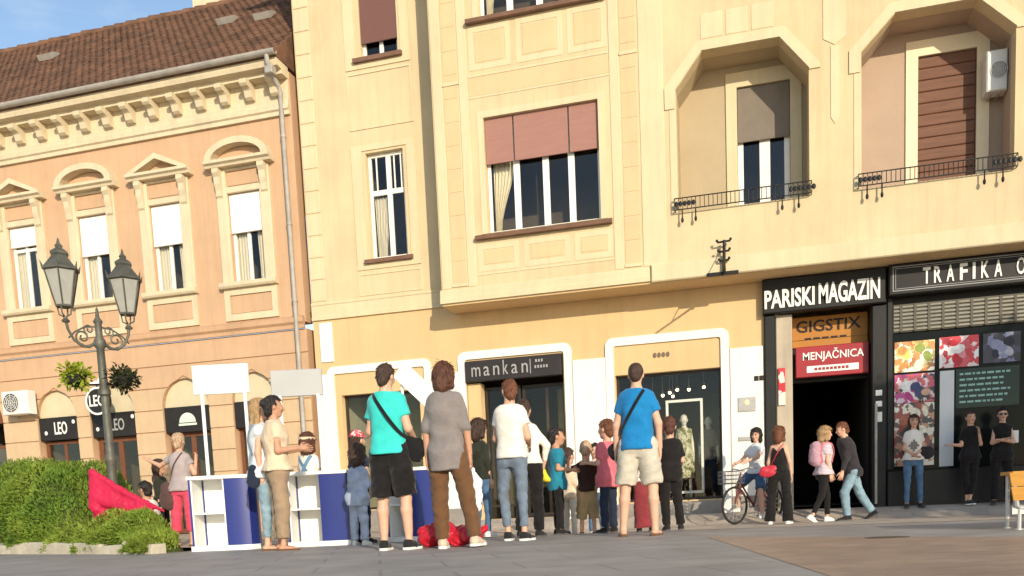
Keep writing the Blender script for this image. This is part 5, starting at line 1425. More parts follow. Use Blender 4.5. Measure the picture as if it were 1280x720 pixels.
        for ax in range(3):
            o1, o2 = (ax + 1) % 3, (ax + 2) % 3
            sl0 = [slice(None)] * 3; sl1 = [slice(None)] * 3
            sl0[ax] = slice(0, n[ax] - 1); sl1[ax] = slice(1, n[ax])
            A, B = S[tuple(sl0)], S[tuple(sl1)]
            E = np.argwhere(A != B)
            E = E[(E[:, o1] > 0) & (E[:, o2] > 0) & (E[:, o1] < n[o1] - 1) & (E[:, o2] < n[o2] - 1)]
            ins = A[E[:, 0], E[:, 1], E[:, 2]]
            def cell(d1, d2):
                q = E.copy(); q[:, o1] += d1; q[:, o2] += d2
                return idx[q[:, 0], q[:, 1], q[:, 2]]
            Q = np.stack([cell(-1, -1), cell(0, -1), cell(0, 0), cell(-1, 0)], 1)
            Q[~ins] = Q[~ins][:, ::-1]
            F.append(Q)
        F = np.concatenate(F)
        return V, F[(F >= 0).all(1)]
def smooth_obj(name, V, F, m, parent):
    me = mesh_np(name, V, F)
    me.polygons.foreach_set('use_smooth', np.ones(len(me.polygons), bool))
    return link_mesh(name, me, m, parent)
def noise3(X, Y, Z, f, ph):
    return (np.sin(X * f * 1.1 + ph + 1.7 * np.sin(Z * f * 0.63 + ph)) * np.sin(Z * f * 1.27 + 2.1 * ph + 1.3 * np.sin(Y * f * 0.8)) +
            0.6 * np.sin(Y * f * 1.9 - ph + 1.2 * np.sin(X * f)) * np.sin(Z * f * 0.7 + X * f * 0.9 + ph))

def norm(v):
    v = np.array(v, float); return v / (np.linalg.norm(v) + 1e-9)
TORSO = {'m': ([.78, .86, .92, 1.0, 1.1, 1.22, 1.33, 1.40, 1.45, 1.49, 1.53], [.125, .158, .168, .158, .150, .163, .183, .183, .145, .078, .055], [.09, .112, .115, .105, .103, .113, .115, .105, .082, .062, .055]),
         'f': ([.78, .86, .92, 1.0, 1.08, 1.18, 1.26, 1.36, 1.42, 1.46, 1.53], [.13, .172, .176, .150, .126, .134, .150, .155, .125, .065, .048], [.10, .120, .122, .102, .090, .105, .122, .100, .078, .055, .048])}

def make_hand(wr, a, fwd, inward, k, grip=0.35):
    """palm and five jointed fingers; a = direction of the hand, fwd = thumb side"""
    mb = MB()
    a = norm(a); w = np.array(fwd, float); w = norm(w - a * np.dot(w, a)); n = np.cross(a, w)
    if np.dot(n, inward) < 0: n = -n
    rings = []
    for t, wd, th in ((-0.02, .025, .020), (0.015, .032, .018), (.05, .041, .016), (.085, .040, .013), (.098, .034, .008)):
        rings.append([np.array(wr) + a * t * k + w * math.cos(q) * wd * k + n * math.sin(q) * th * k for q in np.linspace(0, 2 * math.pi, 9)[:-1]])
    vs = [p for r in rings for p in r]; fs = []
    for i in range(len(rings) - 1):
        for j in range(8): fs.append((i * 8 + j, i * 8 + (j + 1) % 8, (i + 1) * 8 + (j + 1) % 8, (i + 1) * 8 + j))
    fs.append(tuple(range(8))[::-1]); fs.append(tuple(4 * 8 + j for j in range(8)))
    mb.add(vs, fs)
    for off, L, sp in ((.030, .070, .10), (.010, .080, .03), (-.010, .075, -.03), (-.029, .058, -.10)):
        p = np.array(wr) + a * .088 * k + w * off * k; d = norm(a + w * sp); pts = [p]
        for s_ in range(3):
            ang = grip * (s_ + 0.6)
            dd = norm(d * math.cos(ang) + n * math.sin(ang)); p = p + dd * L * k * (.42, .33, .27)[s_]; pts.append(p)
        mb.tube([tuple(q) for q in pts], [.0088 * k, .0085 * k, .0078 * k, .0058 * k], 5)
    p = np.array(wr) + a * .025 * k + w * .030 * k; pts = [p]
    for dd, L in ((norm(a * .7 + w * .65 + n * .25), .036), (norm(a * .9 + w * .35 + n * .3), .03), (norm(a + w * .1 + n * .35), .024)):
        p = p + dd * L * k; pts.append(p)
    mb.tube([tuple(q) for q in pts], [.013 * k, .011 * k, .0095 * k, .0065 * k], 5)
    return mb

SKINS = {'fair': mat('fair_skin', (0.62, 0.36, 0.245), 0.55, 0.08, 14, 0.05, 90, spec=0.35),
         'tan': mat('tanned_skin', (0.50, 0.265, 0.165), 0.55, 0.08, 14, 0.05, 90, spec=0.35),
         'doll': mat('mannequin_plastic', (0.66, 0.63, 0.56), 0.4, 0.03, 6)}
HAIRS = {}
def hair_mat(name, c):
    if name not in HAIRS:
        HAIRS[name] = mat('hair_' + name, c, 0.5, 0.45, 22, 0.6, 60, aniso=(3, 3, 0.5), spec=0.4)
    return HAIRS[name]
HC = {'black': (0.018, 0.013, 0.011), 'brown': (0.055, 0.028, 0.017), 'auburn': (0.16, 0.055, 0.022), 'blond': (0.42, 0.26, 0.12), 'light': (0.55, 0.38, 0.24), 'red_brown': (0.10, 0.035, 0.018)}
M_EYE = mat('eye_dark', (0.02, 0.015, 0.012), 0.3, 0.05, 5); M_LIP = mat('lips', (0.42, 0.13, 0.11), 0.5, 0.05, 5); M_LENS = mat('sunglass_lens', (0.012, 0.012, 0.014), 0.12, 0.05, 5, spec=0.6)

PEOPLE = {}
def human(key, X, Y, rot, H, kind, label, top=None, bottom=None, shoes=None, hair=('short', 'brown'), skin='fair', A=None, B=None,
          LA=None, LB_=None, lean=(0, 0), hs=0.96, bw=1.0, head=(0, 0), face=False, vox=0.014, z0=None, footA=None, footB=None, grip=0.35,
          name='person', cat='person', handdir=None, zg=None, toe=10):
    ph = (hash_(key) % 97) * 0.37
    kb = (H - 0.275 * hs) / 1.47
    fk = 0.94 if kind == 'f' else 1.0
    bw = bw * (0.86 if kind == 'm' else 0.93)
    zs, w, d = TORSO[kind]; w = [v * bw for v in w]; d = [v * (0.5 + 0.5 * bw) for v in d]
    sw = (0.178 if kind == 'm' else 0.15) * bw * kb; hipz = 0.93 * kb
    lean = np.array(lean, float)
    def sh_(x, y, z):
        q = max(z - hipz, 0); return np.array([x + lean[0] * q, y + lean[1] * q, z])
    arms = {}
    for s_, spec in ((1, A), (-1, B)):
        u, f = spec if spec else ((.15 * s_, .03, -1), (.06 * s_, -.16, -1))
        u = (u[0] * 0.7, u[1], u[2]) if u[2] < -0.7 else u
        S0 = sh_(s_ * sw, 0, 1.405 * kb); E = S0 + norm(u) * .285 * kb; Wp = E + norm(f) * .245 * kb
        arms[s_] = (S0, E, Wp, norm(f))
    legs = {}
    for s_, spec in ((1, LA), (-1, LB_)):
        u, f = spec if spec else ((.035 * s_, -.02, -1), (.015 * s_, .03, -1))
        h0 = np.array([s_ * .088 * kb * (1.05 if kind == 'f' else 1), 0, .915 * kb]); K = h0 + norm(u) * .425 * kb; An = K + norm(f) * .415 * kb
        legs[s_] = (h0, K, An)
    low = min(legs[1][2][2], legs[-1][2][2])
    dz = (.072 * kb - low) if z0 is None else (z0 - .92 * kb)
    off = np.array([0, 0, dz])
    zg = gz(X, Y) if zg is None else zg
    root = thing(name, (X, Y, zg), label, cat, None, rot=R(rot) + 1e-6)
    m_skin = SKINS[skin]
    # ---- body
    pts = np.array([p for s_ in (1, -1) for p in arms[s_][:3] + legs[s_]] + [sh_(0, 0, 1.5 * kb), (0.2 * bw, .15, .8 * kb), (-0.2 * bw, -.15, .8 * kb)])
    g = Grid(pts.min(0) - .13, pts.max(0) + .13, vox)
    e = -0.022 if top else 0.0
    g.prof(zs, w, d, e, kb, lean, hipz, .87 * kb, 1.50 * kb, 0.02)
    for s_ in (1, -1):
        S0, E, Wp, f = arms[s_]
        g.cone(S0 + np.array([-s_ * .03, 0, -.01]), E, .052 * kb * fk, .039 * kb * fk, .035); g.cone(E, Wp, .040 * kb * fk, .026 * kb * fk, .02)
        h0, K, An = legs[s_]
        cover = (2.0 if bottom.get('kind') == 'skirt' else bottom.get('len', 1.95)) if bottom else 0.0
        if cover > 1.0:      # under trousers only a slim core; bare ankles keep their girth
            g.cone(h0, K, .060 * kb, .040 * kb, .02); g.cone(K, An, .036 * kb, .032 * kb, .02)
            if cover < 1.7: g.cone(K * .5 + An * .5, An, .044 * kb, .033 * kb, .02)
        else:
            g.cone(h0, K, (.066 if bottom else .080) * kb, .053 * kb, .02); g.cone(K, An, .051 * kb, .034 * kb, .02)
            cm = K * .72 + An * .28 + np.array([0, .016 * kb, 0]); g.cone(K + np.array([0, .01, -.03]), cm, .045 * kb, .053 * kb, .02); g.cone(cm, K * .25 + An * .75, .053 * kb, .036 * kb, .02)
        g.cone(An, An + np.array([0, .02, -.045]) * kb, .034 * kb, .034 * kb, .015)
    nb = sh_(0, 0, 1.455 * kb)
    hc = nb + np.array([lean[0] * .12, lean[1] * .12 - .012 * hs, .175 * hs])
    g.cone(nb, hc + np.array([0, .012, -.06]) * hs, .056 * kb * fk, .052 * hs * fk, .03)
    V, F = g.net()
    # head in its own finer grid
    yaw, pit = R(head[0]), R(head[1])
    cz, sz, cx, sx = math.cos(yaw), math.sin(yaw), math.cos(pit), math.sin(pit)
    Rh = np.array([[cz, -sz, 0], [sz, cz, 0], [0, 0, 1]]) @ np.array([[1, 0, 0], [0, cx, -sx], [0, sx, cx]])
    hg = Grid((-.11 * hs, -.14 * hs, -.15 * hs), (.11 * hs, .13 * hs, .135 * hs), 0.0085)
    q = lambda *p: np.array(p) * hs
    hg.ell(q(0, .012, .028), q(.076, .096, .088), .02)
    hg.cone(q(0, -.028, -.02), q(0, -.050, -.088), .064 * hs, .036 * hs, .03)
    hg.cone(q(0, .0, -.03), q(0, -.01, -.06), .064 * hs, .055 * hs, .03)
    hg.cone(q(0, -.093, .0), q(0, -.108, -.034), .008 * hs, .015 * hs, .012)
    for s_ in (1, -1):
        hg.ell(q(s_ * .078, .012, -.012), q(.012, .022, .032), .006)
        hg.ell(q(s_ * .035, -.078, -.028), q(.022, .018, .02), .02)
    hg.cone(q(0, -.083, -.062), q(0, -.083, -.0621), .016 * hs, .016 * hs, .015)
    hg.cone(q(0, .018, -.05), q(0, .022, -.15), .052 * hs * fk, .052 * hs * fk, .02)
    Vh, Fh = hg.net()
    Vh = Vh @ Rh.T + hc
    parts_v = [V, Vh]; faces = [list(map(tuple, F)), list(map(tuple, Fh + len(V)))]
    nv = len(V) + len(Vh)
    hands = {}
    for s_ in (1, -1):
        S0, E, Wp, f = arms[s_]
        hdir = (handdir or {}).get(s_, f)
        fw = np.array([0, -1, 0.]) if abs(f[1]) < .8 else np.array([-.3 * s_, 0, 1.])
        hm = make_hand(Wp, hdir, fw, np.array([-s_, 0, -.2]), kb * fk, grip)
        parts_v.append(np.array(hm.v)); faces.append([tuple(i + nv for i in t) for t in hm.f]); nv += len(hm.v)
        hands[s_] = Wp + norm(hdir) * .10 * kb + off
    me = bpy.data.meshes.new('body')
    me.from_pydata([tuple(p) for p in (np.concatenate(parts_v) + off)], [], [t for fl in faces for t in fl])
    me.polygons.foreach_set('use_smooth', np.ones(len(me.polygons), bool)); me.update()
    body = link_mesh('body', me, m_skin, root)
    # ---- face
    def place(mb, nm, m, par):
        Vq = np.array(mb.v) * hs @ Rh.T + hc + off; mb.v = [tuple(p) for p in Vq]
        return link_mesh(nm, mb.mesh(nm, None, True), m, par)
    if face:
        for s_ in (1, -1):
            place(MB().ball((s_ * .032, -.088, -.004), (.013, .008, .0075), 8, 6), 'eye', M_EYE, body)
            place(MB().tube([(s_ * .015, -.094, .015), (s_ * .034, -.093, .019), (s_ * .052, -.084, .014)], .0045, 5), 'eyebrow', hair_mat(hair[1], HC[hair[1]]) if hair else M_EYE, body)
        place(MB().ball((0, -.099, -.064), (.022, .006, .0075), 10, 6), 'mouth', M_LIP, body)
    if face == 'glasses':
        mb = MB()
        for s_ in (1, -1): mb.ball((s_ * .034, -.098, -.004), (.028, .008, .022), 12, 6); mb.tube([(s_ * .06, -.092, .0), (s_ * .082, .01, .0)], .004, 5)
        mb.tube([(-.01, -.103, .004), (.01, -.103, .004)], .004, 5)
        place(mb, 'sunglasses', M_LENS, root)
    # ---- hair
    if hair and hair[0] != 'bald':
        st, hcn = hair[0], hair[1]
        ext = {'short': .12, 'bob': .24, 'long': .44, 'bun': .2, 'cap': .12, 'crop': .12}[st] * hs
        r = max(.125 * hs, .15 * hs)
        G = Grid((-.135 * hs, -.14 * hs, -ext), (.135 * hs, .19 * hs, .16 * hs), 0.0085 if st != 'long' else 0.0105)
        th = {'short': .009, 'crop': .007, 'bob': .027, 'long': .015, 'bun': .011, 'cap': .012}[st]
        G.ell(q(0, .014, .032), q(.077 + th, .097 + th, .090 + th), .01)
        back = {'short': -.055, 'crop': -.03}.get(st, -.06)
        G.cone(q(0, .05, .0), q(0, .058, back + .0), (.062 + th) * hs, (.052 + th) * hs, .02)
        if st == 'bob':
            for s_ in (1, -1): G.cone(q(s_ * .06, .02, .0), q(s_ * .072, .025, -.10), .050 * hs, .044 * hs, .03)
            G.cone(q(0, .06, .0), q(0, .078, -.11), .082 * hs, .070 * hs, .03)
        if st == 'long':
            for s_ in (1, -1): G.cone(q(s_ * .062, .01, .0), q(s_ * .075, .03, -.24), .036 * hs, .030 * hs, .03); G.cone(q(s_ * .075, .03, -.24), q(s_ * .06, .06, -.36), .030 * hs, .018 * hs, .03)
            G.cone(q(0, .07, .0), q(0, .095, -.22), .07 * hs, .065 * hs, .03, flat=((0, 1, 0), .6)); G.cone(q(0, .095, -.22), q(0, .10, -.38), .075 * hs, .045 * hs, .03, flat=((0, 1, 0), .5))
        if st == 'bun':
            G.ell(q(0, .115, .03), q(.045, .04, .045), .015)
        def cutf(D, X_, Y_, Z_):
            Yh, Zh = Y_ / hs, Z_ / hs
            facecut = np.minimum(np.minimum((-.030 - Yh), (.062 - Zh - .35 * (Yh + .1))) , .5)      # >0 inside face region
            facecut = np.minimum(-.028 + .25 * np.maximum(Zh, 0) - Yh, .060 - Zh)
            ear = np.minimum(np.minimum(.02 - Yh, .005 - Zh), .3) if st in ('short', 'crop', 'cap', 'bun') else facecut * 0 - 1
            inner = -(np.sqrt((X_ / (.070 * hs)) ** 2 + ((Y_ - .012 * hs) / (.09 * hs)) ** 2 + ((Z_ - .028 * hs) / (.082 * hs)) ** 2) - 1) * .07 * hs
            D = D + (.0015 if st == 'crop' else .0045) * hs * np.sin(X_ * 150 + 6 * np.sin(Z_ * 25) + ph) * np.cos(Y_ * 90 + ph) + (.001 if st == 'crop' else .004) * np.sin(Z_ * 40 + X_ * 60 + ph)
            return np.maximum(np.maximum(np.maximum(D, facecut * hs), ear * hs), inner * .6)
        G.each(cutf)
        Vv, Ff = G.net()
        # loose locks that break up the outline
        nl = {'short': 260, 'crop': 0, 'bob': 420, 'long': 520, 'bun': 240, 'cap': 60}[st]
        if nl and len(Vv) > 10:
            rg = np.random.default_rng(hash_(key)); pk = rg.integers(0, len(Vv), nl); P0 = Vv[pk]
            O_ = P0 - np.array([0, .015 * hs, .03 * hs]); O_ /= np.linalg.norm(O_, axis=1)[:, None] + 1e-9
            crown = np.array([0, .03 * hs, .12 * hs]); Fl = P0 - crown; Fl -= O_ * (Fl * O_).sum(1)[:, None]; Fl /= np.linalg.norm(Fl, axis=1)[:, None] + 1e-9
            Dl = Fl + O_ * rg.uniform(-.05, .35, nl)[:, None] + rg.normal(0, .22, (nl, 3)); Dl[:, 2] -= .25; Dl /= np.linalg.norm(Dl, axis=1)[:, None]
            Ll = (rg.uniform(.020, .045, nl) * (1.5 if st in ('long', 'bob') else 1.0) * hs)[:, None]; Sl = np.cross(Dl, O_); Sl /= np.linalg.norm(Sl, axis=1)[:, None] + 1e-9; wl = .0045 * hs
            Q = np.stack([P0 - Sl * wl - O_ * .002, P0 + Sl * wl - O_ * .002, P0 + Dl * Ll * .6 + Sl * wl * .7 + O_ * .004, P0 + Dl * Ll], 1).reshape(-1, 3)
            Ff = np.concatenate([Ff, np.arange(4 * nl).reshape(nl, 4) + len(Vv)]); Vv = np.concatenate([Vv, Q])
        smooth_obj('hair', Vv @ Rh.T + hc + off, Ff, hair_mat(hcn, HC[hcn]), root)
        if st == 'cap':
            G = Grid((-.12 * hs, -.2 * hs, -.02), (.12 * hs, .14 * hs, .16 * hs), .0085)
            G.ell(q(0, .012, .04), q(.094, .114, .098), .01); G.each(lambda D, X_, Y_, Z_: np.maximum(D, .030 * hs - Z_ + .1 * Y_))
            G.ell(q(0, -.13, .04), q(.07, .07, .010), .01)
            Vv, Ff = G.net(); smooth_obj('cap', Vv @ Rh.T + hc + off, Ff, hair[2], root)
    # ---- trousers, shorts or skirt
    if bottom:
        bm_, ln, rad, bt = bottom['m'], bottom.get('len', 1.95), bottom.get('r', (.094, .070, .056)), bottom.get('kind', 'trousers')
        lp = np.array([p for s_ in (1, -1) for p in legs[s_]])
        g = Grid(np.minimum(lp.min(0), (-.22, -.2, .5)) - .1, np.maximum(lp.max(0), (.22, .2, 1.05 * kb)) + .1, vox)
        if bt == 'skirt':
            zb = bottom['hem'] * kb
            g.prof([zb / kb, .92, 1.0], [bottom.get('w', .24), .185, .155], [bottom.get('w', .24) * .8, .132, .108], .006, kb, lean, hipz, zb, 1.02 * kb, 0.0)
        else:
            wb = bottom.get('waist', 1.02)
            g.prof(zs, w, d, .006, kb, lean, hipz, .795 * kb, wb * kb, .02)
            for s_ in (1, -1):
                h0, K, An = legs[s_]
                h1 = h0 + np.array([0, .006, 0])
                if ln <= 1.0:
                    g.cone(h1, h0 + (K - h0) * ln, rad[0] * kb, rad[1] * kb, .028, end=True)
                else:
                    g.cone(h1, K, rad[0] * kb, rad[1] * kb, .028)
                    En = K + (An - K) * (ln - 1.0)
                    g.cone(K, En, rad[1] * kb, (rad[1] + (rad[2] - rad[1]) * (ln - 1)) * kb, .018, end=True)
                g.ell((s_ * .062 * kb, .048 * kb, .885 * kb), (.082 * kb, .07 * kb, .09 * kb), .03)
        amp = bottom.get('wr', .006)
        g.each(lambda D, X_, Y_, Z_: D + np.where(np.abs(D) < .1, amp * .8 * noise3(X_, Y_, Z_, 21, ph) + amp * 1.1 * (np.abs(np.sin(Z_ * 34 + 9 * X_ + 3 * np.sin(Y_ * 17 + ph) + ph)) ** .6 - .6), 0))
        Vv, Ff = g.net(); smooth_obj('skirt' if bt == 'skirt' else ('shorts' if ln < 1.5 else 'trousers'), Vv + off, Ff, bm_, root)
    # ---- shirt
    if top:
        tm, hem, sl_, e = top['m'], top.get('hem', .88), top.get('sleeve', .55), top.get('e', .016) * 0.75
        ap = np.array([p for s_ in (1, -1) for p in arms[s_][:3]] + [sh_(0, 0, 1.5 * kb), (.2 * bw, .15, hem * kb), (-.2 * bw, -.15, hem * kb)])
        g = Grid(ap.min(0) - .12, ap.max(0) + .12, vox)
        fl = top.get('flare', .012)
        w2 = [a + fl * max(0, (1.1 - z) / .25) + (.012 if z < 1.2 else 0) for a, z in zip(w, zs)]; d2 = [a + fl * max(0, (1.1 - z) / .25) + (.026 if z < .97 else .012) for a, z in zip(d, zs)]
        tank = sl_ <= 0
        g.prof(zs, w2, d2, e, kb, lean, hipz, hem * kb, (1.475 if not tank else 1.45) * kb, .02)
        if tank:
            g.each(lambda D, X_, Y_, Z_: np.maximum(D, np.where(Z_ > 1.22 * kb, np.maximum(np.abs(X_ - f32(lean[0]) * (Z_ - hipz)) - (.125 - .25 * np.maximum(Z_ / kb - 1.25, 0)) * kb * 1.05, (Z_ / kb - 1.30) * .8 - np.abs(X_ - f32(lean[0]) * (Z_ - hipz)) * .9), -1)))
        else:
            rs = top.get('rs', .061) * 0.93
            for s_ in (1, -1):
                S0, E, Wp, f = arms[s_]
                S1 = S0 + np.array([-s_ * .035, 0, -.012])
                if sl_ <= 1.0:
                    g.cone(S1, S0 + (E - S0) * sl_, (rs + .004) * kb, (rs + .002) * kb, .035, end=True)
                else:
                    g.cone(S1, E, (rs + .002) * kb, rs * .86 * kb, .035); g.cone(E, E + (Wp - E) * (sl_ - 1), rs * .84 * kb, rs * .66 * kb, .018, end=True)
        if top.get('hood') or top.get('collar'):
            g.cone(sh_(-.05, .03, 1.47 * kb), sh_(.05, .03, 1.47 * kb), .03 * kb, .03 * kb, .02)
        amp = top.get('wr', .006)
        g.each(lambda D, X_, Y_, Z_: D + np.where(np.abs(D) < .1, amp * .7 * noise3(X_, Y_, Z_, 15, ph) + amp * 1.0 * (np.abs(np.sin(Z_ * 17 + 13 * X_ * np.sign(np.sin(ph)) + 2.5 * np.sin(X_ * 11 + Y_ * 9 + ph) + ph)) ** .6 - .6), 0))
        Vv, Ff = g.net(); smooth_obj(top.get('name', 'shirt'), Vv + off, Ff, tm, root)
    # ---- shoes
    if shoes:
        for s_ in (1, -1):
            h0, K, An = legs[s_]
            fp = (footA if s_ > 0 else footB) or 0
            ang = R(toe) * s_
            Fd = np.array([math.sin(ang), -math.cos(ang) * math.cos(R(fp)), -math.sin(R(fp))]); Fd = norm(Fd)
            Sd = norm(np.cross(Fd, (0, 0, 1))); Ud = np.cross(Sd, Fd)
            kf = kb * fk
            g = Grid((-.06 * kf, -.085 * kf, -.01), (.06 * kf, .21 * kf, .13 * kf), .0095)
            st = shoes.get('kind', 'shoe')
            if st == 'sandal':
                g.cone((0, -.035 * kf, .04 * kf), (0, .10 * kf, .024 * kf), .034 * kf, .036 * kf, .02, flat=((0, 0, 1), .75)); g.cone((0, .10 * kf, .022 * kf), (0, .155 * kf, .018 * kf), .040 * kf, .032 * kf, .02, flat=((0, 0, 1), .5))
                Mx = SKINS[skin]
            else:
                g.cone((0, -.035 * kf, .045 * kf), (0, .05 * kf, .045 * kf), .042 * kf, .042 * kf, .03); g.cone((0, .05 * kf, .036 * kf), (0, .145 * kf, .026 * kf), .046 * kf, .040 * kf, .03, flat=((0, 0, 1), .75))
                g.cone((0, -.02 * kf, .05 * kf), (0, -.015 * kf, (.095 if st == 'shoe' else .14) * kf), .044 * kf, .042 * kf, .02, end=True)
                Mx = shoes['m']
            g.each(lambda D, X_, Y_, Z_: np.maximum(D, .012 * kf - Z_))
            Vv, Ff = g.net()
            T = np.stack([Sd, Fd, Ud], 1)
            an = An + off - Ud * .072 * kb
            so = smooth_obj('shoe' if st != 'sandal' else 'foot', Vv @ T.T + an, Ff, Mx, root)
            ol = [(.040, -.06), (.046, 0), (.044, .06), (.050, .11), (.044, .155), (.022, .188), (-.022, .188), (-.044, .155), (-.050, .11), (-.044, .06), (-.046, 0), (-.040, -.06), (-.02, -.078), (.02, -.078)]
            sm_ = MB(); n = len(ol)
            vs = [np.array([x * kf, y * kf, 0.0]) for x, y in ol] + [np.array([x * kf, y * kf, .024 * kf]) for x, y in ol]
            vs = np.array(vs) @ T.T + an
            sm_.add(vs, [tuple(range(n)), tuple(range(2 * n - 1, n - 1, -1))] + [(i, i + n, (i + 1) % n + n, (i + 1) % n) for i in range(n)])
            link_mesh('sole', sm_.mesh('sole'), shoes.get('sole', shoes['m']), so)
    PEOPLE[key] = dict(root=root, off=off, arms=arms, kb=kb, hc=hc + off, hands=hands, lean=lean, hipz=hipz, zs=zs, w=w, d=d, X=X, Y=Y, rot=R(rot), zg=zg)
    return root
def hash_(s):
    v = 7
    for c in s: v = (v * 31 + ord(c)) % 100003
    return v
def world_pt(key, p):
    q = PEOPLE[key]; c, s = math.cos(q['rot']), math.sin(q['rot'])
    return np.array([q['X'] + c * p[0] - s * p[1], q['Y'] + s * p[0] + c * p[1], q['zg'] + p[2]])
def blob(name, parts, vox, m, label, cat, k=.04, wr=0.0, cutz=None, group=None, rotz=0.0):
    """a soft object from a few tapered lumps; parts in world coordinates"""
    pts = np.array([p for a in parts for p in (a[0], a[1])]); r = max(max(a[2], a[3]) for a in parts)
    g = Grid(pts.min(0) - r - .04, pts.max(0) + r + .04, vox)
    for a in parts: g.cone(a[0], a[1], a[2], a[3], k, flat=a[4] if len(a) > 4 else None)
    if wr: g.each(lambda D, X_, Y_, Z_: D + np.where(np.abs(D) < .15, wr * noise3(X_, Y_, Z_, 23, 1.3) + wr * .7 * np.sin(X_ * 70 + 6 * np.sin(Z_ * 22)) * np.sin(Z_ * 40 + Y_ * 30), 0))
    if cutz is not None: g.each(lambda D, X_, Y_, Z_: np.maximum(D, cutz - Z_))
    V, F = g.net(); lo, hi = V.min(0), V.max(0); c = np.array([(lo[0] + hi[0]) / 2, (lo[1] + hi[1]) / 2, lo[2]])
    me = mesh_np(name, V - c, F); me.polygons.foreach_set('use_smooth', np.ones(len(me.polygons), bool))
    o = link_mesh(name, me, m); o.location = c; ROOTLOC[o] = Vector(c)
    return tag(o, label, cat, group)
def torso_pt(key, x, z, side, e=.03):
    """point on the clothed torso surface at lateral x (metres) and height z*kb; side +1 back, -1 front"""
    q = PEOPLE[key]; w = np.interp(z, q['zs'], q['w']) * q['kb'] + e; d = np.interp(z, q['zs'], q['d']) * q['kb'] + e
    t = max(0.0, 1 - abs(x / w) ** 2.5) ** .4
    zz = z * q['kb']; up = max(zz - q['hipz'], 0)
    return world_pt(key, np.array([x + q['lean'][0] * up, side * d * t + q['lean'][1] * up, zz]) + q['off'])
def strap(key, x0, z0, x1, z1, m, root, w=.028, th=.006, e=.032, n=14, sides=(1,)):
    for sd in sides:
        vs = []; fs = []
        P_ = [torso_pt(key, x0 + (x1 - x0) * i / n, z0 + (z1 - z0) * i / n, sd, e) for i in range(n + 1)]
        c = np.mean(P_, 0)
        for i in range(n + 1):
            t = norm(P_[min(i + 1, n)] - P_[max(i - 1, 0)])
            o = P_[i] - world_pt(key, np.array([0, 0, P_[i][2]])); o[2] = 0; o = norm(o); b = norm(np.cross(t, o))
            for a_, b_ in ((-.5, 0), (.5, 0), (.5, 1), (-.5, 1)): vs.append(P_[i] + b * w * a_ + o * th * b_)
        for i in range(n):
            for j in range(4): fs.append((i * 4 + j, i * 4 + (j + 1) % 4, (i + 1) * 4 + (j + 1) % 4, (i + 1) * 4 + j))
        fs += [(0, 1, 2, 3), (4 * n + 3, 4 * n + 2, 4 * n + 1, 4 * n)]
        MB().add(vs, fs).build('strap', m, root)

# ------------------------------------------------------------------ people
def cloth(name, c, var=.12, scale=7, rough=.85, **kw):
    return mat('cloth_' + name, c, rough, var * 1.4, scale, .30, 30, spec=.15, sheen=.15, **kw)
C_TEAL = cloth('turquoise', (0.045, 0.57, 0.51)); C_BLK = cloth('black', (0.014, 0.012, 0.012), .3); C_GREY = cloth('grey', (0.225, 0.195, 0.185))
C_BRN = cloth('brown', (0.135, 0.066, 0.030)); C_WHT = cloth('white', (0.78, 0.72, 0.64), .06); C_JEAN = cloth('grey_blue_denim', (0.155, 0.195, 0.255), .2, 9)
C_BLUE = cloth('royal_blue', (0.012, 0.19, 0.44)); C_BEIGE = cloth('beige', (0.52, 0.47, 0.38)); C_SAND = cloth('sand', (0.66, 0.52, 0.36)); C_KHAKI = cloth('khaki', (0.32, 0.225, 0.145))
C_PINK = cloth('hot_pink', (0.68, 0.075, 0.13)); C_ROSE = cloth('rose', (0.68, 0.16, 0.19)); C_LILAC = cloth('lilac_grey', (0.40, 0.335, 0.325)); C_DKG = cloth('dark_green', (0.03, 0.032, 0.022), .3)
C_DENIM_L = cloth('pale_denim', (0.40, 0.46, 0.58), .18, 10); C_LJEAN = cloth('light_jeans', (0.22, 0.32, 0.38), .2, 9); C_NAVY = cloth('navy', (0.02, 0.028, 0.05), .2); C_PETROL = cloth('petrol', (0.02, 0.20, 0.29))
C_CAMO = mat('cloth_camo', (0.46, 0.33, 0.18), .85, .1, 8, .25, 160, col2=(0.25, 0.19, 0.09), col2_amt=.7); C_MAROON = cloth('maroon', (0.25, 0.04, 0.045)); C_DKBR = cloth('dark_brown', (0.045, 0.022, 0.016))
C_STRIPE = wave_mat('cloth_mauve_stripe', (0.42, 0.30, 0.36), (0.66, 0.58, 0.60), 13, 'Z', .85, (.4, .6)); C_BJEAN = cloth('blue_jeans', (0.085, 0.16, 0.27), .25, 8); C_DSH = cloth('denim_blue', (0.05, 0.10, 0.19), .2, 9)
C_JACKET = cloth('charcoal', (0.035, 0.03, 0.033), .25); C_PALE = cloth('pale_blue_white', (0.62, 0.64, 0.66), .1); C_POLKA = cells_mat('cloth_red_polka', [(0.50, 0.03, 0.04), (0.55, 0.04, 0.05), (0.50, 0.03, 0.04), (0.75, 0.6, 0.58)], 38, .8)
S_BLK = dict(m=cloth('shoe_black', (0.02, 0.019, 0.02)), sole=cloth('sole_grey', (0.10, 0.095, 0.09))); S_WHT = dict(m=cloth('shoe_white', (0.72, 0.70, 0.66), .06), sole=cloth('sole_white', (0.76, 0.74, 0.70), .05))
S_BWH = dict(m=MATS['cloth_shoe_black'], sole=MATS['cloth_sole_white']); S_BEI = dict(m=cloth('shoe_beige', (0.55, 0.45, 0.34)), sole=MATS['cloth_sole_white']); S_SAN = dict(m=MATS['cloth_shoe_beige'], sole=cloth('sole_brown', (0.14, 0.075, 0.04)), kind='sandal')
FWD_A = ((.16, .10, -1), (-.15, -1, -.25)); FWD_B = ((-.16, .10, -1), (.15, -1, -.25))
SKINNY = (.090, .058, .044); STRAIGHT = (.098, .076, .068)

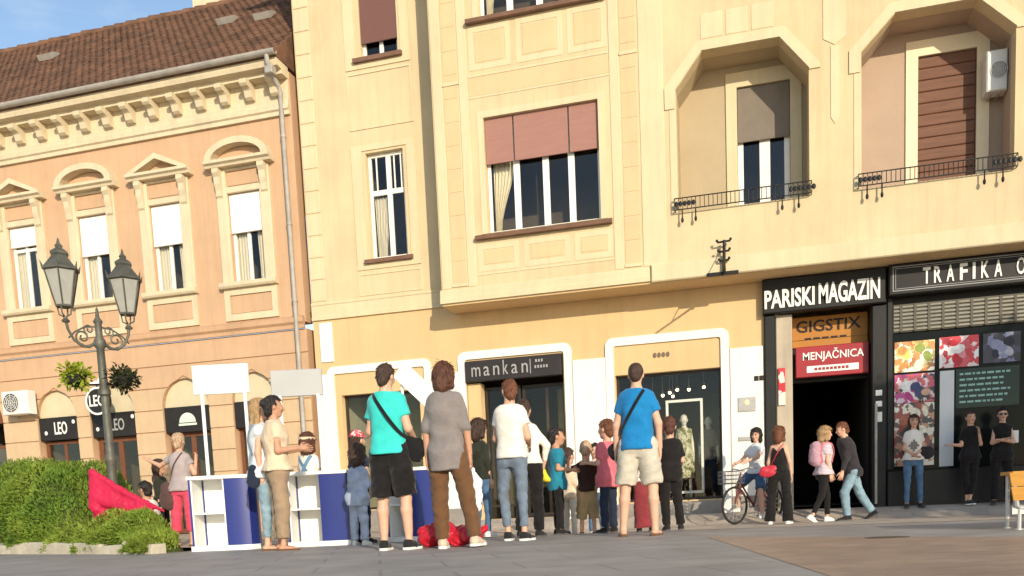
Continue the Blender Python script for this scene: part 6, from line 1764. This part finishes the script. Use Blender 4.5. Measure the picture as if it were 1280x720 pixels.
human('teal', -3.43, 8.10, 178, 1.80, 'm', 'person in turquoise T-shirt and black shorts seen from behind', dict(m=C_TEAL, hem=.90, sleeve=.6, flare=.02, e=.02), dict(m=C_BLK, len=.95, r=(.112, .112, .1), wr=.008), S_BWH, ('short', 'brown'), 'fair',
      A=((.22, -.05, -1), (-.2, -1, -.1)), B=((-.28, .08, -1), (.1, -.9, -.45)), LA=((.05, -.05, -1), (.0, .06, -1)), LB_=((-.13, .02, -1), (-.03, .03, -1)), vox=.0135, head=(-8, 8))
human('grey', -2.85, 8.14, 182, 1.76, 'm', 'person in loose grey shirt and brown trousers seen from behind', dict(m=C_GREY, hem=.74, sleeve=1.05, flare=.02, e=.026, rs=.066, wr=.009, collar=True), dict(m=C_BRN, r=(.108, .082, .066), wr=.007), S_BEI, ('bob', 'red_brown'), 'tan',
      A=((.20, .08, -1), (.02, -.05, -1)), B=((-.25, .05, -1), (-.04, -.18, -1)), LA=((.02, 0, -1), (-.02, .02, -1)), LB_=((-.20, -.03, -1), (-.16, .04, -1)), vox=.0135)
human('white', -2.53, 9.34, 172, 1.73, 'm', 'person in white T-shirt and grey-blue jeans seen from behind', dict(m=C_WHT, hem=.90, sleeve=.55, flare=.012), dict(m=C_JEAN, len=1.80, r=SKINNY), S_BWH, ('short', 'auburn'), 'fair',
      A=((.18, -.1, -1), (-.35, -.9, -.3)), B=((-.16, -.1, -1), (.3, -.9, -.3)), LA=((.08, 0, -1), (-.10, .02, -1)), LB_=((-.03, 0, -1), (-.03, .03, -1)), head=(40, 0), vox=.0135, lean=(.0, .02))
human('blue', -1.18, 9.46, 180, 1.81, 'm', 'person in bright blue T-shirt and pale shorts seen from behind', dict(m=C_BLUE, hem=.87, sleeve=.6, flare=.012, e=.018), dict(m=C_BEIGE, len=.92, r=(.112, .108, .1), wr=.008), S_SAN, ('crop', 'brown'), 'fair',
      A=((.28, .02, -1), (.08, -.18, -1)), B=((-.28, .02, -1), (-.03, -.2, -1)), LA=((.12, -.02, -1), (.08, .03, -1)), LB_=((-.12, -.02, -1), (-.03, .03, -1)), vox=.0135)
human('dark_woman', -5.10, 8.84, 128, 1.70, 'f', 'person in beige T-shirt and khaki trousers facing right with forearms raised', dict(m=C_SAND, hem=.90, sleeve=.55, flare=.02, e=.022), dict(m=C_KHAKI, r=(.105, .085, .075), len=1.85), S_SAN, ('bun', 'black'), 'tan',
      A=((.15, -.2, -1), (-.1, -.95, .1)), B=((-.12, .02, -1), (.1, -1, .12)), bw=1.12, vox=.0135)
human('blonde', -5.36, 8.98, 118, 1.70, 'f', 'person in pale top and light jeans standing left of the beige T-shirt', dict(m=C_PALE, hem=.84, sleeve=.35, flare=.03, e=.022), dict(m=C_LJEAN, r=SKINNY, len=1.8), S_SAN, ('long', 'blond'), 'fair',
      A=((.2, .02, -1), (.05, -.2, -1)), B=((-.14, .12, -1), (-.02, -.05, -1)), head=(-12, 0), vox=.0135)
human('pink_trousers', -8.06, 11.25, 186, 1.64, 'f', 'person in lilac-grey top and hot pink cropped trousers beside the hedge', dict(m=C_LILAC, hem=.86, sleeve=.5, flare=.02, e=.02), dict(m=C_PINK, len=1.62, r=(.10, .082, .076)), S_SAN, ('bun', 'light'), 'fair',
      A=((.85, -.25, -.45), (.8, -.2, .35)), B=((-.35, -.1, -1), (.1, -.5, .9)), LA=((.10, 0, -1), (.09, .04, -1)), LB_=((-.03, 0, -1), (.0, .03, -1)), vox=.015)
human('dark_child', -8.80, 11.75, 100, 1.32, 'f', 'person in dark clothes behind the end of the hedge', dict(m=C_DKG, hem=.82, sleeve=1.6, flare=.03, e=.022), dict(m=C_BLK), S_BLK, ('long', 'brown'), 'tan', hs=.92, vox=.016)
human('lounger', -8.50, 11.0, -100, 1.70, 'm', 'person in pale shirt sitting low behind the draped red canvas', dict(m=C_WHT, hem=.90, sleeve=.6), dict(m=C_NAVY), S_BLK, ('short', 'black'), 'tan',
      LA=((.1, -1, .35), (.05, -.4, -1)), LB_=((-.1, -1, .35), (-.05, -.4, -1)), z0=.16, vox=.016)
human('cap_back', -5.44, 10.22, 176, 1.40, 'm', 'person in white T-shirt with pale headband behind the middle counter', dict(m=C_WHT, hem=.88, sleeve=.6, flare=.02), dict(m=C_NAVY), S_BLK, ('bob', 'red_brown'), 'tan', hs=.95, vox=.015,
      A=((.3, -.2, -1), (-.1, -.9, -.1)), B=((-.45, -.2, -.9), (-.1, -.8, -.35)))
human('denim_girl', -4.50, 9.58, 172, 1.17, 'f', 'small person in pale denim jacket and pale jeans seen from behind', dict(m=C_DENIM_L, hem=.74, sleeve=1.9, flare=.02, e=.03, rs=.07, name='jacket'), dict(m=C_DENIM_L, r=(.10, .085, .078)), S_WHT, ('bob', 'brown'), 'fair', hs=.9, bw=1.1,
      A=((.2, 0, -1), (.1, -.2, -1)), B=((-.2, -.1, -1), (0, -.9, -.3)), vox=.0135, lean=(-.03, -.08))
human('cap_kid', -4.68, 10.05, 160, 1.37, 'm', 'small person in red spotted cap behind the pale denim jacket', dict(m=C_NAVY, hem=.86, sleeve=.6), dict(m=C_NAVY), S_BLK, ('cap', 'brown', C_POLKA), 'fair', hs=.95, vox=.016)
human('behind_grey', -3.44, 11.1, 150, 1.52, 'f', 'person in dark top and blue jeans half hidden behind the grey shirt', dict(m=C_DKG, hem=.88, sleeve=1.5), dict(m=C_BJEAN, r=SKINNY), S_WHT, ('bob', 'brown'), 'fair', vox=.016)
human('white_long', -2.55, 10.12, 176, 1.62, 'f', 'person in white long-sleeved shirt and black trousers with elbow out', dict(m=C_WHT, hem=.93, sleeve=1.85, flare=.02, e=.024), dict(m=C_BLK, r=STRAIGHT), S_BLK, ('bun', 'brown'), 'fair',
      A=((.2, -.2, -1), (.0, -.6, -.8)), B=((-.62, .05, -.75), (.25, -.25, -.95)), lean=(.14, -.30), LA=((.02, 0, -1), (.10, .02, -1)), vox=.0145)
human('teal_boy', -2.36, 10.82, 112, 1.32, 'm', 'small person in petrol blue T-shirt and black trousers in profile', dict(m=C_PETROL, hem=.76, sleeve=.7, e=.022, flare=.02), dict(m=C_BLK, r=STRAIGHT), S_BLK, ('short', 'black'), 'tan', hs=.93, bw=1.05,
      A=((.1, -.3, -1), (0, -1, -.1)), B=((-.1, .05, -1), (.05, -1, -.1)), vox=.0145)
human('camo_boy', -2.01, 10.92, 184, 1.14, 'm', 'small person in dark brown T-shirt and baggy camouflage shorts', dict(m=C_DKBR, hem=.86, sleeve=.6, e=.02), dict(m=C_CAMO, len=1.45, r=(.125, .115, .105), wr=.010), S_SAN, ('crop', 'light'), 'fair', hs=.90, bw=1.12,
      A=((.75, -.4, -.35), (-.1, -.4, 1)), B=((-.45, -.1, -1), (.2, -.8, .2)), LA=((.07, 0, -1), (.03, 0, -1)), LB_=((-.07, 0, -1), (-.03, 0, -1)), vox=.0145)
human('beige_child', -2.60, 12.7, 150, 1.30, 'f', 'small person in beige top standing behind the camouflage shorts', dict(m=C_SAND, hem=.82, sleeve=1.2), dict(m=C_BEIGE), S_SAN, ('bun', 'brown'), 'fair', hs=.93, vox=.017, A=((.5, -.5, -.5), (-.2, -.5, .9)))
human('far_child', -2.36, 13.6, 10, 1.42, 'm', 'small person in pale shirt furthest back in the crowd', dict(m=C_PALE, hem=.84, sleeve=.6), dict(m=C_BJEAN), S_WHT, ('short', 'black'), 'fair', hs=.94, vox=.018, face=True)
human('rose_boy', -1.71, 10.72, -118, 1.36, 'm', 'small person in rose pink T-shirt and dark jeans facing left', dict(m=C_ROSE, hem=.74, sleeve=.75, e=.026, flare=.03, rs=.07), dict(m=C_NAVY, r=STRAIGHT), S_BLK, ('short', 'auburn'), 'fair', hs=.94, bw=1.08,
      A=((.1, -.2, -1), (0, -1, .1)), B=((-.1, 0, -1), (.1, -1, -.2)), vox=.0145)
human('maroon', -1.26, 10.62, 180, 1.22, 'f', 'small person in long maroon skirt hidden behind the bright blue T-shirt', dict(m=C_WHT, hem=.90, sleeve=.6), dict(m=C_MAROON, kind='skirt', hem=.08, w=.19), S_BLK, ('bob', 'brown'), 'fair', hs=.92, vox=.015)
human('black_boy', -0.98, 10.95, -168, 1.37, 'm', 'small person dressed all in black right of the bright blue T-shirt', dict(m=C_BLK, hem=.80, sleeve=.8, e=.024, rs=.07), dict(m=C_BLK, r=STRAIGHT), S_BLK, ('short', 'red_brown'), 'fair', hs=.94, bw=1.05,
      A=((.25, .05, -1), (.55, -.8, -.05)), B=((-.15, 0, -1), (0, -.8, -.4)), LA=((.02, 0, -1), (-.05, .02, -1)), LB_=((-.04, 0, -1), (-.10, .02, -1)), vox=.0145)
human('cyclist', 0.05, 16.84, -34, 1.66, 'f', 'person in pale T-shirt and denim shorts sitting on the bicycle', dict(m=C_PALE, hem=.90, sleeve=.6, flare=.02), dict(m=C_DSH, len=.85, r=(.105, .098, .09)), S_WHT, ('bob', 'black'), 'fair',
      A=((.1, -.75, -.75), (-.25, -.9, -.25)), B=((-.35, -.55, -.8), (.0, -.9, -.3)), LA=((.25, -.45, -1), (.05, .05, -1)), LB_=((-.25, -.75, -.55), (-.05, .15, -1)), z0=.90, vox=.017, face=True, head=(12, 5))
human('tank_woman', 0.42, 16.0, 168, 1.66, 'f', 'person in black tank top and black flared trousers seen from behind', dict(m=C_BLK, hem=.96, sleeve=0, e=.010), dict(m=C_BLK, r=(.095, .078, .098), len=2.05), S_WHT, ('bob', 'auburn'), 'fair',
      A=((.22, .05, -1), (.10, -.2, -1)), B=((-.22, .05, -1), (-.10, -.2, -1)), LA=((.12, 0, -1), (.07, 0, -1)), LB_=((-.10, 0, -1), (-.03, 0, -1)), vox=.016)
human('stripe_woman', 1.17, 16.45, 112, 1.66, 'f', 'person in mauve striped top and black trousers walking right', dict(m=C_STRIPE, hem=.88, sleeve=.6, flare=.02, e=.022), dict(m=C_BLK, r=SKINNY, len=1.85), S_WHT, ('bob', 'blond'), 'fair',
      A=((.08, -.3, -1), (0, -.5, -1)), B=((-.1, .1, -1), (.0, -.25, -1)), LA=((0, -.30, -1), (0, .02, -1)), LB_=((0, .20, -1), (0, .50, -1)), footB=35, lean=(0, -.06), vox=.016)
human('jacket_man', 1.66, 16.55, -80, 1.74, 'm', 'person in dark jacket and pale jeans striding left past the gate', dict(m=C_JACKET, hem=.80, sleeve=1.95, e=.028, rs=.068, name='jacket', collar=True), dict(m=C_LJEAN, r=STRAIGHT), S_BLK, ('short', 'auburn'), 'fair',
      A=((.1, -.1, -1), (.05, -.3, -1)), B=((-.1, .18, -1), (0, -.05, -1)), LA=((.02, -.42, -1), (0, .12, -1)), LB_=((-.02, .36, -1), (0, .62, -1)), footB=30, lean=(0, -.26), head=(0, 14), vox=.016)
human('jeans_girl', 2.78, 17.45, 4, 1.66, 'f', 'person in white printed T-shirt and blue jeans facing the square', dict(m=C_WHT, hem=.90, sleeve=.6, flare=.015), dict(m=C_BJEAN, r=SKINNY), S_BLK, ('long', 'brown'), 'fair',
      A=((.15, -.05, -1), (-.55, -.6, -.4)), B=((-.12, -.05, -1), (.5, -.6, -.45)), LA=((.06, 0, -1), (.04, .02, -1)), face=True, vox=.016)
human('chin_woman', 3.72, 17.5, 8, 1.66, 'f', 'person in black with hand at the chin against the dark shop window', dict(m=C_BLK, hem=.86, sleeve=.7), dict(m=C_BLK, r=SKINNY, len=1.7), S_BWH, ('bun', 'brown'), 'fair',
      A=((.12, -.2, -1), (-.35, -.55, 1)), B=((-.15, -.1, -1), (-.85, -.4, .05)), LA=((-.10, -.12, -1), (-.16, .02, -1)), LB_=((.03, .0, -1), (.10, .02, -1)), face=True, vox=.016)
human('arms_crossed', 4.22, 17.45, -6, 1.68, 'f', 'person in sleeveless black with sunglasses and crossed arms near the bench', dict(m=C_BLK, hem=.80, sleeve=.12, e=.014), dict(m=C_BLK, r=STRAIGHT), S_BLK, ('bun', 'black'), 'fair',
      A=((.14, -.2, -1), (-.85, -.5, .15)), B=((-.14, -.2, -1), (.85, -.55, .22)), face='glasses', vox=.016)
# shop dummies behind the glass
C_PRINT = cells_mat('cloth_olive_print', [(0.45, 0.44, 0.30), (0.20, 0.20, 0.08), (0.58, 0.55, 0.42), (0.12, 0.13, 0.05)], 22, .8)
human('dummy', -1.38, 18.75, 10, 1.72, 'f', 'white mannequin in olive printed dress inside the shop window', dict(m=C_PRINT, hem=.80, sleeve=.1), dict(m=C_PRINT, kind='skirt', hem=.42, w=.2), None, ('bald', 'brown'), 'doll', vox=.017, name='mannequin', cat='mannequin', zg=.36)
human('dummy2', -0.90, 18.95, 0, 1.66, 'm', 'mannequin in grey shirt and dark trousers at the right of the shop window', dict(m=C_GREY, hem=.82, sleeve=1.0), dict(m=C_NAVY), None, ('bald', 'brown'), 'doll', vox=.017, name='mannequin', cat='mannequin', zg=.36)

# ------------------------------------------------------------------ bags and things people carry
M_STRAP = cloth('strap_black', (0.012, 0.011, 0.012))
def bag_at(name, c, r, m, label, cat='bag', wr=.006, flat=((0, 1, 0), .55), top=True, vox=.012):
    c = np.array(c); return blob(name, [(c + (-r[0] * .5, 0, r[2] * .1), c + (r[0] * .5, 0, r[2] * .1), r[2], r[2], flat), (c + (-r[0] * .6, 0, -r[2] * .35), c + (r[0] * .6, 0, -r[2] * .35), r[2] * .8, r[2] * .8, flat)], vox, m, label, cat, wr=wr)
p = world_pt('teal', np.array([-.20, -.05, .98])); b = bag_at('sling_bag', p, (.08, .1, .11), M_STRAP, 'black sling bag at the hip of the turquoise T-shirt'); strap('teal', .09, 1.45, -.18, 1.05, M_STRAP, b, w=.035, e=.04)
p = world_pt('blue', np.array([.20, -.08, .92])); b = bag_at('sling_bag', p, (.07, .1, .09), M_STRAP, 'black sling bag worn over the bright blue T-shirt'); strap('blue', -.09, 1.45, .175, 1.04, M_STRAP, b, w=.032, e=.038)
p = PEOPLE['grey']['hands'][-1]; p = world_pt('grey', p)
blob('plastic_bag', [(p + (.02, -.01, -.04), p + (.03, 0, -.16), .02, .05, ((0, 1, 0), .5)), (p + (.03, 0, -.16), p + (.03, 0, -.40), .055, .065, ((0, 1, 0), .5))], .012, mat('white_plastic', (0.80, 0.79, 0.77), .35, .06, 9), 'white plastic bag hanging from the hand of the grey shirt', 'bag', wr=.006)
blob('sports_bag', [(np.array((-3.20, 8.42, .11)), np.array((-3.06, 8.44, .16)), .11, .12), (np.array((-3.06, 8.44, .14)), np.array((-2.86, 8.46, .10)), .115, .10), (np.array((-2.84, 8.46, .11)), np.array((-2.72, 8.48, .11)), .095, .085), (np.array((-2.68, 8.46, .11)), np.array((-2.63, 8.46, .15)), .06, .055)], .014, mat('red_nylon', (0.52, 0.012, 0.03), .35, .15, 6, .2, 60, spec=.5), 'crumpled red sports bag on the ground at the feet of the grey shirt', 'bag', wr=.014, cutz=.004)
p = world_pt('white_long', PEOPLE['white_long']['hands'][-1])
blob('yellow_toy', [(p + (-.01, 0, 0), p + (.03, -.02, -.08), .045, .035), (p + (.03, -.02, -.08), p + (.07, -.03, -.10), .035, .025)], .01, mat('yellow_plastic', (0.80, 0.60, 0.03), .4, .1, 9), 'small bright yellow toy held at the hip of the white shirt', 'toy')
p = world_pt('tank_woman', np.array([.15, .10, .92])); b = bag_at('handbag', p, (.14, .1, .085), mat('red_leather', (0.50, 0.035, 0.055), .4, .1, 8), 'small red handbag at the hip of the black tank top'); strap('tank_woman', -.08, 1.44, .15, 1.02, MATS['red_leather'], b, w=.014, e=.022)
p = world_pt('stripe_woman', np.array([0, .17, 1.20])); b = blob('backpack', [(p + (.03, 0, .10), p + (.03, 0, -.12), .10, .12)], .014, cloth('pink_grey', (0.46, 0.27, 0.33)), 'pink-grey backpack on the back of the striped top', 'backpack', wr=.006)
for sx in (-1, 1): strap('stripe_woman', .10 * sx, 1.46, .12 * sx, 1.1, cloth('coral_strap', (0.62, 0.17, 0.17)), b, w=.035, e=.036, sides=(1, -1))
p = world_pt('pink_trousers', np.array([.22, .05, .74])); b = blob('shoulder_bag', [(p + (0, 0, .12), p + (0, 0, -.08), .09, .13, ((0, 1, 0), .5))], .014, cloth('bag_brown', (0.10, 0.055, 0.05)), 'dark brown shoulder bag beside the hot pink trousers', 'bag', wr=.006); strap('pink_trousers', -.08, 1.45, .17, 1.0, MATS['cloth_bag_brown'], b, w=.02, e=.034)
p = world_pt('blonde', np.array([-.15, .10, .86])); b = blob('shoulder_bag', [(p + (0, 0, .05), p + (0, 0, -.07), .06, .085, ((0, 1, 0), .6))], .013, C_NAVY, 'small dark bag low at the hip of the light jeans', 'bag', wr=.004)
for sx in (-1, 1): strap('blonde', .09 * sx, 1.45, .11 * sx, 1.1, cloth('strap_grey_blue', (0.20, 0.26, 0.33)), b, w=.03, e=.036, sides=(1, -1))
p = world_pt('jeans_girl', np.array([.19, -.06, .98])); bag_at('shoulder_bag', p, (.09, .1, .10), C_JACKET, 'dark bag held beside the white printed T-shirt')
# chest print on the white T-shirt
t_ = MB()
for i in range(5):
    for j in range(5):
        if (i - 2) ** 2 + (j - 2) ** 2 < 5:
            a = torso_pt('jeans_girl', -.09 + .035 * i, 1.08 + .045 * j, -1, .030); t_.box(a[0] - .017, a[0] + .017, a[1] - .012, a[1] + .004, a[2] - .02, a[2] + .02)
rt = PEOPLE['jeans_girl']['root']
V_ = np.array(t_.v) - np.array([PEOPLE['jeans_girl']['X'], PEOPLE['jeans_girl']['Y'], PEOPLE['jeans_girl']['zg']]); c_, s_ = math.cos(-PEOPLE['jeans_girl']['rot']), math.sin(-PEOPLE['jeans_girl']['rot'])
t_.v = [(c_ * x - s_ * y, s_ * x + c_ * y, z) for x, y, z in V_]; link_mesh('shirt_print', t_.mesh('shirt_print'), C_GREY, rt)
# pale headband and crossed blue braces
q = PEOPLE['cap_back']
t_ = MB(); n = 20
for k in range(n + 1):
    a = 2 * math.pi * k / n
    for z, e in ((.03, .0), (.062, .002)): t_.v.append((q['hc'][0] + (.104 + e) * math.cos(a), q['hc'][1] + .014 + (.128 + e) * math.sin(a), q['hc'][2] + z))
t_.f = [(2 * k, 2 * k + 2, 2 * k + 3, 2 * k + 1) for k in range(n)]
link_mesh('headband', t_.mesh('headband', None, True), C_SAND, q['root'])
hb = thing('backpack_harness', tuple(world_pt('cap_back', np.array([0, .15, .9]))), 'crossed blue straps over the white T-shirt behind the counter', 'strap')
strap('cap_back', .09, 1.45, -.12, 1.0, cloth('strap_blue', (0.12, 0.24, 0.36)), hb, w=.04, e=.036); strap('cap_back', -.09, 1.45, .12, 1.0, MATS['cloth_strap_blue'], hb, w=.04, e=.038)

# crumpled red lounger behind the hedge
c = np.array((-8.66, 10.22, 0))
blob('red_canvas', [(c + (-.06, 0, 1.10), c + (.42, .02, .80), .035, .035), (c + (.42, .02, .80), c + (.98, .05, .52), .035, .02), (c + (-.07, 0, 1.06), c + (-.05, -.04, .62), .05, .08, ((0, 1, 0), .5)),
                     (c + (.0, 0, .93), c + (.75, .04, .56), .085, .05, ((0, 1, 0), .45)), (c + (-.02, -.03, .74), c + (.78, .02, .50), .10, .05, ((0, 1, 0), .45)), (c + (.0, .05, .50), c + (.80, .08, .40), .14, .06, ((0, 1, 0), .6)), (c + (.0, .08, .2), c + (.6, .1, .2), .2, .14)], .014,
     mat('red_canvas', (0.50, 0.015, 0.06), .55, .12, 4, .3, 20), 'draped red canvas sloping down behind the low hedge', 'canvas', k=.05, wr=.006, cutz=.004)

# ------------------------------------------------------------------ a plaza tree outside the frame on the right, shading the tobacconist's corner
tx, ty = 10.3, 8.5
tree = thing('plaza_tree', (tx, ty, 0), 'leafy plaza tree right of the square shading the tobacconist', 'tree')
t_ = MB(); t_.tube([(tx, ty, 0), (tx + .05, ty, 1.5), (tx - .02, ty + .05, 3.0), (tx, ty, 4.4)], [.20, .16, .13, .07], 10)
for k in range(9):
    a = k * 2.4; l = 1.3 + .3 * (k % 3)
    t_.tube([(tx, ty, 2.2 + .22 * k), (tx + .5 * l * math.cos(a), ty + .5 * l * math.sin(a), 2.9 + .24 * k), (tx + l * math.cos(a), ty + l * math.sin(a), 3.2 + .25 * k)], [.07, .045, .015], 6)
t_.build('trunk', mat('bark', (0.12, 0.09, 0.065), .9, .3, 6, .8, 25), tree, smooth=True)
Vs, Fs, n0 = [], [], 0
for k in range(24):
    zf = ((k * 5) % 24) / 24; a = k * 2.4; l = (.3 + 2.3 * ((k * 7) % 10) / 10) * (1 - .45 * zf); cc = (tx + l * math.cos(a), ty + l * math.sin(a), 2.5 + 3.4 * zf)
    V, F = leaf_cloud(1300, ell_sampler(cc, (.75, .75, .6), .2), .15, 0.0, .6); Vs.append(V); Fs.append(F + n0); n0 += len(V)
link_mesh('crown', mesh_np('crown', np.concatenate(Vs) - np.array([tx, ty, 0]), np.concatenate(Fs)), leaf_mat('linden_leaf', (0.05, 0.09, 0.02), (0.08, 0.12, 0.03), 4), tree)
